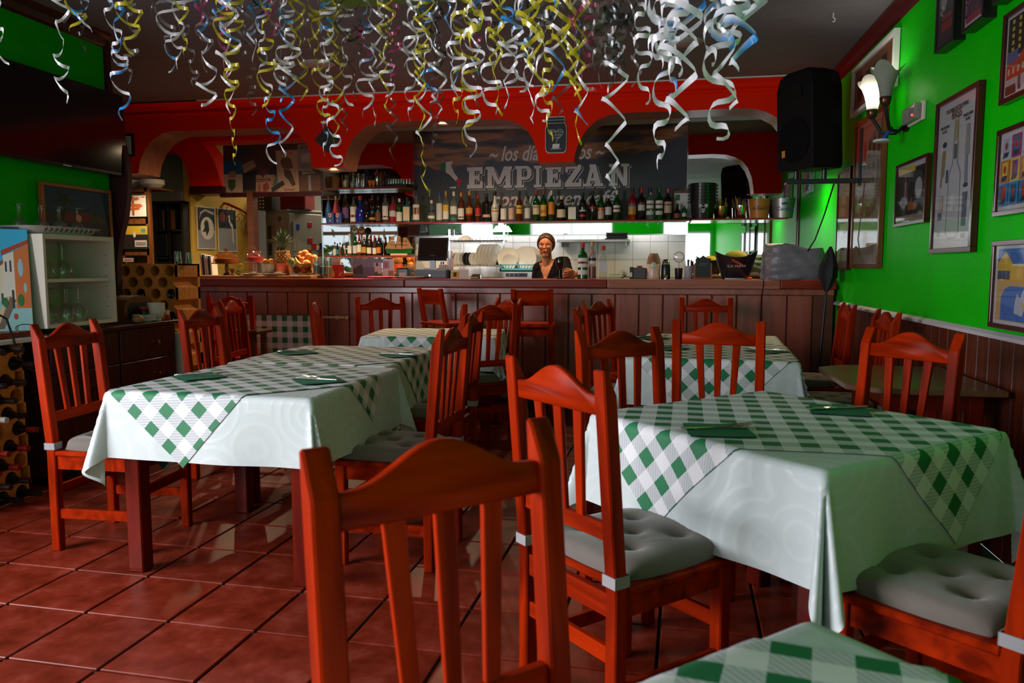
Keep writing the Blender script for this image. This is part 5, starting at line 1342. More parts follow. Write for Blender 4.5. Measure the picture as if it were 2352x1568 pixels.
# picture cards before the lower shelf
def standing_print(px0, px1, ptop, Y, label, shapes, base='white'):
    a, b = on_bar(px0, Y), on_bar(px1, Y); h = hz((px0+px1)/2, ptop, Y)-ZB
    t = thing('photo_print', label, 'picture', ((a+b)/2, Y, ZB)); w = (b-a)/2
    MB().bb((-w, 0, 0), (w, .006, h)).build('card_sheet', pc(base) if isinstance(base, str) else base, t)
    for k, (nm, c, q) in enumerate(shapes): MB().prism([(-w+2*w*x, h*z) for x, z in q], -.0015-.0003*k, -.0002, 'y').build(nm, cm('print_'+nm+str(k)+str(px0), c), t)
    return t
standing_print(811, 877, 594, 7.45, 'photo print of a terrace under a blue grey sky', [('sky', (.20, .26, .42), [(0, .55), (1, .55), (1, 1), (0, 1)]), ('rock', (.05, .05, .06), [(0, .4), (.15, .6), (.30, .72), (.36, .45), (.34, .2), (0, .2)]), ('house', (.55, .53, .58), [(.75, .25), (1, .25), (1, .8), (.72, .8)]), ('door', (.03, .04, .08), [(.80, .62), (.88, .62), (.88, .78), (.80, .78)]), ('plant', (.05, .10, .02), [(.7, .05), (.9, .05), (.85, .35), (.75, .3)]), ('terrace', (.13, .13, .22), [(.35, .1), (.75, .1), (.75, .55), (.35, .5)])], cm('print_base_grey', (.12, .13, .18)))
standing_print(879, 905, 595, 7.46, 'narrow strip of family photos on the bar', [('shirt', (.30, .34, .60), [(.02, .5), (.6, .5), (.6, .9), (.02, .9)]), ('figure', (.5, .06, .05), [(.2, .55), (.45, .6), (.35, .85), (.2, .8)]), ('wood', (.35, .18, .12), [(.5, .05), (.95, .05), (.95, .4), (.5, .4)])])
standing_print(761, 790, 608, 7.38, 'red safety notice card with yellow drawings', [('tap', (.55, .45, .12), [(.05, .1), (.25, .1), (.25, .45), (.12, .6), (.05, .4)]), ('leaf', (.55, .45, .12), [(.55, .1), (.72, .2), (.9, .5), (.75, .45), (.6, .3)])], 'red')
standing_print(760, 782, 590, 7.47, 'pale typed notice standing behind the red card', [('line', (.2, .2, .22), [(.1, .7), (.9, .7), (.9, .73), (.1, .73)]), ('linetwo', (.2, .2, .22), [(.1, .6), (.9, .6), (.9, .63), (.1, .63)])], 'silver')

# unlit recessed lamps in the ceiling
for px, py, lab in ((730, 146, 'unlit recessed ceiling lamp above the left arch'), (1572, 96, 'unlit recessed ceiling lamp behind the white streamers')):
    p = at(px, py, z=ZC); t = thing('recessed_lamp', lab, 'ceiling lamp', (p.x, p.y, ZC))
    MB().lathe([(.13, -.010), (.14, -.004), (.14, -.001), (.11, -.001), (.105, -.008)], 28).build('rim', mat('rim_white', (.4, .38, .38), .4), t, smooth=50)
    MB().lathe([(.108, -.004), (.001, -.0045)], 24).build('lens', m_brown, t)

# ================================================================ LEFT CORNER
m_tclay = mat('rack_clay', (.62, .20, .022), .8, var=(30, .2), bump=(60, .3))
def holeplate(mb, x0, z0, rows, dx, dz, r, y0, depth, seg=16):
    """clay face in the xz plane at y0 (facing -y) pierced by round pigeonholes; rows = list of (column offsets)"""
    holes = []
    for j, cols in enumerate(rows):
        for c in cols:
            cx, cz = x0+c*dx, z0+j*dz; holes.append((cx, cz))
            vs = []
            for i in range(seg):
                a = 2*PI*i/seg+PI/4; ca_, sa_ = math.cos(a), math.sin(a); k = 1/max(abs(ca_), abs(sa_))
                vs.append((cx+ca_*k*dx/2, y0, cz+sa_*k*dz/2))
            for yy in (y0, y0+depth):
                for i in range(seg):
                    a = 2*PI*i/seg+PI/4; vs.append((cx+r*math.cos(a), yy, cz+r*math.sin(a)))
            fs = []
            for i in range(seg):
                j2 = (i+1) % seg
                fs += [(i, j2, seg+j2, seg+i), (seg+i, seg+j2, 2*seg+j2, 2*seg+i)]
            fs.append(tuple(2*seg+i for i in range(seg)))
            mb.add(vs, fs)
    return holes
# ---- upper clay rack behind the drawer chest
pc_ = at(408, 640, y=5.5)
rk = thing('wine_rack', 'orange clay pigeonhole wine rack behind the drawer chest', 'wine rack', (pc_.x, 5.5, 0))
dx, dz, rr = .1285, .0885, .0405
mb = MB(); z0 = 1.295-.055-dz*12
rows = []
for j in range(13): rows.append([-.5-c for c in range(4)] if j % 2 == 0 else [-1-c for c in range(4)])
hol = holeplate(mb, 0, z0, rows, dx, dz, rr, 0, .26)
mb.bb((-4.6*dx, .27, 0), (-.0, .30, 1.295)).bb((-4.6*dx, .001, 1.295-.012), (0, .30, 1.295))
mb.bb((-4.6*dx, .002, 0), (0, .03, z0-dz*.5))
mb.build('clay_front', m_tclay, rk)
# scalloped side
sd = []; lf = []
for j in range(13):
    z = z0+j*dz; a_, b_ = max(z-dz/2, 0), min(z+dz/2, 1.295)
    if j % 2 == 1:
        sd += [(0, a_)] + [(-.042*math.sin(PI*k/8), z-.042+.084*k/8) for k in range(9)] + [(0, b_)]; lf += [(-dx/2, a_), (-dx/2, b_)]
    else: sd += [(0, a_), (0, b_)]; lf += [(-.022, a_), (-.022, b_)]
sd = [q for q in sd if q[1] > .0]; lf = [q for q in lf if q[1] > .0]
MB().prism(sd + [(0, 1.295), (-.022, 1.295)] + lf[::-1], .0, .30, 'y').build('scalloped_side', m_tclay, rk, smooth=30)
m_btl = mat('dark_bottle_glass', (.006, .007, .006), .08)
def rack_bottle(x, y, z, rz, label, group, neck=False, cap=None):
    t = thing('wine_bottle', label, 'bottle', (x, y, z), rz, group)
    M_ = Matrix.Rotation(R(90), 4, 'X')
    if neck:   # neck towards us
        MB().lathe([(.036, -.16), (.037, -.02), (.030, .0), (.016, .035), (.014, .10)], 14, M=M_).build('glass_body', m_btl, t, smooth=50)
        MB().lathe([(.0155, .045), (.016, .05), (.016, .105), (.001, .106)], 12, M=M_).build('capsule', cap or m_btl, t, smooth=50)
    else:
        MB().lathe([(.034, -.20), (.0365, -.02), (.036, -.004), (.030, .0), (.010, -.012), (.001, -.014)], 16, M=M_).build('glass_body', m_btl, t, smooth=50)
for k, (px, py) in enumerate(((328, 662), (350, 690), (393, 690), (372, 718), (404, 746))):
    q = at(px, py, y=5.5); best = min(hol, key=lambda h: (h[0]+pc_.x-q.x)**2+(h[1]-q.z)**2)
    rack_bottle(best[0]+pc_.x, 5.505, best[1]-.003, 0, 'dark bottle base in the clay rack, ' + ['top left hole', 'third row, left', 'third row, right', 'fourth row', 'lowest hole above the white panel'][k], 'bottles in the upper clay rack')
# upturned tumblers on the rack
for k, (px, tp) in enumerate(((408, 577), (434, 579))):
    p = at(px, tp, y=5.62); t = thing('tumbler', ['upturned glass on the clay rack, nearer the dark cupboard', 'upturned glass on the clay rack, nearer the yellow wall'][k], 'glass', (p.x, 5.62, 1.295), 0, 'glasses on the clay rack')
    h = p.z-1.295; MB().lathe([(.030, 0), (.024, h), (.001, h), (.001, h-.004), (.021, h-.006), (.027, 0)], 18).build('glass_wall', m_glass, t, smooth=40)

# ---- lower clay rack under the white slab (faces the room)
rk2 = thing('wine_rack', 'clay wine rack full of bottles at the picture edge under the white slab', 'wine rack', (-3.40, 3.70, 0), R(90))
mb = MB(); rows = []
for j in range(10): rows.append([-.5-c for c in range(4)] if j % 2 == 0 else [-1-c for c in range(4)])
hol = holeplate(mb, 0, .045, rows, dx, dz, rr, 0, .24)
mb.bb((-4.6*dx, .25, 0), (0, .28, .86)).bb((-.012, .0, 0), (0, .25, .86))
mb.build('clay_front', m_tclay, rk2)
rnd = random.Random(5)
caps = [mat('capsule_red', (.22, .008, .006), .4), m_btl, mat('capsule_dark', (.015, .008, .006), .4), mat('capsule_ivory', (.5, .45, .38), .5)]
k = 0
for cx, cz in hol:
    if cx > -.42 and rnd.random() < .8:
        c = 0 if .2 < cz < .42 else rnd.choice([1, 2, 2, 3])
        row = int(round((cz-.045)/dz)); col = int(round(-cx/dx*2))
        rack_bottle(-3.40+.012, 3.70+cx, cz-.003, R(90), '%s capped bottle in the lower clay rack, row %s up, column %s' % (['red', 'black', 'dark', 'ivory'][c], ['one', 'two', 'three', 'four', 'five', 'six', 'seven', 'eight', 'nine', 'ten'][row], ['zero', 'one', 'two', 'three', 'four', 'five', 'six', 'seven', 'eight', 'nine'][col]), 'bottles in the lower clay rack', True, caps[c])
        k += 1
o = MB().bb((-3.90, 2.9, .862), (-3.36, 3.85, .885)).build('shelf_slab', m_white, None, bevel=.003); tag(o, 'white slab lying over the lower clay rack', 'slab')
o = MB().bb((-3.93, 2.9, .886), (-3.42, 3.86, .918)).build('wooden_plinth', wood('plinth_wood', (.16, .02, .006), (.28, .045, .012), .4, .1, 1.5, (10, 1, 10)), None, bevel=.002); tag(o, 'red wooden plinth board under the white shelf unit', 'board')

# ---- drawer chest along the wall
m_chest = wood('chest_wood', (.030, .0065, .0035), (.062, .013, .006), .33, .3)
ch = thing('drawer_chest', 'dark mahogany drawer chest with brass knobs along the green wall', 'chest of drawers', (-3.665, 4.48, 0))
MB().bb((-.265, -.60, .05), (.250, .62, .868)).build('chest_body', m_chest, ch, bevel=.003)
MB().bb((-.27, -.62, .868), (.275, .64, .893)).build('chest_top', m_chest, ch, bevel=.005)
MB().bb((-.25, -.58, 0), (.235, .60, .05)).build('plinth', m_black, ch)
m_brass = mat('knob_brass', (.60, .36, .10), .22, 1.0)
for j, (z0, z1) in enumerate(((.655, .855), (.435, .645), (.07, .425))):
    for i in range(2):
        y0 = -.585+i*.60
        d_ = MB().bb((.250, y0, z0), (.264, y0+.585, z1)).build('drawer', m_chest, ch, bevel=.004)
        MB().lathe([(.006, 0), (.006, .012), (.013, .02), (.012, .028), (.001, .031)], 12, (0, 0, 0), 0, Matrix.Translation((.264, y0+.36, (z0+z1)/2)) @ Matrix.Rotation(R(90), 4, 'Y')).build('knob', m_brass, d_, smooth=50)
# ---- white shelf unit with glasses
un = thing('shelf_unit', 'white open shelf unit with wine glasses on the drawer chest', 'shelf unit', (-3.60, 4.18, .920))
m_unit = mat('unit_white', (.70, .62, .54), .45)
H = .537
for nm, a, b in (('side_panel', (-.20, -.295, 0), (.20, -.275, H)), ('side_panel', (-.20, .275, 0), (.20, .295, H)), ('top_panel', (-.20, -.274, H-.028), (.20, .274, H)), ('bottom_panel', (-.20, -.274, 0), (.20, .274, .022)), ('back_panel', (-.20, -.274, .022), (-.192, .274, H-.028)), ('middle_shelf', (-.19, -.274, .262), (.185, .274, .282))):
    MB().bb(a, b).build(nm, m_unit, un, bevel=.0015)
for k in range(6): MB().cyl((.15, .2742, .10+k*.065), (.15, .2752, .10+k*.065), .0035, n=8).build('peg_hole', m_black, un)
# ---- wine glasses, upside down
def goblet_mb(h, r):
    # foot up, rim down
    return MB().lathe([(r*.92, 0), (r, h*.12), (r*1.02, h*.25), (r*.80, h*.42), (r*.30, h*.50), (.0045, h*.54), (.004, h*.96), (r*.85, h*.985), (r*.87, h), (.001, h)], 22)
gob_s = goblet_mb(.165, .038).mesh('glass_shell', m_glass, smooth=50)
gob_l = goblet_mb(.205, .050).mesh('glass_shell', m_glass, smooth=50)
def goblet(x, y, z, label, group, big=False):
    o = obj('wine_glass', gob_l if big else gob_s, None, (x, y, z)); tag(o, label, 'wine glass', group); return o
UX = -3.60
ordi = ['first', 'second', 'third', 'fourth', 'fifth', 'sixth', 'seventh', 'eighth']
for k, (x, y) in enumerate(((-3.50, 4.00), (-3.48, 4.12), (-3.66, 3.98))):
    goblet(x, y, .920+.282, 'large upturned wine glass on the white unit\'s middle shelf, %s in line' % ordi[k], 'glasses in the white unit', True)
for k, (x, y) in enumerate(((-3.47, 3.97), (-3.45, 4.09), (-3.46, 4.21), (-3.60, 3.99), (-3.58, 4.12), (-3.57, 4.25))):
    goblet(x, y, .920+.022, 'upturned wine glass at the white unit\'s bottom, %s row, %s in line' % ('front' if k < 3 else 'back', ordi[k % 3]), 'glasses in the white unit', True)
tz = .920+H
ty = thing('serving_tray', 'white pierced plastic tray of upturned wine glasses on the white unit', 'tray', (-3.585, 4.14, tz))
mb = MB(); n = 40
def rim(hx, hy, z):
    out = []
    for i in range(n):
        a = 2*PI*i/n; ca_, sa_ = math.cos(a), math.sin(a); e = 5; q = (abs(ca_)**e+abs(sa_)**e)**(-1/e); out.append((hx*q*ca_, hy*q*sa_, z))
    return out
mb.v += rim(.13, .24, .002)+rim(.175, .30, .045)+rim(.182, .307, .046)+rim(.170, .295, .043)+rim(.125, .235, .006)
for k in range(4):
    for i in range(n): j = (i+1) % n; mb.f.append((k*n+i, k*n+j, (k+1)*n+j, (k+1)*n+i)); mb.m.append(0)
mb.f.append(tuple(range(n))); mb.m.append(0); mb.f.append(tuple(4*n+i for i in range(n))); mb.m.append(0)
mb.build('tray_shell', m_white, ty, smooth=40)
m_hole = mat('tray_hole', (.10, .11, .09), .8)
for k in range(12):
    yy = -.20+k*.040; q = MB()
    q.hexa([(.152, yy-.004, .014), (.152, yy+.004, .014), (.154, yy+.004, .014), (.154, yy-.004, .014), (.171, yy-.004, .037), (.171, yy+.004, .037), (.173, yy+.004, .037), (.173, yy-.004, .037)])
    q.hexa([(.160, yy-.009, .023), (.160, yy+.009, .023), (.162, yy+.009, .023), (.162, yy-.009, .023), (.1655, yy-.009, .030), (.1655, yy+.009, .030), (.1675, yy+.009, .030), (.1675, yy-.009, .030)])
    q.build('pierced_slot', m_hole, ty)
q = MB().hexa([(-.05, -.262, .018), (.05, -.262, .018), (.05, -.264, .018), (-.05, -.264, .018), (-.06, -.289, .036), (.06, -.289, .036), (.06, -.291, .036), (-.06, -.291, .036)]); q.build('hand_hole', m_hole, ty)
for k, (x, y) in enumerate(((-3.60, 3.94), (-3.66, 4.02), (-3.55, 4.06), (-3.64, 4.14), (-3.53, 4.18), (-3.62, 4.27), (-3.52, 4.31))):
    goblet(x, y, tz+.007, 'upturned wine glass on the white tray, %s from the house painting' % ordi[k], 'glasses on the white tray')
# ---- flat artworks: generic painter
def canvas(name, label, cat, w, h, thick, shapes, base, edge, loc, rot, frame=None, pane=False):
    """picture in its own xz plane facing -y, origin at bottom centre; shapes in shares of width and height"""
    t = thing(name, label, cat, loc); t.rotation_euler = rot
    fw = frame[1] if frame else 0
    MB().bb((-w/2+fw, 0, fw), (w/2-fw, thick, h-fw)).build('print_sheet', base, t)
    if frame:
        fm, fw, fd = frame
        for a, b in (((-w/2, -fd, 0), (w/2, thick, fw)), ((-w/2, -fd, h-fw), (w/2, thick, h)), ((-w/2, -fd, fw), (-w/2+fw, thick, h-fw)), ((w/2-fw, -fd, fw), (w/2, thick, h-fw))): MB().bb(a, b).build('frame_bar', fm, t, bevel=.002)
    iw, ih = w-2*fw, h-2*fw
    for k, (nm, c, q) in enumerate(shapes):
        y = -.0006-.00012*k
        MB().add([(-iw/2+iw*a, y, fw+ih*b) for a, b in q], [tuple(range(len(q)))]).build(nm, cm('art_%d_%s' % (k, label), c, .6), t)
    if pane: MB().bb((-w/2+fw, -.008, fw), (w/2-fw, -.0065, h-fw)).build('glass_pane', glass('picture_glass', (.97, .98, .97), gain=1.3), t)
    return t
def ell(cx, cz, rx, rz, n=14, a0=0): return [(cx+rx*math.cos(2*PI*i/n+a0), cz+rz*math.sin(2*PI*i/n+a0)) for i in range(n)]
def rect(a, b, c, d): return [(a, b), (c, b), (c, d), (a, d)]
canvas('painting', 'bright canvas of coloured Mediterranean houses leaning on the white unit', 'painting', .36, .565, .018, [
 ('cloud', (.45, .66, .80), [(.25, .55), (.62, .58), (.60, .80), (.50, .88), (.36, .80), (.28, .70)]),
 ('street', (.30, .55, .58), [(.0, .0), (1, 0), (1, .28), (.7, .36), (.35, .36), (.0, .30)]),
 ('house_low', (.70, .62, .45), [(.38, .30), (.66, .30), (.66, .66), (.50, .60), (.38, .52)]),
 ('house_white', (.72, .66, .60), [(.62, .28), (.80, .26), (.80, .78), (.66, .74)]),
 ('house_orange', (.62, .16, .045), [(.80, .22), (1, .22), (1, .86), (.80, .78)]),
 ('roof_low', (.30, .07, .03), [(.38, .52), (.66, .66), (.66, .70), (.38, .56)]),
 ('roof_high', (.40, .06, .03), [(.64, .74), (1, .86), (1, .90), (.64, .79)]),
 ('tower', (.70, .60, .55), rect(.44, .60, .50, .72)), ('spire', (.45, .03, .04), [(.435, .72), (.505, .72), (.47, .80)]),
 ('patch', (.30, .52, .60), ell(.88, .62, .035, .09)), ('patch', (.35, .55, .60), ell(.93, .42, .02, .05)),
 ('wall_stone', (.18, .12, .10), [(.52, .02), (.72, .34), (.80, .30), (.62, .02)]), ('wall_sun', (.62, .48, .30), [(.46, .02), (.68, .34), (.72, .33), (.54, .02)]),
 ('window_pane', (.03, .03, .05), rect(.42, .42, .445, .52)), ('window_pane', (.03, .03, .05), rect(.52, .44, .545, .54)), ('window_pane', (.03, .04, .08), rect(.68, .58, .70, .68)), ('window_pane', (.03, .04, .08), rect(.74, .58, .76, .69)),
 ('doorway', (.02, .10, .11), rect(.55, .27, .58, .38)), ('doorway', (.02, .10, .11), rect(.61, .26, .635, .37)), ('doorway', (.05, .03, .03), rect(.75, .22, .775, .40)),
 ('bush', (.02, .12, .04), ell(.52, .30, .03, .045)), ('bush', (.03, .16, .05), ell(.66, .28, .035, .05)), ('bush', (.03, .17, .05), ell(.86, .30, .04, .06)), ('blossom', (.5, .05, .04), ell(.78, .14, .025, .03))],
 cm('canvas_sky', (.04, .42, .72), .6), None, (-3.43-.127, 3.815-.127, .9185), (R(-7), 0, R(45)))
canvas('painting', 'framed night beach painting with palms and red sunset on the white unit', 'painting', .66, .36, .02, [
 ('night_sky', (.012, .05, .10), rect(0, .5, 1, 1)), ('dusk', (.16, .025, .010), [(.2, .30), (.75, .30), (.7, .50), (.3, .52)]), ('sun', (.75, .30, .18), ell(.50, .38, .045, .085)), ('sea', (.012, .02, .03), rect(0, 0, 1, .25)),
 ('palm', (.008, .03, .008), [(.24, .2), (.27, .2), (.32, .7), (.45, .62), (.34, .82), (.44, .92), (.30, .86), (.16, .92), (.26, .80), (.12, .66), (.29, .72)]), ('palm', (.008, .03, .008), [(.76, .25), (.78, .25), (.785, .66), (.84, .60), (.79, .74), (.73, .72), (.76, .66)]), ('bush', (.045, .06, .012), ell(.80, .36, .12, .10)), ('birds', (.5, .45, .3), [(.56, .62), (.60, .60), (.58, .625)])],
 cm('night_base', (.006, .01, .012), .35), None, (-3.915, at(185, 500, x=-3.90).y, tz+.002), (0, 0, R(90)), frame=(mat('orange_frame', (.42, .10, .015), .4), .022, .012))
# power strip cable
o = MB().tube([(-3.37, 3.35, 1.05), (-3.365, 3.45, 1.06), (-3.35, 3.55, 1.0), (-3.345, 3.58, .90), (-3.34, 3.60, .80), (-3.335, 3.66, .72), (-3.33, 3.75, .68), (-3.34, 3.83, .70)], .006, 6).build('power_cable', m_black); tag(o, 'thick black cable looping down over the white slab', 'cable')
o = MB().tube([(-3.37+.02*math.cos(a*1.9), 3.70+.075*math.cos(a), .905+.02+.035*math.sin(a*1.0)) for a in [i*.4 for i in range(34)]], .0022, 5).build('thin_cable', m_black); tag(o, 'thin black wire coiled on the white slab', 'cable')
# ---- television
tv = thing('television', 'large black flat television on the green wall', 'television', (-3.86, 4.62, 1.925)); tv.rotation_euler = (0, R(0), R(0))
M_ = Matrix.Rotation(R(-2), 4, 'Y')
MB().bb((-.03, -.60, 0), (.03, .62, .585), 0, M_).build('casing', m_blackgloss, tv, bevel=.004)
MB().bb((.0295, -.585, .022), (.032, .605, .57), 0, M_).build('screen', mat('tv_glass', (.004, .004, .005), .12), tv)
MB().bb((.03, -.03, .004), (.0335, .04, .012), 0, M_).build('maker_mark', pc('silver'), tv)
MB().bb((-.085, -.2, .15), (-.03, .2, .42)).build('wall_mount', m_darkmetal, tv)

# ---- things on the drawer chest
ct = .893
def onchest(px, py, X): 
    p = at(px, py, x=X); return p
bowl_me = MB().lathe([(.028, 0), (.032, .004), (.03, .010), (.052, .045), (.060, .075), (.056, .075), (.047, .045), (.001, .014)], 26).mesh('bowl', m_porc, smooth=40)
for k in range(5):
    o = obj('cereal_bowl', bowl_me, None, (-3.475, 4.98, ct+k*.0125)); tag(o, 'white bowl, %s of the stack on the drawer chest' % ['lowest', 'second', 'third', 'fourth', 'topmost'][k], 'bowl', 'white bowls stacked on the chest')
pl_me = MB().lathe([(.045, 0), (.048, .004), (.075, .014), (.075, .017), (.05, .008), (.001, .007)], 26).mesh('saucer', m_porc, smooth=40)
for k in range(5):
    o = obj('side_plate', pl_me, None, (-3.47, 4.84, ct+k*.0085)); tag(o, 'white side plate, %s of the low stack on the drawer chest' % ['lowest', 'second', 'third', 'fourth', 'topmost'][k], 'plate', 'side plates stacked on the chest')
t = thing('bread_bin', 'dark wooden box with arched lid on the drawer chest', 'box', (-3.66, 4.93, ct))
MB().prism([(-.16, 0), (.16, 0), (.16, .10), (.13, .15), (.06, .175), (-.06, .175), (-.13, .15), (-.16, .10)], -.09, .09, 'x').build('bin_body', wood('bin_wood', (.10, .035, .010), (.17, .06, .018), .5, 0), t, smooth=30)
MB().prism([(-.12, .03), (.12, .03), (.12, .10), (.09, .13), (-.09, .13), (-.12, .10)], .09, .093, 'x').build('opening', m_black, t)
t = thing('jar', 'dark jam jar with red lid on the drawer chest', 'jar', (-3.52, 4.91, ct)); MB().lathe([(.03, 0), (.033, .004), (.033, .075), (.028, .085)], 16).build('jar_glass', m_btl, t, smooth=40); MB().lathe([(.031, .085), (.032, .088), (.032, .100), (.001, .101)], 16).build('lid', pc('red'), t, smooth=40)
t = thing('toothpick_jar', 'little red jar of toothpicks beside the stacked bowls', 'jar', (-3.44, 5.06, ct)); MB().lathe([(.014, 0), (.016, .003), (.015, .035), (.012, .04)], 12).build('jar_body', pc('red'), t, smooth=40); MB().lathe([(.010, .02), (.016, .068), (.001, .07)], 12).build('toothpicks', pc('cream'), t)
t = thing('spice_shaker', 'tall green-lidded shaker on the drawer chest', 'shaker', (-3.70, 4.66, ct)); zt3 = hz(276, 632, 4.68)-ct
zt3 = .30; MB().lathe([(.028, 0), (.03, .004), (.03, zt3*.8)], 14).build('shaker_glass', glass('greenish', (.5, .7, .5), (.03, .12, .03), .5), t, smooth=40); MB().lathe([(.032, zt3*.8), (.032, zt3), (.001, zt3+.001)], 14).build('shaker_lid', pc('green'), t, smooth=40)
t = thing('bread_roll', 'brown bread roll beside the side plates', 'bread', (-3.43, 4.72, ct)); MB().ball((0, 0, .028), .035, 14, 8, 0, (1.0, 1.3, .8)).build('crust', mat('bread', (.38, .19, .08), .7, var=(20, .3)), t, smooth=60)
# ---- white panel beside the chest
pw = at(417, 776, z=.74); o = MB().bb((-3.62, 5.16, 0), (-3.36, 5.20, .79)).build('white_board', m_white, None, bevel=.003); tag(o, 'plain white board standing beside the drawer chest', 'board')
# ---- gingham cloth on a dowel in front of the bar
px0, px1 = at(567, 723, y=6.80), at(722, 724, y=6.80)
rl = thing('cloth_rail', 'pale wooden dowel holding the gingham cloth before the bar', 'rail', ((px0.x+px1.x)/2, 6.80, px0.z))
hw = (px1.x-px0.x)/2
MB().cyl((-hw-.03, 0, -.012), (hw+.30, 0, -.012), .011, n=12).build('dowel', wood('pale_wood', (.45, .30, .16), (.60, .42, .24), .5, 0, 1.5, (1, 10, 10)), rl, smooth=40)
MB().ball((hw+.32, 0, -.012), .02, 12, 8).build('end_knob', MATS['pale_wood'], rl, smooth=60)
for s in (-hw-.02, hw+.22): MB().bb((s-.012, 0, -.03), (s+.012, .185, .006)).build('bracket', MATS['pale_wood'], rl)
mb = MB(); nx, nz = 40, 24
for j in range(nz+1):
    for i in range(nx+1):
        u, v = i/nx, j/nz; mb.v.append((-hw+2*hw*u, -.013-.006*math.sin(u*14)*v, -.0-v*.46)); mb.uv.append((u*2*hw/.0515+60, -v*.46/.0515+60))
for j in range(nz):
    for i in range(nx): a = j*(nx+1)+i; mb.f.append((a, a+1, a+nx+2, a+nx+1)); mb.m.append(0)
o = mb.build('hanging_cloth', m_ging, None, smooth=60); o.location = ((px0.x+px1.x)/2, 6.80, px0.z); tag(o, 'green gingham cloth hanging from the dowel before the bar', 'cloth')
t = thing('wooden_stool', 'low dark wooden stool before the hanging gingham cloth', 'stool', (at(575, 757, y=6.35).x, 6.35, 0)); zz = hz(590, 757, 6.35)
MB().bb((-.18, -.15, zz-.03), (.14, .15, zz)).build('seat', m_chest, t, bevel=.008)
for sx in (-.13, .07):
    for sy in (-.1, .1): MB().bb((sx-.02, sy-.02, 0), (sx+.02, sy+.02, zz-.03)).build('leg', m_chest, t)

# ================================================================ BEHIND THE BAR, LEFT
# yellow wall running back beside the opening
ya0, ya1 = 8.75, 9.75
W0 = at(439, 500, y=ya0); W1 = at(567, 500, y=ya1)
dw = Vector((W1.x-W0.x, W1.y-W0.y, 0)); lw_ = dw.length; aw = math.atan2(dw.y, dw.x)
m_yel = mat('yellow_wall', (.62, .38, .05), .7, var=(4, .1))
o = MB().bb((0, 0, 0), (lw_+.2, .10, ZC)).build('wall_yellow', m_yel); o['kind'] = 'structure'; o.location = (W0.x, W0.y, 0); o.rotation_euler = (0, 0, aw)
def onyel(px, py):
    """distance along the yellow wall and height for a pixel"""
    r = CR*((px-IW/2)/FPX)+CU*(-(py-IH/2)/FPX)+CF
    nx_, ny_ = -dw.y, dw.x
    t = (W0.x*nx_+W0.y*ny_)/(r.x*nx_+r.y*ny_); P = Vector((r.x*t, r.y*t, CAMH+r.z*t))
    return (P-Vector((W0.x, W0.y, 0))).dot(dw)/lw_, P.z
def yelposter(label, px0, px1, pt, pb, shapes, base):
    a, zt_ = onyel(px0, pt); b, _ = onyel(px1, pt); _, zb_2 = onyel(px0, pb)
    c = W0+dw*((a+b)/2/lw_); n_ = Vector((dw.y, -dw.x, 0)).normalized()
    return canvas('poster', label, 'poster', b-a, zt_-zb_2, .01, shapes, base, None, (c.x+n_.x*.014, c.y+n_.y*.014, zb_2), (0, 0, aw), frame=(pc('white'), .012, .002))
gs = cm('grey_print', (.30, .30, .33), .35)
yelposter('black and white poster of a dancing couple in a white circle', 449, 491, 473, 572, [('upper_dark', (.012, .012, .014), rect(0, .45, 1, 1)), ('disc', (.70, .66, .60), ell(.55, .50, .40, .28, 20)), ('dancer', (.02, .02, .02), [(.35, .62), (.5, .72), (.62, .66), (.66, .45), (.5, .30), (.45, .42), (.25, .40), (.40, .52)]), ('banner', (.5, .42, .36), [(.1, .70), (.2, .84), (.45, .92), (.95, .84), (.95, .90), (.45, .97), (.15, .88)])], gs)
yelposter('black and white poster of a slender dancer', 497, 540, 477, 578, [('upper_dark', (.012, .012, .014), rect(0, .55, 1, 1)), ('leaves', (.20, .03, .03), ell(.28, .82, .22, .12)), ('dancer', (.68, .64, .62), [(.55, .85), (.64, .88), (.66, .75), (.82, .62), (.85, .20), (.78, .20), (.76, .55), (.60, .68)])], gs)
# red and black garland in the corner
t = thing('paper_garland', 'black curling paper garland with red ribbon on the yellow wall', 'garland', (W0.x+dw.x*.62, W0.y+dw.y*.62-.02, 2.05)); rnd = random.Random(8)
for k in range(6):
    x = .02+k*.055; ph0 = rnd.uniform(0, 6); ln_ = rnd.uniform(.10, .30); pts = [(x+.018*math.sin(i*.42+ph0)+.010*math.sin(i*.19), -.02+.018*math.cos(i*.42+ph0), -ln_*i/24-.022*k) for i in range(25)]
    MB().tube(pts, .0035, 5).build('paper_curl', m_black, t, smooth=50)
MB().tube([(-.12, -.02, .06), (.05, -.03, .02), (.22, -.04, -.05), (.34, -.04, -.12)], [.012, .018, .016, .01], 6).build('red_ribbon', pc('red'), t, smooth=50)
# books standing on the bar end
for k in range(6):
    px = 471+k*4.4; x = on_bar(px, 7.42); h = hz(470, 583+k*1.2, 7.42)-ZB
    o = MB().bb((-.0075, -.07, 0), (.0075, .07, h)).build('menu_book', [pc('silver'), pc('black'), pc('white')][k % 3], None, bevel=.001); o.location = (x, 7.42, ZB); o.rotation_euler = (0, R(-3), R(8)); tag(o, 'thin booklet standing at the bar end, %s from the clay rack' % ordi[k], 'booklet', 'booklets at the bar end')
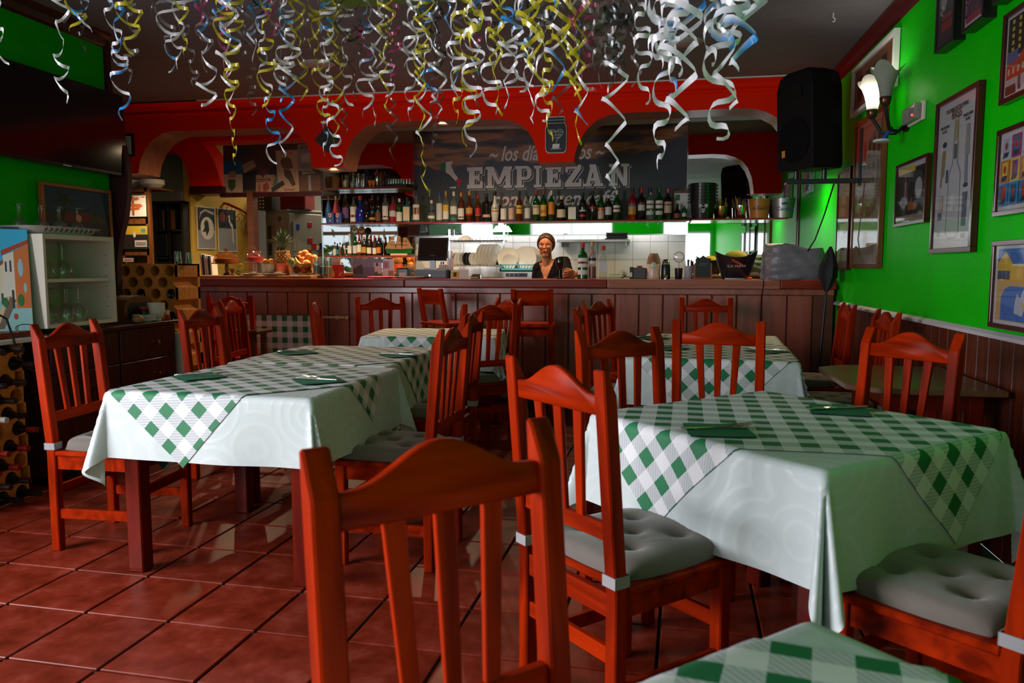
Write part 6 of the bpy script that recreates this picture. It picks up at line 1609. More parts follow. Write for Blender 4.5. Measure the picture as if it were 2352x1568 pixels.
# dark cupboard and the sign ladder
p0, p1 = at(349, 462, y=8.62), at(426, 640, y=8.62)
cb = thing('dark_cupboard', 'black cube shelving with woven inserts behind the bar end', 'shelving', ((p0.x+p1.x)/2, 8.62, 0)); hw = (p1.x-p0.x)/2; ht = p0.z
m_kal = mat('black_brown', (.014, .010, .008), .5)
MB().bb((-hw, 0, 0), (-hw+.03, .38, ht)).bb((hw-.03, 0, 0), (hw, .38, ht)).bb((-hw, 0, ht-.03), (hw, .38, ht)).bb((-hw, .36, 0), (hw, .38, ht)).build('carcass', m_kal, cb)
MB().bb((-.01, .0, 0), (.01, .36, ht-.03)).build('upright', m_kal, cb)
for j in range(5):
    z = ht-.03-(j+1)*(.33); MB().bb((-hw+.03, 0, z), (hw-.03, .36, z+.02)).build('shelf_board', m_kal, cb)
    for s in (-1, 1):
        if j > 0: MB().bb((s*hw/2-hw/2+.03, .01, z+.03), (s*hw/2+hw/2-.03, .34, z+.30)).build('insert_box', m_black, cb, bevel=.006)
for k in range(4): MB().bb((-hw+.05+k*.045, .05, ht-.34), (-hw+.085+k*.045, .30, ht-.08-.02*(k % 2))).build('folder', pc('brown') if k % 2 else pc('black'), cb)
t = thing('storage_box', 'pale grey box on the black shelving', 'box', ((p0.x+p1.x)/2+.06, 8.78, ht)); MB().bb((-.08, -.08, 0), (.08, .08, .12)).build('box_body', mat('lilac_grey', (.20, .17, .20), .6), t, bevel=.004); MB().bb((-.083, -.083, .12), (.083, .083, .135)).build('lid', MATS['lilac_grey'], t)
p0, p1 = at(274, 432, y=7.95), at(344, 602, y=7.95)
ld = thing('sign_ladder', 'rustic brown wooden rack with small signs behind the bar end', 'rack', ((p0.x+p1.x)/2, 7.95, 0)); hw = (p1.x-p0.x)/2; m_rus = wood('rustic_wood', (.10, .03, .008), (.20, .07, .02), .7, 0, 2, (8, 8, 1)); zt = p0.z
for s in (-1, 1): MB().bb((s*hw-.03, 0, 0), (s*hw+.03, .04, zt)).build('upright', m_rus, ld)
for py in (434, 499, 508, 572, 580): z = hz(310, py, 7.95); MB().bb((-hw, .0, z-.03), (hw, .035, z+.015)).build('crossboard', m_rus, ld)
MB().bb((-hw, .04, .9), (hw, .05, zt)).build('back_board', m_rus, ld)
def ladder_sign(label, px0, px1, pt, pb, shapes, base):
    a, b = at(px0, pt, y=7.93), at(px1, pb, y=7.93)
    return canvas('sign', label, 'sign', b.x-a.x, a.z-b.z, .008, shapes, base, None, ((a.x+b.x)/2, 7.935, b.z), (0, 0, 0), frame=(mat('dark_green_edge', (.01, .05, .02), .5), .006, .002))
ladder_sign('white sign with wooden arrow boards on the rustic rack', 282, 337, 448, 498, [('post', (.25, .05, .02), rect(.36, .05, .46, .95)), ('arrow', (.40, .12, .03), [(.1, .70), (.65, .78), (.70, .88), (.62, .92), (.1, .84)]), ('arrow', (.42, .10, .03), [(.15, .45), (.75, .42), (.86, .5), (.75, .60), (.15, .60)]), ('arrow', (.38, .09, .02), [(.12, .26), (.70, .32), (.72, .44), (.12, .38)]), ('bracket', (.30, .02, .02), rect(.80, .90, .95, .94))], cm('sign_white', (.60, .58, .60)))
ladder_sign('small cafe photo sign with a white caption', 276, 341, 518, 571, [('yellow_wall', (.50, .33, .03), rect(0, .62, 1, 1)), ('window_pane', (.05, .25, .30), rect(.76, .70, .92, .88)), ('figure', (.5, .5, .5), ell(.50, .62, .06, .14)), ('caption', (.50, .46, .46), rect(.50, .06, .96, .36)), ('line', (.05, .05, .06), rect(.54, .22, .92, .26)), ('line', (.05, .05, .06), rect(.54, .14, .92, .18))], cm('sign_dark', (.02, .015, .015)))
ladder_sign('little red and white card at the foot of the rustic rack', 281, 307, 591, 602, [('band', (.5, .02, .03), rect(.1, .3, .9, .6))], cm('card_white', (.55, .52, .52)))
t = thing('dish_stack', 'white dishes on top of the rustic rack', 'dish', ((p0.x+p1.x)/2+.0, 8.10, zt)); 
for s, r in ((-1, .11), (1, .13)): MB().lathe([(r*.6, 0), (r, .05), (r, .10), (r*.95, .10), (r*.55, .02), (.001, .02)], 20, (s*.14, 0, 0)).build('dish', m_porc, t, smooth=40)
MB().bb((-.30, -.15, -.02), (.30, .15, 0)).build('top_board', m_rus, t)
# framed picture on the pendant at the left of the beam
a, b = at(290, 308, y=Y1-.01), at(309, 359, y=Y1-.01)
canvas('small_frame', 'narrow black frame with pale print on the orange pier', 'picture', .16, a.z-b.z, .012, [('pale_print', (.45, .42, .45), rect(.1, .05, .8, .95))], pc('white'), None, (b.x-.08, Y1-.016, b.z), (0, 0, 0), frame=(m_black, .022, .01))
# ---- kitchen opening with fridge
fy = 9.75
f0, f1, f2 = at(586, 640, y=fy), at(662, 640, y=fy), at(719, 640, y=fy); fz = hz(650, 480, fy)
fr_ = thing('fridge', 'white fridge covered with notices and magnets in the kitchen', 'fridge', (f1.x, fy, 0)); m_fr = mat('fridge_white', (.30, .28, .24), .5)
aF = R(-32); M_ = Matrix.Rotation(aF, 4, 'Z')
wS = (f1.x-f0.x)/math.cos(aF)*.95; wD = (f2.x-f1.x)*1.35
MB().bb((-wS, 0, 0), (0, .62, fz-.03), 0, M_).build('cabinet', m_fr, fr_, bevel=.01)
MB().bb((-wS, -.0, fz-.03), (.02, .64, fz), 0, M_).build('top', m_fr, fr_, bevel=.01)
MB().bb((.0, 0, .05), (.05, .58, fz-.05), 0, M_).build('door', m_fr, fr_, bevel=.012)
MB().bb((.05, .05, fz-.16), (.075, .09, fz-.55), 0, M_).build('door_handle', m_fr, fr_)
for k, (u, v, w, h, c) in enumerate(((.12, .78, .16, .20, (.06, .04, .03)), (.32, .78, .12, .18, (.30, .17, .14)), (.12, .52, .16, .18, (.05, .04, .03)), (.32, .52, .12, .18, (.32, .30, .30)), (.12, .27, .16, .18, (.05, .04, .03)), (.32, .27, .12, .18, (.32, .30, .30)), (.56, .66, .30, .34, (.50, .49, .48)), (.55, .46, .09, .09, (.03, .04, .18)))):
    MB().bb((-wS+u*wS, -.004-.0005*k, fz*.55+v*fz*.45-h*fz*.45), (-wS+(u+w)*wS, -.001, fz*.55+v*fz*.45), 0, M_).build('notice', cm('notice%d' % k, c), fr_)
ln = MB()
for k in range(9): ln.bb((-wS+.58*wS, -.0075, fz*.55+(.60-.035*k)*fz*.45), (-wS+(.82-.04*(k % 3))*wS, -.006, fz*.55+(.605-.035*k)*fz*.45), 0, M_)
ln.build('notice_print', pc('black'), fr_)
mg = MB().cyl((-.15, -.012, fz-.33), (-.15, -.002, fz-.33), .062, n=24, M=M_).build('round_magnet', pc('teal'), fr_)
text('lettering', 'GRAN', .040, pc('white'), fr_, tuple(M_ @ Vector((-.15, -.0135, fz-.325))), rot=(R(90), 0, aF), align='CENTER')
text('lettering', 'VIA', .040, pc('white'), fr_, tuple(M_ @ Vector((-.15, -.0135, fz-.365))), rot=(R(90), 0, aF), align='CENTER')
MB().cyl((-.17, -.01, fz-.12), (-.17, -.002, fz-.12), .035, n=18, M=M_).build('round_magnet', pc('purple'), fr_)
rnd = random.Random(12)
for k in range(22):
    u, v = rnd.uniform(.10, .56), rnd.uniform(.12, .95); s = rnd.uniform(.018, .045); c = rnd.choice(['black', 'blue', 'red', 'brown', 'green', 'cream', 'teal', 'gold'])
    q = (.052, u, fz*.52+v*fz*.42)
    MB().bb((q[0], q[1]-s, q[2]-s*rnd.uniform(.7, 1.3)), (q[0]+.008, q[1]+s, q[2]+s), 0, M_).build('fridge_magnet', pc(c), fr_, bevel=.003)
t = thing('bottle_crate', 'black crate with pale bottle tops on the fridge', 'crate', (f0.x+.19, fy+.22, fz)); MB().bb((-.20, -.14, 0), (.04, .14, .20)).build('crate_body', m_black, t, bevel=.004)
for i in range(3):
    for j in range(4): MB().cyl((-.17+i*.045, -.146, .03+j*.045), (-.17+i*.045, -.139, .03+j*.045), .012, n=8).build('pale_dot', pc('white'), t)
t = thing('red_cooler', 'glossy dark red cooler box on the fridge', 'cooler', (f1.x+.02, fy+.25, fz)); m_rg = mat('red_gloss', (.16, .006, .008), .2)
MB().bb((-.16, -.16, 0), (.20, .16, .19)).build('cooler_body', m_rg, t, bevel=.02, seg=2); MB().bb((-.165, -.165, .19), (.205, .165, .215)).build('lid', m_rg, t, bevel=.01)
kx = at(728, 560, y=10.6).x; t = thing('kitchen_shelf', 'white kitchen shelving beyond the fridge', 'shelving', (kx, 10.7, 0))
for z in (.9, 1.2, 1.5, 1.8): MB().bb((-.25, 0, z), (.6, .3, z+.025)).build('shelf_board', m_white, t)
for s in (-.25, .575): MB().bb((s, 0, 0), (s+.025, .3, 1.825)).build('upright', m_white, t)
for z, c in ((1.225, 'white'), (1.525, 'black'), (.925, 'silver')): MB().lathe([(.06, 0), (.085, .02), (.085, .10), (.001, .10)], 16, (-.08, .12, z)).build('pot', pc(c), t, smooth=40)
# poster collage over the opening
YCg = YA+.06
def Lc(px, py): q = at(px, py, y=YCg); return q.x, q.z
a, b = Lc(512, 334), Lc(741, 440)
cg = thing('poster_collage', 'collage of vintage Italian travel posters above the kitchen opening', 'posters', ((a[0]+b[0])/2, YCg, b[1])); cxg = (a[0]+b[0])/2
MB().bb((a[0]-cxg, 0, 0), (b[0]-cxg, .02, a[1]-b[1])).build('back_board', cm('collage_base', (.08, .035, .018)), cg)
MB().bb((a[0]-cxg-.05, -.02, -.045), (b[0]-cxg, .05, 0)).build('header_rail', m_maroon, cg)
def cp(name, c, pts, k):
    MB().add([(Lc(x, y)[0]-cxg, -.0008-.0003*k, Lc(x, y)[1]-b[1]) for x, y in pts], [tuple(range(len(pts)))]).build(name, cm('collage_'+name+str(k), c, .5), cg)
CG = [('beach_poster', (.42, .30, .24), [(513, 369), (556, 369), (558, 442), (515, 442)]), ('beach_sky', (.008, .09, .22), [(513, 369), (556, 369), (557, 400), (514, 400)]), ('scooter_front', (.06, .07, .02), [(524, 412), (541, 412), (541, 430), (532, 440), (524, 430)]), ('rider', (.34, .14, .08), [(527, 394), (541, 392), (542, 408), (526, 408)]),
 ('tilted_poster', (.03, .05, .09), [(538, 348), (565, 337), (580, 356), (552, 372)]), ('tilted_poster', (.40, .27, .20), [(556, 380), (582, 367), (589, 382), (561, 398)]), ('seaside', (.10, .02, .015), [(556, 360), (570, 354), (574, 362), (558, 370)]),
 ('dark_poster', (.015, .012, .014), [(558, 398), (590, 390), (592, 435), (558, 437)]), ('pale_panel', (.36, .25, .20), [(588, 402), (630, 400), (640, 440), (588, 440)]), ('grapes', (.14, .02, .07), [(597, 389), (612, 387), (609, 402), (604, 409), (599, 402)]), ('red_label', (.25, .03, .02), [(588, 411), (622, 409), (622, 416), (588, 418)]), ('dancer', (.28, .04, .03), [(604, 425), (614, 418), (620, 432), (611, 441), (604, 438)]), ('bottle', (.34, .10, .05), [(592, 430), (596, 420), (600, 430), (600, 440), (592, 440)]),
 ('racket', (.02, .02, .022), [(617, 394), (632, 374), (647, 372), (648, 392), (636, 400), (620, 402)]), ('moka_pot', (.40, .20, .11), [(624, 404), (632, 404), (630, 412), (635, 426), (620, 426), (626, 412)]), ('round_table', (.07, .13, .16), [(634, 402), (644, 406), (642, 424), (632, 430), (626, 426)]),
 ('scooter_poster', (.44, .29, .21), [(633, 346), (684, 344), (688, 440), (640, 441)]), ('couple', (.16, .07, .03), [(648, 363), (654, 362), (662, 361), (669, 366), (674, 384), (664, 390), (650, 386), (644, 372)]), ('scooter', (.07, .035, .02), [(652, 388), (668, 392), (676, 412), (680, 424), (672, 428), (664, 414), (654, 404)]), ('film_strip', (.03, .025, .012), [(623, 432), (650, 414), (655, 424), (626, 442)]),
 ('rome_poster', (.26, .22, .20), [(684, 332), (712, 331), (720, 400), (687, 400)]), ('colosseum', (.42, .36, .33), [(692, 358), (700, 352), (712, 352), (713, 371), (692, 371)]), ('car', (.20, .16, .15), [(690, 380), (700, 374), (716, 378), (718, 390), (692, 390)]), ('dark_band', (.02, .02, .03), [(687, 393), (734, 392), (734, 401), (687, 401)]), ('spaghetti_poster', (.12, .035, .018), [(688, 402), (737, 401), (738, 438), (688, 439)]), ('pale_face', (.26, .26, .30), [(708, 403), (714, 402), (716, 438), (710, 438)])]
for k, (nm, c, pts) in enumerate(CG): cp(nm, c, pts, k)
def ct_(body, px, py, size, c, shear=0, rotz=0):
    x, z = Lc(px, py); text('lettering', body, size, pc(c), cg, (x-cxg, -.0105, z-b[1]), rot=(R(90), 0, 0) if not rotz else (R(90), R(-rotz), 0), shear=shear, ext=.0004)
ct_('ROMA', 690, 343, .055, 'black'); ct_('EJERCITO', 694, 400, .040, 'cream'); ct_('ITALIA', 646, 356, .05, 'red'); ct_('SAN REMO', 561, 391, .038, 'purple', 0, 30); ct_('Scooter', 652, 438, .045, 'red', .3); ct_('CHIANTI  CAMPARI', 589, 416, .018, 'cream')

# ---- things at the left end of the bar
o = MB().bb((on_bar(468, 7.25), 7.0, ZB), (on_bar(738, 7.25), 7.58, ZB+.028)).build('serving_plank', wood('honey_wood', (.30, .15, .045), (.42, .22, .07), .45, .1, 1.5, (1, 10, 10)), None, bevel=.004); tag(o, 'honey coloured plank on the bar under the fruit and cake domes', 'board')
ZP = ZB+.0285
def dome_stand(px, Y, pbase, ptop, r, label, m, cake, knob):
    x = on_bar(px, Y); zb = hz(px, pbase, Y)-ZP; zt = hz(px, ptop, Y)-ZP
    t = thing('cake_stand', label, 'cake stand', (x, Y, ZP))
    MB().lathe([(.055, 0), (.05, .008), (.016, .03), (.022, zb*.6), (.014, zb-.012), (r*1.06, zb-.004), (r*1.08, zb+.006), (.001, zb+.002)], 26).build('stand', m, t, smooth=50)
    MB().lathe([(r*.98, zb+.008), (r*.92, zb+(zt-zb)*.35), (r*.70, zb+(zt-zb)*.62), (r*.35, zb+(zt-zb)*.76), (r*.12, zb+(zt-zb)*.80), (r*.10, zb+(zt-zb)*.86), (r*.17, zt), (.001, zt+.002)], 26).build('dome', m_glass if not knob else glass('amber_dome', (.85, .62, .42), (.3, .14, .06), .12, gain=1.6), t, smooth=50)
    MB().lathe([(r*.80, zb+.007), (r*.82, zb+(zt-zb)*.32), (.001, zb+(zt-zb)*.38)], 22).build('cake', cake, t, smooth=40)
dome_stand(521, 7.22, 605, 571, .135, 'amber glass cake dome on a brown stand at the bar end', mat('brown_glass', (.16, .06, .025), .15), mat('cake_gold', (.34, .12, .02), .7, var=(40, .5)), True)
dome_stand(586, 7.42, 603, 565, .105, 'clear glass cake dome with red sweets on the bar', m_glass, mat('sweets_red', (.42, .02, .015), .4, var=(60, .8)), False)
def pot(px, Y, ptop, w, label, m):
    p = at(px, ptop, y=Y); r = w*p.length/1800/2; h = p.z-ZP
    t = thing('ceramic_pot', label, 'pot', (p.x, Y, ZP)); MB().lathe([(r*.88, 0), (r*.92, .005), (r, h), (r*.93, h), (r*.85, .012), (.001, .012)], 24).build('pot_wall', m, t, smooth=40); return t, p.x, h, r
t, xg, hg, rg = pot(617, 7.25, 606, 30, 'beige glazed pot holding two oranges', mat('beige_glaze', (.40, .33, .25), .3))
m_orng = mat('orange_peel', (.78, .26, .02), .45, bump=(160, .3, .002)); m_apple = mat('apple_skin', (.60, .06, .02), .35, var=(6, .5)); m_peach = mat('peach_skin', (.80, .20, .03), .5, var=(5, .4))
fru_me = MB().ball((0, 0, 0), .038, 18, 12, 0, (1, 1, .94)).lathe([(.004, .0), (.003, .006), (.001, .007)], 6, (0, 0, .034))
def fruit(x, y, z, s, m, label, cat='fruit', nm='orange_fruit'):
    o = obj(nm, fru_me.mesh('fruit', m, smooth=70), None, (x, y, z)); o.scale = (s, s, s); o.rotation_euler = (random.uniform(-.5, .5), random.uniform(-.5, .5), random.uniform(0, 6)); tag(o, label, cat, 'fruit on the bar')
fruit(xg-.032, 7.25, ZP+hg+.022, .82, m_orng, 'orange in the beige pot, nearer the cake dome'); fruit(xg+.034, 7.24, ZP+hg+.024, .82, m_orng, 'orange in the beige pot, nearer the pineapple')
t, xg, hg, rg = pot(650, 7.28, 604, 33, 'coral red pot under the pineapple', mat('coral_glaze', (.60, .09, .035), .3))
pn = thing('pineapple', 'pineapple with spiky green crown on the coral pot', 'pineapple', (xg, 7.28, ZP+hg-.01)); hp = hz(650, 573, 7.28)-(ZP+hg-.01); hc = hz(650, 522, 7.28)-(ZP+hg-.01)
rp = rg*.92; mb = MB().lathe([(rp*.7, 0), (rp, hp*.25), (rp*1.0, hp*.6), (rp*.75, hp*.92), (.001, hp)], 20); mb.build('fruit_core', mat('pine_core', (.20, .08, .015), .7), pn, smooth=60)
mb = MB()
for j in range(7):
    z = hp*(.08+.13*j); r = rp*(1.0 if 1 < j < 5 else .86)
    for i in range(12):
        a = 2*PI*(i+.5*(j % 2))/12; mb.ball((r*math.cos(a), r*math.sin(a), z), .0125, 6, 4, 0, (.7, .7, .8))
mb.build('fruit_eyes', mat('pine_eye', (.46, .17, .02), .6, var=(60, .4)), pn, smooth=60)
mb = MB(); rnd = random.Random(3)
for k in range(46):
    a = k*2.4; f = k/46; ln = (hc-hp)*(.55+.5*f); sp_ = .125*(1-f)**.9+.014; ca_, sa_ = math.cos(a), math.sin(a)
    b0 = Vector((.012*ca_, .012*sa_, hp-.01)); t1 = Vector((sp_*.55*ca_, sp_*.55*sa_, hp+ln*.62)); t2 = Vector((sp_*1.15*ca_, sp_*1.15*sa_, hp+ln*(.80+.2*f))); s = Vector((-sa_, ca_, 0))*.0135
    mb.add([b0-s, b0+s, t1+s*.75, t1-s*.75, t2], [(0, 1, 2, 3), (3, 2, 4)])
mb.build('leaf_crown', mat('pine_leaf', (.045, .085, .028), .5, var=(18, .5)), pn)
# fruit bowl
xb_ = on_bar(698, 7.26); t = thing('fruit_bowl', 'clear glass bowl of fruit on the bar', 'bowl', (xb_, 7.26, ZP)); rb = .132; hb = hz(698, 606, 7.26)-ZP
MB().lathe([(.045, 0), (.05, .004), (rb*.75, hb*.35), (rb, hb), (rb*1.03, hb+.004), (rb*.97, hb), (rb*.70, hb*.36), (.001, .008)], 28).build('bowl_wall', m_glass, t, smooth=50)
MB().lathe([(rb*1.0, hb), (rb*1.035, hb+.003), (rb*1.035, hb+.006), (rb*1.0, hb+.007)], 28).build('bowl_rim', m_chrome, t, smooth=50)
FR = [(-.05, -.05, .055, 1.0, m_apple, 'red apple low in the glass bowl, left'), (.03, -.06, .055, 1.05, m_apple, 'red apple low in the glass bowl, front'), (.06, .03, .06, 1.0, m_apple, 'red apple low in the glass bowl, back'), (.055, -.055, .112, 1.15, m_orng, 'large orange at the front of the fruit bowl'), (-.045, .0, .165, .95, m_peach, 'peach with a black price tag in the fruit bowl'), (.0, -.02, .15, .95, m_peach, 'peach in the middle of the fruit heap'), (.055, .0, .185, .95, m_orng, 'orange in the second layer of the fruit heap'), (.10, .02, .165, 1.1, m_orng, 'yellow orange at the edge of the fruit bowl beside the bead glasses'), (.005, .03, .215, 1.0, m_peach, 'topmost reddish peach of the fruit heap'), (-.05, .06, .205, .95, m_orng, 'orange at the back of the fruit heap'), (-.02, .05, .12, 1.0, m_peach, 'peach deep in the fruit bowl')]
for x, y, z, s, m, lab in FR: fruit(xb_+x, 7.26+y, ZP+z, s, m, lab, 'fruit', 'peach_fruit' if m is m_peach else ('apple' if m is m_apple else 'orange_fruit'))
o = MB().tube([(-.045, 0, .02), (-.03, -.004, -.02), (.0, -.006, -.045), (.04, -.004, -.055)], [.010, .019, .018, .006], 10).build('banana', mat('banana_skin', (.75, .40, .03), .45), None, smooth=60); o.location = (xb_+.005, 7.155, ZP+.155); tag(o, 'small yellow banana over the rim of the fruit bowl', 'banana', 'fruit on the bar')
o = MB().ball((0, 0, 0), .040, 14, 10, 0, (1, .9, 1.2)).build('custard_apple', mat('cherimoya', (.22, .24, .05), .6, bump=(45, .9, .01), var=(40, .5)), None, smooth=60); o.location = (xb_-.085, 7.175, ZP+.125); tag(o, 'green knobbly custard apple at the edge of the fruit bowl', 'fruit', 'fruit on the bar')
t = thing('price_tag', 'small black price tag stuck in the fruit', 'tag', (xb_-.055, 7.20, ZP+.152)); MB().bb((-.024, -.002, 0), (.024, .002, .034)).build('tag_plate', m_black, t); MB().cyl((0, 0, -.03), (0, 0, 0), .002, n=6).build('tag_stick', m_black, t)
# bead glasses, plates, little cup, flower trinket, patterned mat
for k, (px, c, lab) in enumerate(((727, cm('blue_beads', (.01, .18, .24), .2), 'tall tumbler of turquoise beads beside the fruit bowl'), (742, cm('clear_beads', (.10, .20, .22), .2), 'tumbler of pale turquoise beads behind the red card'), (755, cm('gold_beads', (.45, .24, .02), .2), 'tall tumbler of golden beads beside the red card'))):
    tumbler(px, 590, 17, 7.22+.05*(k == 1), ZP if px < 738 else ZB, lab, 'bead glasses', (c, .55))
for px, lab in ((573, 'white cake plate at the bar end under the clear dome'), (631, 'white cake plate in front of the beige pot')):
    x = on_bar(px, 7.08); t = thing('serving_plate', lab, 'plate', (x, 7.10, ZP)); plate_mb(.11).build('plate_dish', m_porc, t, smooth=40); MB().ball((.03, 0, .022), .04, 12, 6, 0, (1.3, .8, .35)).build('cake_slice', mat('choc', (.09, .03, .015), .6), t, smooth=50)
t = thing('egg_cup', 'small dark brown wooden cup beside the amber cake stand', 'cup', (on_bar(534, 7.10), 7.10, ZP)); MB().lathe([(.018, 0), (.02, .004), (.008, .02), (.022, .04), (.028, .065), (.025, .065), (.001, .03)], 16).build('cup_wall', pc('brown'), t, smooth=50)
t = thing('flower_trinket', 'green and yellow flower ornament on the bar', 'ornament', (on_bar(550, 7.10), 7.10, ZP))
for j, (x, z, r) in enumerate(((-.012, .028, .026), (.018, .085, .03))):
    m2 = MB()
    for i in range(8): a = 2*PI*i/8; m2.ball((x+r*.7*math.cos(a), 0, z+r*.7*math.sin(a)), r*.34, 6, 4, 0, (1, .5, 1))
    m2.ball((x, -.004, z), r*.4, 8, 5, 1, (1, .6, 1)); m2.build('flower_head', [pc('green') if j == 0 else pc('gold'), pc('yellow')], t, smooth=50)
MB().cyl((.0, .004, 0), (.016, .004, .08), .003, n=6).build('flower_stem', pc('green'), t)

# ================================================================ GREEN WALL: PICTURES, LAMP, SPEAKER
XW = XR-.022
def wallpic(label, cat, pl, pr, pt, pb, shapes, base, frame, pane=True, wid=None, name='framed_print'):
    """picture on the green wall: left edge at pixel column pl between rows pt and pb, right edge at column pr"""
    a = at(pl, pt, x=XW); b = at(pl, pb, x=XW)
    y1 = at(pr, pt, x=XW).y if wid is None else a.y-wid
    w = a.y-y1
    return canvas(name, label, cat, w, a.z-b.z, .018, shapes, base, None, (XW, (a.y+y1)/2, b.z), (0, 0, R(-90)), frame=frame, pane=pane)
m_fmah = wood('mahogany_frame', (.030, .004, .004), (.06, .009, .007), .25, .5)
m_fbr = wood('brown_frame', (.10, .030, .010), (.16, .05, .016), .28, .5)
pw_ = cm('print_paper', (.50, .47, .50)); pd_ = cm('print_dark', (.02, .016, .016)); pt_ = cm('print_tan', (.30, .22, .15)); pbr_ = cm('print_brown', (.16, .07, .03))
def vt(t, body, size, c, u, v, w, h, fw, sx=1.0, al='CENTER'):
    iw, ih = w-2*fw, h-2*fw
    return text('lettering', body, size, c, t, (-iw/2+iw*u, -.0052, fw+ih*v), sx=sx, align=al, ext=.0004)
blk = cm('ink_black', (.02, .02, .03))
wallpic('pale framed card with four small dark portraits above the wall lamp', 'picture', 1963, 2058, 162, 268, [(('portrait'), (.03, .02, .015), rect(.10+.2*k, .18, .22+.2*k, .80)) for k in range(4)], pbr_, (m_white, .03, .02), False)
shp = [('leaf_spot', (.12, .07, .03), ell(.18+.17*i, .80-.17*j, .055, .07)) for j in range(2) for i in range(5)] + [('basket', (.24, .13, .06), ell(.5, .42, .34, .10)), ('vase', (.30, .17, .09), rect(.28, .36, .72, .46)), ('rim_line', (.06, .05, .04), rect(.05, .955, .95, .96)), ('stain', (.20, .12, .07), ell(.5, .62, .25, .05)), ('lower_panel', (.22, .14, .08), rect(.2, .06, .8, .18))]
wallpic('tall brown framed botanical print with rows of leaves', 'picture', 1968, 2034, 286, 616, shp, pt_, (m_fbr, .035, .014))
wallpic('narrow dark framed print with a red tasselled foot, deepest on the green wall', 'picture', 1928, 1957, 396, 620, [('bright_scene', (.20, .10, .06), rect(.2, .35, .9, .86)), ('foam', (.45, .43, .44), rect(.2, .33, .9, .46)), ('caption', (.36, .32, .34), rect(.05, .06, .95, .32)), ('word', (.03, .03, .03), rect(.35, .18, .62, .21)), ('pattern', (.22, .05, .06), rect(.05, .0, .95, .07))], pbr_, (m_fmah, .02, .012))
wallpic('small framed photo of musicians with a violin', 'picture', 2062, 2133, 381, 521, [('stage', (.012, .01, .012), rect(0, .12, 1, .92)), ('lamp_glow', (.62, .42, .05), rect(.03, .86, .62, .96)), ('singer', (.30, .28, .30), ell(.25, .36, .14, .10)), ('player', (.34, .32, .33), ell(.75, .55, .12, .18)), ('violin', (.35, .08, .01), [(.40, .20), (.70, .20), (.66, .30), (.55, .34), (.52, .45), (.48, .34), (.42, .30)]), ('floor', (.25, .20, .16), rect(0, 0, 1, .12)), ('microphone', (.5, .08, .03), rect(.28, .44, .31, .80))], pw_, (m_fmah, .02, .012))
a = at(2156, 240, x=XW); b = at(2156, 582, x=XW); w = a.y-at(2252, 240, x=XW).y; h = a.z-b.z; fw = .026
bs = wallpic('tall mahogany framed beer poster with a drawn bottle and figures', 'picture', 2156, 2252, 240, 582, [
 ('bottle_outline', (.16, .17, .20), [(.45, .88), (.55, .88), (.57, .70), (.57, .58), (.66, .50), (.68, .10), (.60, .06), (.40, .06), (.32, .10), (.34, .50), (.43, .58), (.43, .70)]),
 ('bottle_inside', (.47, .44, .47), [(.465, .875), (.535, .875), (.55, .70), (.55, .575), (.64, .495), (.66, .11), (.59, .07), (.41, .07), (.34, .11), (.36, .495), (.45, .575), (.45, .70)]),
 ('cork', (.36, .28, .14), rect(.455, .72, .545, .86)), ('foil', (.10, .10, .09), rect(.46, .60, .54, .70)), ('bottle_tag', (.55, .53, .55), ell(.5, .32, .08, .05)),
 ('soldier_hat', (.02, .03, .06), ell(.20, .72, .06, .02)), ('soldier_coat', (.26, .18, .08), [(.12, .50), (.22, .50), (.24, .68), (.15, .68)]), ('soldier_leg', (.20, .17, .12), [(.11, .43), (.15, .43), (.17, .50), (.13, .50)]), ('boot', (.05, .06, .10), rect(.27, .45, .33, .54)),
 ('archer', (.28, .26, .26), [(.74, .60), (.86, .60), (.84, .80), (.76, .80)]), ('archer_leg', (.20, .22, .28), [(.76, .42), (.84, .42), (.82, .60), (.76, .60)]), ('lady_hat', (.04, .06, .10), ell(.80, .405, .06, .015)), ('lady', (.12, .14, .20), [(.74, .14), (.84, .14), (.86, .36), (.74, .36)]), ('lady_shoe', (.06, .10, .14), rect(.74, .06, .86, .09)),
 ('child', (.38, .33, .34), [(.10, .24), (.22, .24), (.22, .37), (.11, .37)]), ('child_leg', (.10, .14, .20), rect(.10, .20, .20, .25)), ('fish', (.14, .16, .18), ell(.15, .10, .05, .02))], pw_, (m_fmah, fw, .014))
vt(bs, 'THE DRINK OF THE EMPIRE', .030, blk, .5, .925, w, h, fw, sx=.82)
vt(bs, 'BASS', .062, cm('ink_brown', (.14, .05, .02)), .5, .872, w, h, fw)
vt(bs, 'WELL KNOWN\nIN 1776.', .022, blk, .20, .830, w, h, fw, sx=.8)
vt(bs, 'WORLD-FAMED\nIN 1901.', .022, blk, .80, .850, w, h, fw, sx=.75)
m_fblk = mat('black_frame', (.012, .010, .010), .3)
def hangpic(label, pl, pr, pb, hgt, shapes, base, frame, wid=None):
    b = at(pl, pb, x=XW); y1 = at(pr, pb, x=XW).y if wid is None else b.y-wid
    return canvas('framed_print', label, 'picture', b.y-y1, hgt, .05, shapes, base, None, (XW-.03, (b.y+y1)/2, b.z), (0, 0, R(-90)), frame=frame, pane=True), b.y-y1
hangpic('black framed film poster with red lettering near the ceiling', 2164, 2206, 124, .62, [('dark_ground', (.03, .03, .035), rect(.0, .0, 1, 1)), ('pale_cloud', (.30, .28, .30), [(.1, .35), (.4, .30), (.7, .60), (.9, .95), (.3, .95), (.15, .6)]), ('red_title', (.30, .02, .02), rect(.2, .12, .85, .20)), ('red_title', (.30, .02, .02), rect(.25, .22, .80, .26))], pd_, (m_fblk, .016, .012))
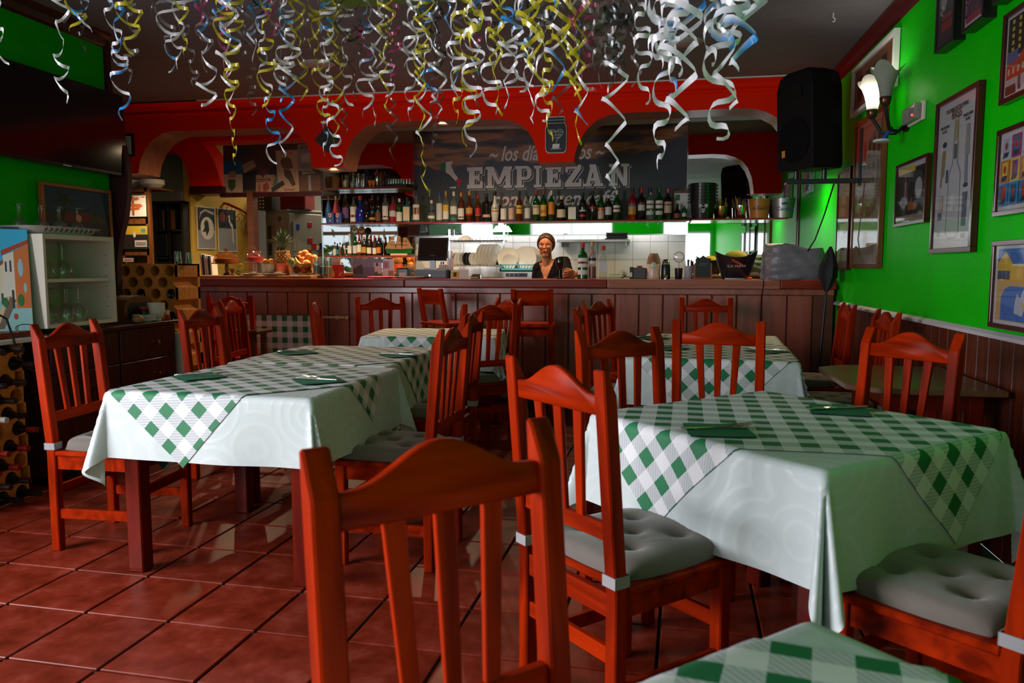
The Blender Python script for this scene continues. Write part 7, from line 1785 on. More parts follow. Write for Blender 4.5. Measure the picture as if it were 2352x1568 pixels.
cpt, w = hangpic('black framed pink aperitif poster near the ceiling', 2228, 2276, 77, .50, [('pink_ground', (.30, .03, .07), rect(.04, .04, .96, 1)), ('ink_line', (.03, .02, .08), rect(.66, .35, .68, .9))], pw_, (m_fblk, .014, .012))
nav = cm('ink_navy', (.02, .03, .09)); vt(cpt, 'BITTER', .10, nav, .5, .26, w, .50, .014, sx=.62); vt(cpt, 'CAMPARI', .10, nav, .5, .10, w, .50, .014, sx=.55)
hangpic('black framed blue print cut off by the picture top', 2301, 2352, 12, .45, [('blue_ground', (.03, .04, .16), rect(.05, .05, .95, .95))], pw_, (m_fblk, .016, .012), .34)
shp = [('tower', (.012, .012, .012), rect(.04, .48, .50, .97))] + [('lit_window', (.55, .33, .03), rect(.14+.17*i+.0, .55+.085*j, .20+.17*i, .60+.085*j)) for i in range(2) for j in range(5)] + [('low_house', (.10, .10, .24), rect(.04, .40, .32, .56)), ('red_house', (.40, .05, .015), rect(.04, .22, .70, .42)), ('red_gable', (.45, .05, .02), [(.30, .42), (.62, .42), (.46, .52)])] + [('house_window', (.45, .33, .25), rect(.08+.12*i, .27, .13+.12*i, .35)) for i in range(5)] + [('street', (.36, .33, .36), rect(.04, .10, .9, .22)), ('dark_door', (.05, .03, .02), rect(.04, .03, .30, .14)), ('figures', (.08, .06, .06), rect(.36, .05, .42, .22))]
wallpic('mahogany framed city print with lit tower windows and red houses', 'picture', 2312, 2352, 36, 238, shp, pw_, (m_fmah, .022, .014), wid=.42)
cols = [((.45, .43, .47), (.30, .34, .45)), ((.32, .02, .16), (.03, .12, .22)), ((.50, .14, .02), (.62, .42, .03)), ((.58, .38, .03), (.14, .03, .20)), ((.02, .16, .40), (.30, .05, .03)), ((.03, .20, .42), (.03, .08, .16))]
shp = []
for k, (bgc, oc) in enumerate(cols):
    i, j = k % 2, k//2; x0, z0 = .03+i*.24, .66-.30*j
    shp += [('panel', bgc, rect(x0, z0, x0+.22, z0+.29)), ('motif', oc, [(x0+.05, z0+.06), (x0+.17, z0+.06), (x0+.18, z0+.26), (x0+.05, z0+.26)]), ('motif_base', (.02, .03, .07), [(x0+.03, z0+.02), (x0+.15, z0+.03), (x0+.18, z0+.09), (x0+.05, z0+.09)]), ('motif_dot', (.35, .03, .03), ell(x0+.11, z0+.17, .035, .05))]
    shp += [(a_, tuple(q*.9 for q in c_), [(x+.48, z) for x, z in p_]) for a_, c_, p_ in shp[-4:]]
wallpic('mahogany framed grid of brightly coloured bottle motifs', 'picture', 2297, 2352, 301, 497, shp, pw_, (m_fmah, .022, .014), wid=.46)
wallpic('mahogany framed print of a yellow house beside a blue pool', 'picture', 2286, 2352, 554, 752, [('sky', (.008, .12, .40), rect(.05, .55, .96, .96)), ('ground', (.46, .30, .12), rect(.05, .04, .96, .56)), ('house', (.55, .33, .03), [(.05, .55), (.05, .78), (.22, .92), (.38, .76), (.38, .55)]), ('house_wing', (.56, .32, .03), rect(.38, .55, .66, .75)), ('windows', (.05, .06, .14), rect(.06, .57, .32, .68)), ('roof_edge', (.60, .50, .38), rect(.36, .74, .68, .765)), ('pool', (.012, .13, .42), [(.16, .05), (.16, .34), (.22, .44), (.34, .49), (.94, .47), (.94, .05)]), ('splash', (.40, .42, .50), [(.45, .15), (.62, .12), (.70, .35), (.64, .48), (.56, .34), (.50, .40), (.46, .28)]), ('board', (.58, .36, .02), [(.60, .28), (.75, .28), (.90, .05), (.74, .05)])], pw_, (m_fmah, .022, .014), wid=.50)
wallpic('small silver framed picture beside the bucket shelf', 'picture', 1849, 1868, 388, 449, [('pale', (.40, .38, .40), rect(.1, .1, .9, .9)), ('tree', (.1, .09, .09), [(.4, .2), (.6, .2), (.55, .8), (.45, .8)])], pw_, (m_chrome, .03, .014), True)

# ---- wall lamp: two tulip shades on dark arms, clipped to an emergency light box
pb0 = at(2098, 262, x=XR-.03)
m_arm = mat('lamp_arm', (.012, .010, .012), .35, .4)
eb = thing('emergency_light', 'white emergency light box with red diode on the green wall', 'emergency light', (XR-.001, pb0.y, pb0.z))
MB().bb((-.022, -.135, -.055), (0, .135, .055)).build('back_case', mat('cream_case', (.55, .52, .44), .4), eb, bevel=.008, seg=2)
MB().bb((-.060, -.125, -.046), (-.022, .125, .046)).build('lens_cover', glass('prismatic', (.75, .72, .70), (.45, .40, .38), .45), eb, bevel=.010, seg=2)
MB().ball((-.045, -.03, -.01), .008, 8, 5).build('diode', mat('red_led', (.8, .05, .01), .4, emit=(1, .08, .02, 4)), eb)
yl = pb0.y+.20; zl0 = pb0.z-.02
wlp = thing('wall_lamp', 'two-armed wall lamp with white tulip glass shades on the green wall', 'wall lamp', (XR-.001, yl, zl0))
MB().cyl((-.02, 0, 0), (0, 0, 0), .05, n=20).build('wall_plate', m_arm, wlp)
sh = [(-.155, -.075, .175), (-.175, .14, .14)]
for lit, (sx_, sy_, sz_) in enumerate(sh):
    MB().tube([(-.01, 0, 0), (-.06, sy_*.3, -.05), (-.12, sy_*.7, -.04), (sx_, sy_, sz_-.075)], [.012, .012, .011, .012], 8).build('arm', m_arm, wlp, smooth=60)
    MB().lathe([(.012, -.085), (.030, -.065), (.036, -.03), (.030, -.02), (.001, -.019)], 18, (sx_, sy_, sz_)).build('socket_cup', mat('bronze', (.10, .04, .02), .3, .7), wlp, smooth=50)
    n = 36; mb = MB(); prf = [(.032, -.03), (.040, .02), (.052, .07), (.072, .115), (.095, .145)]
    for k, (r, z) in enumerate(prf):
        for i in range(n):
            a = 2*PI*i/n; f = (k/4)**2; pet = math.cos(3*a); mb.v.append((sx_+(r+f*.016*pet)*math.cos(a), sy_+(r+f*.016*pet)*math.sin(a), sz_+z+f*.030*pet))
    for k in range(4):
        for i in range(n): j = (i+1) % n; mb.f.append((k*n+i, k*n+j, (k+1)*n+j, (k+1)*n+i)); mb.m.append(0)
    m_sh = MATS.get('tulip_glass')
    if not m_sh:
        m_sh, nt, p = newmat('tulip_glass'); nt.nodes.remove(p); MATS['tulip_glass'] = m_sh
        d1 = nt.nodes.new('ShaderNodeBsdfTranslucent'); d1.inputs[0].default_value = (.42, .40, .36, 1); d2 = nt.nodes.new('ShaderNodeBsdfDiffuse'); d2.inputs[0].default_value = (.45, .43, .40, 1)
        mx = nt.nodes.new('ShaderNodeMixShader'); mx.inputs[0].default_value = .45; nt.links.new(d1.outputs[0], mx.inputs[1]); nt.links.new(d2.outputs[0], mx.inputs[2]); nt.links.new(mx.outputs[0], nt.nodes['Material Output'].inputs[0])
    mb.build('tulip_shade', m_sh, wlp, smooth=70)
    MB().ball((sx_, sy_, sz_+.03), .020, 12, 8, 0, (1, 1, 1.5)).build('bulb', mat('bulb_glow', (1, 1, .9), .4, emit=(1, .96, .82, 12)) if lit else mat('bulb_off', (.6, .6, .55), .3), wlp, smooth=60)
    if not lit: continue
    l = bpy.data.lights.new('lamp_bulb', 'POINT'); l.energy = 3.6; l.color = (1, .95, .80); l.shadow_soft_size = .03
    o = bpy.data.objects.new('lamp_bulb', l); COL.objects.link(o); o.location = (XR+sx_, yl+sy_, zl0+sz_+.075)
t = thing('clip_spotlight', 'small blue and grey clip-on fan hanging under the wall lamp', 'clip light', (XR-.10, yl-.02, zl0-.09)); MB().lathe([(.05, 0), (.055, .006), (.05, .014), (.001, .016)], 20, (-.05, .0, -.02)).build('disc_head', pc('silver'), t, smooth=50); MB().tube([(0, 0, .07), (-.02, 0, .03), (-.045, 0, 0)], .012, 8).build('blue_clip', pc('blue'), t, smooth=50)

# ---- loudspeaker on bracket
sp0 = at(1852, 290, y=6.25)
spk = thing('loudspeaker', 'big black loudspeaker tilted on a wall bracket', 'loudspeaker', (1.135, 6.28, hz(1850, 388, 6.2)))
Ms = Matrix.Rotation(R(-60), 4, 'Z') @ Matrix.Rotation(R(3), 4, 'X')
m_spk = mat('speaker_black', (.004, .004, .0045), .6, spec=.15)
hs = .72
# trapezoid cabinet: front wider than back, shoulders cut at the top
fr_p = [(-.20, -.17), (.20, -.17), (.19, .02), (.12, .17), (-.12, .17), (-.19, .02)]
mb = MB()
for z, s in ((0, .93), (.03, 1.0), (hs-.12, .98), (hs-.03, .84), (hs, .55)):
    for x, y in fr_p: mb.v.append(tuple(Ms @ Vector((x*s, y*(.55+.45*s), z))))
for k in range(4):
    for i in range(6): j = (i+1) % 6; mb.f.append((k*6+i, k*6+j, (k+1)*6+j, (k+1)*6+i)); mb.m.append(0)
mb.f += [tuple(range(5, -1, -1)), tuple(24+i for i in range(6))]; mb.m += [0, 0]
mb.build('cabinet', m_spk, spk, bevel=.012, seg=2)
mb = MB(); 
for i in range(24): a = 2*PI*i/24; mb.v.append(tuple(Ms @ Vector((.165*math.cos(a), -.176, .22+.165*math.sin(a)))))
mb.f.append(tuple(range(24))); mb.m.append(0); mb.build('grille', mat('grille', (.003, .003, .003), .8, spec=.1), spk)
MB().bb((-.09, -.178, .52), (.09, -.172, .60), 0, Ms).build('horn', m_spk, spk)
MB().bb((-.13, -.1785, .105), (-.095, -.176, .155), 0, Ms).build('maker_badge', pc('orange'), spk)
zbk = spk.location.z
br = thing('speaker_bracket', 'black steel wall bracket under the loudspeaker', 'bracket', (XR-.001, 6.30, zbk-.10))
MB().bb((-.035, -.03, -.02), (0, .03, .40)).build('wall_bar', m_darkmetal, br, bevel=.004)
MB().bb((-.55, -.02, 0), (-.035, .02, .035)).build('arm', m_darkmetal, br, bevel=.004)
for x in (-.48, -.28): MB().cyl((x, 0, .035), (x, 0, .115), .018, n=10).build('stud', m_darkmetal, br)
# cables
o = MB().tube([(1.33, 6.35, zbk-.10), (1.36, 6.6, 1.95), (1.33, 6.8, 1.70), (1.30, 7.0, 1.50), (1.26, 7.10, 1.40)], .006, 6).build('speaker_cable', m_black); tag(o, 'black cable dropping from the loudspeaker to the grey cover', 'cable')
xcb = at(1752, 700, y=6.89).x
o = MB().tube([(xcb+.01, 7.03, ZB+.008), (xcb, 6.895, ZB+.007), (xcb, 6.893, ZB-.04), (xcb-.004, 6.96, .95), (xcb-.002, 6.985, .7), (xcb, 6.98, .1)], .005, 6).build('power_cable', m_black); tag(o, 'black cable hanging over the front of the bar', 'cable')
# folded umbrella on a leaning pole
pa, pb = at(1912, 622, y=6.72), at(1878, 812, y=6.60)
um = thing('folded_umbrella', 'folded black umbrella leaning in the corner between bar and green wall', 'umbrella', (pb.x, 6.6, pb.z-.35))
bx_, by_, bz_ = pb.x, 6.6, pb.z-.35
tip = at(1908, 566, y=6.74)
P = lambda q: (q[0]-bx_, q[1]-by_, q[2]-bz_)
ax = (tip-Vector((bx_, by_, bz_)))
MB().tube([(0, 0, -bz_+.002), tuple(ax*.35), tuple(ax*.70)], [.012, .012, .010], 8).build('pole', m_darkmetal, um, smooth=50)
L_ = ax.length; dr = ax.normalized(); q0 = ax*.70
mb = MB(); uu = dr.orthogonal().normalized(); vv = dr.cross(uu)
prf = [(.012, 0), (.030, .03), (.062, .10), (.058, .17), (.030, .25), (.008, .30)]; hl_ = L_*.30/.30
for r, s in prf:
    for i in range(12): a = 2*PI*i/12; k = 1+.22*math.cos(6*a); mb.v.append(tuple(q0+dr*(s/.30*L_*.30)+uu*(r*k*math.cos(a))+vv*(r*k*math.sin(a))))
for k in range(5):
    for i in range(12): j = (i+1) % 12; mb.f.append((k*12+i, k*12+j, (k+1)*12+j, (k+1)*12+i)); mb.m.append(0)
mb.build('canopy', mat('umbrella_cloth', (.006, .006, .008), .7), um, smooth=50)
# ceiling hook
hk = at(1914, 44, z=ZC-.04); o = MB().tube([(0, 0, .04), (0, 0, .012), (.012, 0, 0), (.008, 0, -.015), (-.004, 0, -.016)], .004, 6).build('ceiling_hook', m_white, None, smooth=60); o.location = (hk.x, hk.y, ZC-.04); tag(o, 'small white hook in the ceiling', 'hook')
# jar sign and the diamond plate on the pendants
def beamsign(px, py): q = at(px, py, y=Y1-.003); return q.x, q.z
x0, z0 = beamsign(1277, 352)
js = thing('jar_sign', 'black jar-shaped sign with a coffee cup on the orange pendant', 'sign', (x0, Y1-.004, z0))
def jar(s, dz=0): return [(a*s, (b-.16)*s+.16+dz) for a, b in ((-.075, .0), (.075, .0), (.095, .02), (.10, .05), (.10, .24), (.085, .27), (.085, .325), (.075, .335), (-.075, .335), (-.085, .325), (-.085, .27), (-.10, .24), (-.10, .05), (-.095, .02))]
MB().prism(jar(1.0), -.006, 0, 'y').build('jar_edge', pc('silver'), js); MB().prism(jar(.95), -.008, -.005, 'y').build('jar_face', m_black, js)
MB().prism([(-.035, .045), (.03, .045), (.035, .085), (-.03, .085)], -.0095, -.008, 'y').prism([(-.05, .037), (.05, .037), (.045, .041), (-.045, .041)], -.0095, -.008, 'y').build('cup_drawing', pc('white'), js)
MB().tube([(.0, -.009, .09), (.01, -.009, .12), (.05, -.009, .16), (.07, -.009, .19), (.055, -.009, .215), (.02, -.009, .215), (.0, -.009, .195), (-.02, -.009, .215), (-.06, -.009, .212), (-.07, -.009, .19)], .0025, 5).build('steam_heart', pc('white'), js)
text('lettering', 'AMAMOS\nEL BUEN\nCAFE', .026, pc('silver'), js, (.005, -.0095, .185), align='CENTER', ext=.0004)
MB().bb((-.085, -.0095, .272), (.085, -.008, .276)).bb((-.085, -.0095, .300), (.085, -.008, .304)).build('lid_line', pc('silver'), js)
x0, z0 = beamsign(752, 320)
dm = thing('diamond_plate', 'dark diamond-shaped plate on the orange pendant left of the mural', 'sign', (x0, Y1-.004, z0)); MB().prism([(0, -.13), (.13, 0), (0, .13), (-.13, 0)], -.008, 0, 'y').build('plate', mat('slate_plate', (.03, .025, .03), .5), dm, bevel=.002)

# ================================================================ CURLED STREAMERS UNDER THE CEILING
def ribbon_mat(name, col, col2=None, trans=.0, thr=.6):
    m, nt, p = newmat(name); nt.nodes.remove(p); out = nt.nodes['Material Output']
    d = nt.nodes.new('ShaderNodeBsdfDiffuse'); tl = nt.nodes.new('ShaderNodeBsdfTranslucent')
    if col2:
        uv = nt.nodes.new('ShaderNodeUVMap'); n = nt.nodes.new('ShaderNodeTexNoise'); n.inputs['Scale'].default_value = 1.0; n.inputs['Detail'].default_value = 1
        nt.links.new(uv.outputs[0], n.inputs['Vector'])
        r = nt.nodes.new('ShaderNodeValToRGB'); r.color_ramp.elements[0].position = thr-.03; r.color_ramp.elements[1].position = thr+.05
        r.color_ramp.elements[0].color = tuple(col)+(1,); r.color_ramp.elements[1].color = tuple(col2)+(1,)
        nt.links.new(n.outputs[0], r.inputs[0]); nt.links.new(r.outputs[0], d.inputs[0]); nt.links.new(r.outputs[0], tl.inputs[0])
    else:
        d.inputs[0].default_value = tuple(col)+(1,); tl.inputs[0].default_value = tuple(col)+(1,)
    mx = nt.nodes.new('ShaderNodeMixShader'); mx.inputs[0].default_value = .35; nt.links.new(d.outputs[0], mx.inputs[1]); nt.links.new(tl.outputs[0], mx.inputs[2]); last = mx.outputs[0]
    if trans:
        t = nt.nodes.new('ShaderNodeBsdfTransparent'); t.inputs[0].default_value = tuple(min(1, .35+c) for c in col)+(1,)
        m2 = nt.nodes.new('ShaderNodeMixShader'); m2.inputs[0].default_value = trans; nt.links.new(last, m2.inputs[1]); nt.links.new(t.outputs[0], m2.inputs[2]); last = m2.outputs[0]
    g = nt.nodes.new('ShaderNodeBsdfGlossy'); g.inputs['Roughness'].default_value = .18
    fr = schlick(nt, .05, .6); m3 = nt.nodes.new('ShaderNodeMixShader'); nt.links.new(fr.outputs[0], m3.inputs[0]); nt.links.new(last, m3.inputs[1]); nt.links.new(g.outputs[0], m3.inputs[2])
    nt.links.new(m3.outputs[0], out.inputs[0]); return m
RM = {'W': ribbon_mat('ribbon_white', (.86, .83, .88), (.06, .34, .75), thr=.66), 'B': ribbon_mat('ribbon_white_blue', (.86, .83, .88), (.04, .30, .75), thr=.52), 'Y': ribbon_mat('ribbon_yellow', (.72, .62, .04), None, .30),
      'C': ribbon_mat('ribbon_clear', (.50, .48, .50), None, .80), 'K': ribbon_mat('ribbon_black', (.035, .03, .03), None, .28), 'P': ribbon_mat('ribbon_pink', (.62, .06, .22), None, .45), 'N': ribbon_mat('ribbon_smoke', (.20, .14, .12), None, .6)}
CN = {'W': 'white', 'B': 'white and blue', 'Y': 'translucent yellow', 'C': 'clear', 'K': 'glossy black', 'P': 'pink', 'N': 'smoky brown'}
def place_name(px):
    for lim, s in ((235, 'in front of the television'), (335, 'at the end of the green wall'), (450, 'before the first arch'), (560, 'before the poster collage'), (640, 'between collage and pendant'), (720, 'left of the diamond plate'), (830, 'before the diamond plate'), (930, 'right of the diamond plate'), (1030, 'left of the mural lettering'), (1120, 'above the first mural letters'), (1200, 'left of the jar sign'), (1300, 'before the jar sign'), (1360, 'right of the jar sign'), (1460, 'over the last mural letters'), (1600, 'over the mural edge')):
        if px < lim: return s
    return 'nearest the loudspeaker'
used = {}
def streamer(px, pb, Y, c, r=.048, w=.017, ptop=None, pitch=.15, seed=0, lean=0.):
    """helical ribbon hanging from the ceiling (or from row ptop) down to pixel row pb"""
    rnd = random.Random(seed*131+int(px)*7+int(pb))
    b = at(px, pb, y=Y); zt = ZC-.004 if ptop is None else min(ZC-.004, at(px, ptop, y=Y).z)
    Ln = zt-b.z
    if Ln < .06: return
    n = max(24, int(Ln/pitch*16)); mb = MB(); th0 = rnd.uniform(0, 6.28); sg = rnd.choice((-1, 1))
    wx, wy = rnd.uniform(0, 6.28), rnd.uniform(0, 6.28); th = th0
    for i in range(n+1):
        f = i/n; z = b.z+Ln*f
        # loops widen and tighten along the ribbon; the last curl at the free end is tighter
        rr = r*(.75+.35*math.sin(f*7+wx)+.20*math.sin(f*17+wy))*(.55+.45*min(1, f*6))*(1 if f < .9 else max(.05, (1-f)*10))
        th += sg*2*PI*(Ln/n)/(pitch*(.62+.5*math.sin(f*9+wy)**2))
        cx = b.x+lean*f+.018*math.sin(f*5+wx); cy = b.y+.018*math.sin(f*6+wy)
        p = Vector((cx+rr*math.cos(th), cy+rr*math.sin(th), z+.010*math.sin(2*th)))
        q = Vector((-.35*math.cos(th), -.35*math.sin(th), 1)) if math.sin(f*11+wx) > 0 else Vector((.30*math.cos(th), .30*math.sin(th), 1))
        tw = w*(1 if .02 < f < .98 else .6)
        h = q.normalized()*tw/2
        mb.v += [tuple(p-h-b), tuple(p+h-b)]; mb.uv += [(f*Ln*5+seed*3.7+px*.13, 0), (f*Ln*5+seed*3.7+px*.13, .3)]
    for i in range(n): mb.f.append((2*i, 2*i+2, 2*i+3, 2*i+1)); mb.m.append(0)
    o = mb.build('curled_streamer', RM[c], None, smooth=80); o.location = b
    size = 'long' if pb > 300 else ('mid-length' if pb > 180 else 'short')
    lab = '%s %s curled streamer hanging %s' % (size, CN[c], place_name(px))
    used.setdefault(lab, []).append((px, o))
    o['label'] = lab; o['category'] = 'streamer'; o['group'] = 'curled streamers under the ceiling'
    return o
S = [(2, 140, 3.0, 'W', .05), (150, 236, 3.35, 'W', .05), (168, 75, 3.35, 'Y', .05), (195, 78, 3.4, 'B', .055), (200, 128, 3.4, 'K', .03), (160, 60, 3.45, 'C', .04),
 (284, 273, 3.5, 'B', .052), (296, 118, 3.45, 'Y', .05), (300, 190, 3.5, 'C', .03), (268, 150, 3.5, 'W', .045), (310, 60, 3.5, 'Y', .04),
 (395, 165, 3.7, 'W', .06), (420, 160, 3.7, 'W', .05), (390, 110, 3.6, 'C', .05), (440, 195, 3.7, 'C', .03), (430, 128, 3.65, 'Y', .045), (470, 90, 3.7, 'P', .03), (360, 60, 3.6, 'N', .04),
 (472, 252, 3.75, 'B', .05), (480, 170, 3.7, 'C', .045), (520, 170, 3.7, 'W', .05), (512, 110, 3.65, 'Y', .045), (525, 180, 3.75, 'P', .03), (545, 372, 3.75, 'Y', .038), (532, 262, 3.8, 'W', .05), (500, 60, 3.7, 'B', .045),
 (592, 155, 3.9, 'B', .045), (620, 372, 3.9, 'B', .047), (612, 252, 3.85, 'Y', .04), (604, 140, 3.9, 'K', .045), (655, 362, 3.95, 'B', .045), (572, 262, 4.0, 'N', .03), (640, 200, 3.9, 'C', .045), (622, 95, 3.9, 'P', .03), (560, 110, 3.9, 'C', .05), (660, 160, 3.9, 'W', .045), (655, 240, 3.95, 'W', .045),
 (690, 228, 4.1, 'Y', .05), (678, 120, 4.1, 'Y', .045), (700, 180, 4.2, 'C', .04), (720, 110, 4.2, 'Y', .04), (735, 60, 4.3, 'Y', .035), (765, 382, 4.1, 'W', .046), (752, 352, 4.15, 'B', .035), (738, 285, 4.1, 'Y', .05), (772, 330, 4.2, 'Y', .035), (790, 310, 4.2, 'N', .035), (770, 140, 4.6, 'Y', .035),
 (800, 250, 4.3, 'W', .045), (815, 235, 4.3, 'N', .045), (842, 270, 4.3, 'B', .05), (866, 292, 4.3, 'W', .03), (835, 150, 5.2, 'P', .03), (858, 150, 4.4, 'W', .045), (815, 100, 5.3, 'K', .045), (830, 90, 5.3, 'P', .03),
 (890, 262, 4.2, 'Y', .045), (898, 372, 4.2, 'N', .03), (905, 190, 4.3, 'P', .03), (893, 110, 5.2, 'Y', .04), (915, 70, 5.6, 'P', .035), (888, 230, 4.3, 'W', .045), (935, 150, 4.4, 'W', .045), (950, 275, 4.3, 'W', .05),
 (976, 452, 3.9, 'Y', .040), (962, 318, 4.1, 'W', .045), (988, 240, 4.2, 'B', .045), (1002, 345, 4.2, 'N', .035), (970, 200, 4.2, 'Y', .04), (1002, 85, 5.2, 'K', .045), (1010, 150, 4.6, 'K', .04), (975, 100, 4.8, 'C', .04), (1000, 260, 4.2, 'W', .045),
 (1080, 358, 3.6, 'W', .045), (1072, 332, 3.65, 'Y', .04), (1046, 210, 3.7, 'W', .05), (1095, 262, 3.7, 'N', .04), (1055, 100, 4.2, 'C', .05), (1065, 90, 4.6, 'Y', .035), (1100, 180, 3.7, 'B', .045), (1058, 285, 3.7, 'Y', .04), (1040, 225, 3.8, 'B', .03), (1085, 150, 3.9, 'P', .025),
 (1105, 105, 2.5, 'Y', .075, .024), (1150, 270, 3.5, 'Y', .042), (1122, 262, 3.6, 'W', .045), (1172, 250, 3.55, 'B', .05), (1140, 130, 3.6, 'K', .035), (1160, 200, 3.6, 'B', .05), (1130, 60, 4.2, 'P', .03), (1140, 190, 3.6, 'Y', .04), (1185, 120, 4.3, 'C', .04), (1190, 215, 3.6, 'W', .04),
 (1228, 215, 3.0, 'Y', .06, .022), (1215, 130, 3.0, 'Y', .055, .020), (1268, 325, 3.2, 'Y', .036), (1250, 282, 3.3, 'W', .055), (1232, 60, 3.1, 'K', .055, .03), (1285, 140, 3.1, 'Y', .05, .02), (1270, 210, 3.2, 'B', .045), (1210, 195, 3.4, 'B', .04), (1280, 270, 3.3, 'N', .04), (1290, 110, 3.1, 'C', .05), (1255, 90, 3.2, 'C', .05), (1225, 285, 3.4, 'B', .035),
 (1305, 215, 3.1, 'Y', .05, .02), (1335, 342, 3.15, 'Y', .048), (1330, 285, 3.2, 'B', .04), (1345, 215, 3.2, 'C', .045), (1330, 125, 3.1, 'P', .04), (1325, 70, 3.1, 'P', .045), (1315, 160, 3.2, 'Y', .05), (1350, 130, 3.1, 'C', .055), (1340, 60, 3.2, 'C', .05), (1348, 190, 3.2, 'P', .03),
 (1375, 60, 3.0, 'K', .065, .022), (1410, 110, 3.0, 'K', .065, .022), (1420, 185, 3.0, 'K', .055, .02), (1392, 130, 3.0, 'N', .06, .022), (1405, 190, 3.1, 'C', .05), (1440, 80, 3.0, 'K', .055), (1375, 150, 3.1, 'C', .045), (1400, 432, 3.1, 'W', .042), (1410, 245, 3.1, 'N', .045), (1430, 150, 3.1, 'K', .05), (1388, 205, 3.1, 'C', .045),
 (1470, 240, 3.0, 'W', .035), (1455, 200, 3.0, 'C', .03), (1528, 382, 2.75, 'W', .050, .020), (1545, 292, 2.6, 'W', .062, .022), (1520, 150, 2.6, 'B', .06, .022), (1555, 230, 2.65, 'B', .05, .02), (1535, 170, 2.6, 'W', .055, .022), (1550, 90, 2.55, 'W', .06, .024), (1510, 110, 2.6, 'W', .05, .02), (1565, 130, 2.6, 'B', .045, .02),
 (1640, 325, 2.7, 'W', .055, .020), (1685, 172, 2.5, 'B', .05, .024), (1660, 110, 2.5, 'B', .055, .024), (1690, 80, 2.5, 'W', .06, .024), (1655, 250, 2.6, 'W', .045, .02), (1645, 150, 2.6, 'W', .045, .02), (1705, 60, 2.5, 'B', .05, .024)]
for k, s in enumerate(S):
    px, pb, Y, c, r = s[:5]; w = s[5] if len(s) > 5 else .0165
    streamer(px, pb, Y, c, r, w, seed=k, pitch=.125 if r < .04 else .16)
for lab, lst in used.items():
    if len(lst) > 1:
        lst.sort(key=lambda q: q[0])
        for k, (_, o) in enumerate(lst): o['label'] = lab+', '+['first', 'second', 'third', 'fourth', 'fifth', 'sixth', 'seventh', 'eighth'][k]+' of %d' % len(lst)

# ================================================================ THE WOMAN BEHIND THE BAR
PYW = 7.98
hd = at(1254, 566, y=PYW); HX, HZ = hd.x, hd.z          # middle of the head
hx_top, hz_top = hz(1254, 537.5, PYW), None
hz_chin = hz(1254, 592, PYW); HH = hx_top-hz_chin       # head height incl. hair
pbm = bpy.data.meshes.new('body_form')
def capsule(mb, p0, p1, r0, r1, n=14, sx=1.0, sy=1.0, k=8):
    p0, p1 = Vector(p0), Vector(p1); mb.cyl(p0, p1, r0, r1, n); mb.ball(p0, r0, n, k); mb.ball(p1, r1, n, k)
S0 = .115/.115
zc = (hx_top+hz_chin)/2
def Pp(px, py, y): q = at(px, py, y=y); return (q.x, y, q.z)
b = MB()
# skull, jaw, neck
b.ball((HX, PYW+.005, zc+HH*.10), HH*.40, 20, 14, 0, (.84, .98, 1.0))
b.ball((HX, PYW-.030, zc-HH*.14), HH*.30, 18, 12, 0, (.92, .85, 1.12))
b.ball((HX, PYW-.058, hz_chin+HH*.10), HH*.125, 14, 10, 0, (1.15, .9, .85))
b.cyl((HX+.003, PYW+.012, zc-HH*.25), (HX+.012, PYW+.035, hz_chin-.085), .050, .056, 16)
# nose, brow ridge, cheeks, lips, ears
b.cyl((HX, PYW-.098, zc+HH*.06), (HX, PYW-.118, zc-HH*.085), .008, .013, 8); b.ball((HX, PYW-.116, zc-HH*.09), .0145, 10, 8)
for s in (-1, 1):
    b.ball((HX+s*.010, PYW-.106, zc-HH*.095), .009, 8, 6)
    b.ball((HX+s*.036, PYW-.075, zc-HH*.06), .026, 10, 8); b.ball((HX+s*.031, PYW-.083, zc+HH*.105), .020, 10, 8, 0, (1.5, .8, .5))
    b.ball((HX+s*.077, PYW+.008, zc-HH*.01), .022, 10, 8, 0, (.45, .8, 1.35))
b.ball((HX, PYW-.098, zc-HH*.225), .017, 10, 8, 0, (1.6, .8, .55))
# torso
shL = Vector(Pp(1236, 615, PYW+.05)); shR = Vector(Pp(1297, 601, PYW+.03)); cx = (shL.x+shR.x)/2; cz = (shL.z+shR.z)/2
nb = Vector((HX+.012, PYW+.045, hz_chin-.075))
capsule(b, nb+Vector((-.03, .01, -.03)), shL+Vector((.02, 0, 0)), .052, .058); capsule(b, nb+Vector((.03, .0, -.02)), shR+Vector((-.02, 0, 0)), .052, .058)
b.ball((cx, PYW+.055, cz-.13), .155, 20, 14, 0, (1.05, .68, 1.15)); b.ball((cx, PYW+.06, cz-.33), .135, 20, 14, 0, (1.02, .68, 1.2)); b.ball((cx, PYW+.06, cz-.56), .165, 20, 14, 0, (1.05, .72, 1.0))
for s in (-1, 1): b.ball((cx+s*.070, PYW-.020, cz-.185), .066, 14, 10)
for s in (-1, 1):
    hip = Vector((cx+s*.085, PYW+.06, cz-.62)); kn = Vector((cx+s*.09, PYW+.045, .47)); an = Vector((cx+s*.095, PYW+.07, .09))
    capsule(b, hip, kn, .085, .058); capsule(b, kn, an, .056, .038); capsule(b, an, an+Vector((0, -.13, -.045)), .040, .034)
# arms: her right arm hangs down behind the bar, her left forearm rests on the bar with the hand round the glass
elL = shL+Vector((-.045, .02, -.27)); wrL = elL+Vector((.03, -.14, -.20))
capsule(b, shL, elL, .050, .040); capsule(b, elL, wrL, .039, .027)
gl_c = at(1300, 627, y=7.36)                              # glass axis
wrR = Vector((gl_c.x+.098, 7.425, ZB+.040))
elR = Vector((shR.x+.075, 7.73, ZB+.035))
capsule(b, shR, elR, .052, .041); capsule(b, elR, wrR, .040, .026)
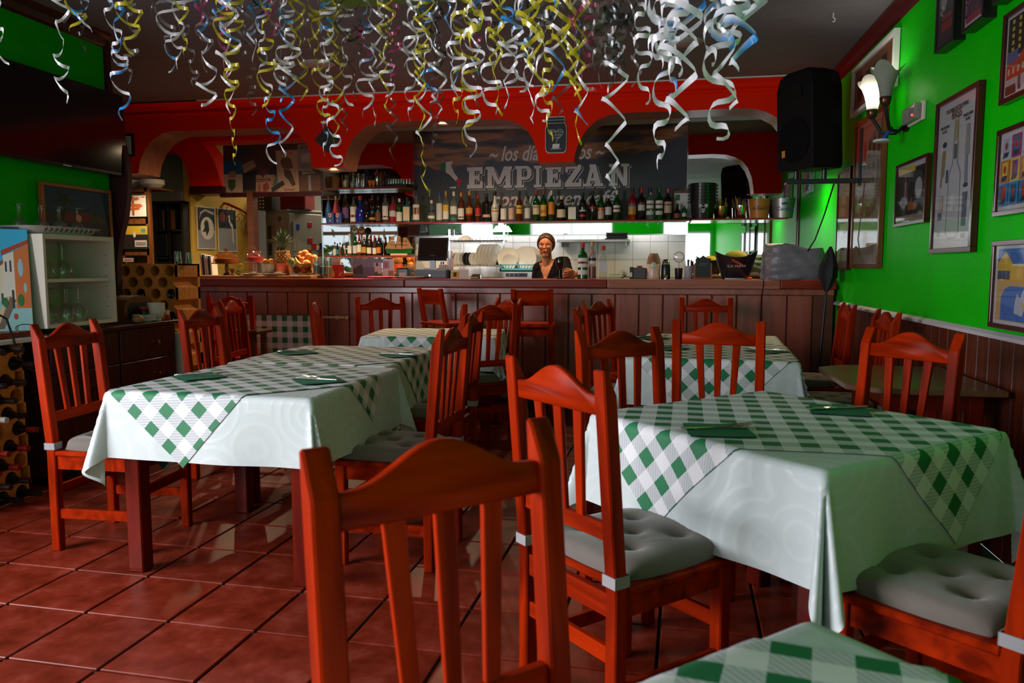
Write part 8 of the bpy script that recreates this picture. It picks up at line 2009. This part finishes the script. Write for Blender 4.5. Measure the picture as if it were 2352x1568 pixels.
# palm of the hand on the glass
palm = Vector((gl_c.x+.052, 7.375, ZB+.042))
b.hexa([palm+Vector(v) for v in ((-.016, -.006, -.036), (.050, .030, -.026), (.044, .052, -.026), (-.022, .018, -.036), (-.016, -.006, .036), (.050, .030, .022), (.044, .052, .022), (-.022, .018, .036))])
capsule(b, palm+Vector((.03, .03, 0)), wrR, .024, .026)
# four unequal fingers bent round the glass, thumb on the near side
GR = .036
def fing(z, rad, ang0, ang1, r, lenk):
    pts = []
    for i in range(5):
        a = ang0+(ang1-ang0)*i/4; rr_ = rad+(.004 if i == 2 else 0); pts.append(Vector((gl_c.x+rr_*math.cos(a), 7.36+rr_*math.sin(a), z-.003*i)))
    return pts
for k, (z, ln, rd) in enumerate(((.076, 2.2, .0082), (.054, 2.5, .0085), (.032, 2.35, .0083), (.0115, 1.9, .0072))):
    pts = fing(ZB+z, GR+.011, R(20), R(20)-ln*1.02, rd, 1)
    for p_, q_ in zip(pts[:-1], pts[1:]): capsule(b, p_, q_, rd, rd*.94, 8, k=6)
    capsule(b, pts[0], palm+Vector((.0, .008, z-.042)), rd, .011, 8, k=6)
tp = [palm+Vector((.012, .022, .030)), Vector((gl_c.x+.030, 7.36+.040, ZB+.088)), Vector((gl_c.x+.004, 7.36+.047, ZB+.090)), Vector((gl_c.x-.018, 7.36+.043, ZB+.088))]
for p_, q_ in zip(tp[:-1], tp[1:]): capsule(b, p_, q_, .0105, .0098, 8, k=6)
raw = obj('body_form', b.mesh('body_form', []))
md = raw.modifiers.new('join', 'REMESH'); md.mode = 'VOXEL'; md.voxel_size = .0038
ms_ = raw.modifiers.new('soft', 'SMOOTH'); ms_.iterations = 6; ms_.factor = .5
dg = bpy.context.evaluated_depsgraph_get(); dg.update()
bme = bpy.data.meshes.new_from_object(raw.evaluated_get(dg)); bme.name = 'person'
bpy.data.objects.remove(raw)
m_skin = mat('skin', (.44, .145, .06), .5, var=(14, .06))
m_skin.node_tree.nodes['Principled BSDF'].inputs['Subsurface Weight'].default_value = .12
m_skin.node_tree.nodes['Principled BSDF'].inputs['Subsurface Radius'].default_value = (.02, .008, .004)
bme.materials.clear(); bme.materials.append(m_skin)
bme.polygons.foreach_set('use_smooth', [True]*len(bme.polygons))
person = obj('person', bme); tag(person, 'woman in a black V-neck blouse behind the bar holding a red drink', 'person')
# clothing: the body surface pushed outwards wherever the blouse, trousers or shoes cover it
def covered(c):
    x, y, z = c
    if z < .80: return None
    # left forearm and hand bare beyond the cuff
    if x > shR.x+.02 and y < 7.60 and z < ZB+.16: return None
    if x < elL.x+.12 and z < elL.z-.13 and y < PYW-.02: return None
    neck = cz+.028+.05*min(1, abs(x-(HX+.008))/.10)
    if z > neck: return None
    # V neckline on the front
    if y < PYW+.03:
        half = max(0, (z-(cz-.175)))*.40
        if abs(x-(HX+.002)) < half: return None
    return True
def even_edge(bm, it):
    """fair the open border of a cut-out surface"""
    bv = [v for v in bm.verts if v.is_boundary]; nb_ = {v: [e.other_vert(v) for e in v.link_edges if e.is_boundary] for v in bv}
    for _ in range(it):
        new = {v: v.co*.4+sum((q.co for q in nb_[v]), Vector())/len(nb_[v])*.6 for v in bv if len(nb_[v]) == 2}
        for v, c in new.items(): v.co = c
def shell(name, m, test, off):
    bm = bmesh.new(); bm.from_mesh(bme)
    bm.normal_update()
    dele = [f for f in bm.faces if not test(f.calc_center_median())]
    bmesh.ops.delete(bm, geom=dele, context='FACES')
    for v in bm.verts: v.co += v.normal*off
    even_edge(bm, 14)
    me = bpy.data.meshes.new(name); bm.to_mesh(me); bm.free()
    me.materials.clear(); me.materials.append(m); me.polygons.foreach_set('use_smooth', [True]*len(me.polygons))
    return obj(name, me, person)
shell('blouse', mat('black_blouse', (.006, .005, .006), .8, spec=.1), covered, .007)
shell('trousers', mat('black_trousers', (.008, .008, .010), .8), lambda c: .10 < c.z <= .83, .008)
shell('shoes', m_blackgloss, lambda c: c.z <= .11, .006)
# hair: pulled back, parted near the middle
m_hair = mat('brown_hair', (.060, .018, .006), .45, var=(60, .5, (1, 1, .15)))
h_ = MB()
nu, nv = 72, 44
for j in range(nv+1):
    ph = PI*j/nv
    for i in range(nu):
        th = 2*PI*i/nu; R_ = HH*.40*1.075
        x, y, z = R_*.86*math.sin(ph)*math.cos(th), R_*1.02*math.sin(ph)*math.sin(th), R_*math.cos(ph)*.98
        h_.v.append((HX+x, PYW+.012+y, zc+HH*.115+z))
for j in range(nv):
    for i in range(nu):
        k = (i+1) % nu; f = (j*nu+i, j*nu+k, (j+1)*nu+k, (j+1)*nu+i)
        c = sum((Vector(h_.v[q]) for q in f), Vector())/4
        lx, ly, lz = c.x-HX, c.y-PYW, c.z-zc
        # open face: hairline high on the forehead, falling behind the ears
        line = HH*(.36-.22*(abs(lx)/.075)**2.2)
        if ly < -.02 and lz < line: continue
        if ly < .035 and lz < HH*(-.10) : continue
        if lz < -HH*.30: continue
        h_.f.append(f); h_.m.append(0)
hair = h_.build('hair', m_hair, person, smooth=70)
_b = bmesh.new(); _b.from_mesh(hair.data)
bmesh.ops.delete(_b, geom=[v for v in _b.verts if not v.link_faces], context='VERTS')
even_edge(_b, 30); _b.to_mesh(hair.data); _b.free()
sm = hair.modifiers.new('thick', 'SOLIDIFY'); sm.thickness = .010; sm.offset = 0
MB().ball((HX, PYW+.105, zc+HH*.02), .045, 16, 10, 0, (1, .8, 1)).build('hair_bun', m_hair, person, smooth=60)
for s in (-1, 1):
    ex, ey, ez = HX+s*.0315, PYW-.088, zc+HH*.055
    e = MB().ball((ex, ey, ez), .0125, 14, 10, 0, (1.15, .8, .50)).build('eye', mat('eye_white', (.55, .50, .48), .25), person, smooth=60)
    MB().ball((ex, ey-.0075, ez), .0062, 12, 8, 0, (1, .6, 1)).build('iris', mat('iris_dark', (.05, .06, .09), .2), e, smooth=60)
    MB().tube([(HX+s*.013, PYW-.1015, ez+.0165), (HX+s*.030, PYW-.1035, ez+.022), (HX+s*.047, PYW-.0925, ez+.0175)], [.0028, .0036, .0018], 6).build('eyebrow', mat('brow_hair', (.03, .010, .005), .7), person, smooth=60)
    MB().tube([(ex-.014, ey-.0085, ez+.002), (ex, ey-.0118, ez+.0078), (ex+.014, ey-.0075, ez+.002)], .0018, 6).build('eyelid', mat('lid_skin', (.25, .07, .035), .6), person, smooth=60)
MB().tube([(HX-.024, PYW-.099, zc-HH*.235), (HX-.010, PYW-.1095, zc-HH*.222), (HX, PYW-.1105, zc-HH*.227), (HX+.010, PYW-.1095, zc-HH*.222), (HX+.024, PYW-.099, zc-HH*.235)], [.002, .0042, .0042, .0042, .002], 8).build('lips', mat('lip_red', (.36, .055, .04), .4), person, smooth=60)
# the drink, and a dark wine glass beside it
dk = thing('cocktail_glass', 'short tumbler of red drink with an orange slice in the woman\'s hand', 'drink', (gl_c.x, 7.36, ZB))
MB().lathe([(.030, 0), (.033, .004), (GR, .092), (GR*.95, .092), (.029, .016), (.001, .016)], 22).build('glass_wall', m_glass, dk, smooth=40)
MB().lathe([(.028, .018), (.032, .066), (.001, .066)], 20).build('red_drink', gl('aperitif', (.80, .10, .02), (.70, .05, .01), .65), dk, smooth=40)
MB().cyl((.006, -.012, .078), (.008, -.004, .079), .024, n=18).build('orange_slice', mat('orange_slice', (.85, .34, .02), .4), dk)
wg = at(1286, 620, y=7.30); t = thing('wine_glass', 'dark stemmed wine glass on the bar in front of the woman', 'wine glass', (wg.x, 7.28, ZB)); hg = hz(1286, 591, 7.28)-ZB
MB().lathe([(.032, 0), (.030, .003), (.005, .008), (.004, hg*.42), (.022, hg*.48), (.038, hg*.62), (.040, hg*.80), (.036, hg), (.034, hg), (.036, hg*.8), (.020, hg*.52), (.001, hg*.47)], 22).build('glass_shell', gl('smoked', (.10, .09, .09), (.01, .01, .01), .55), t, smooth=50)
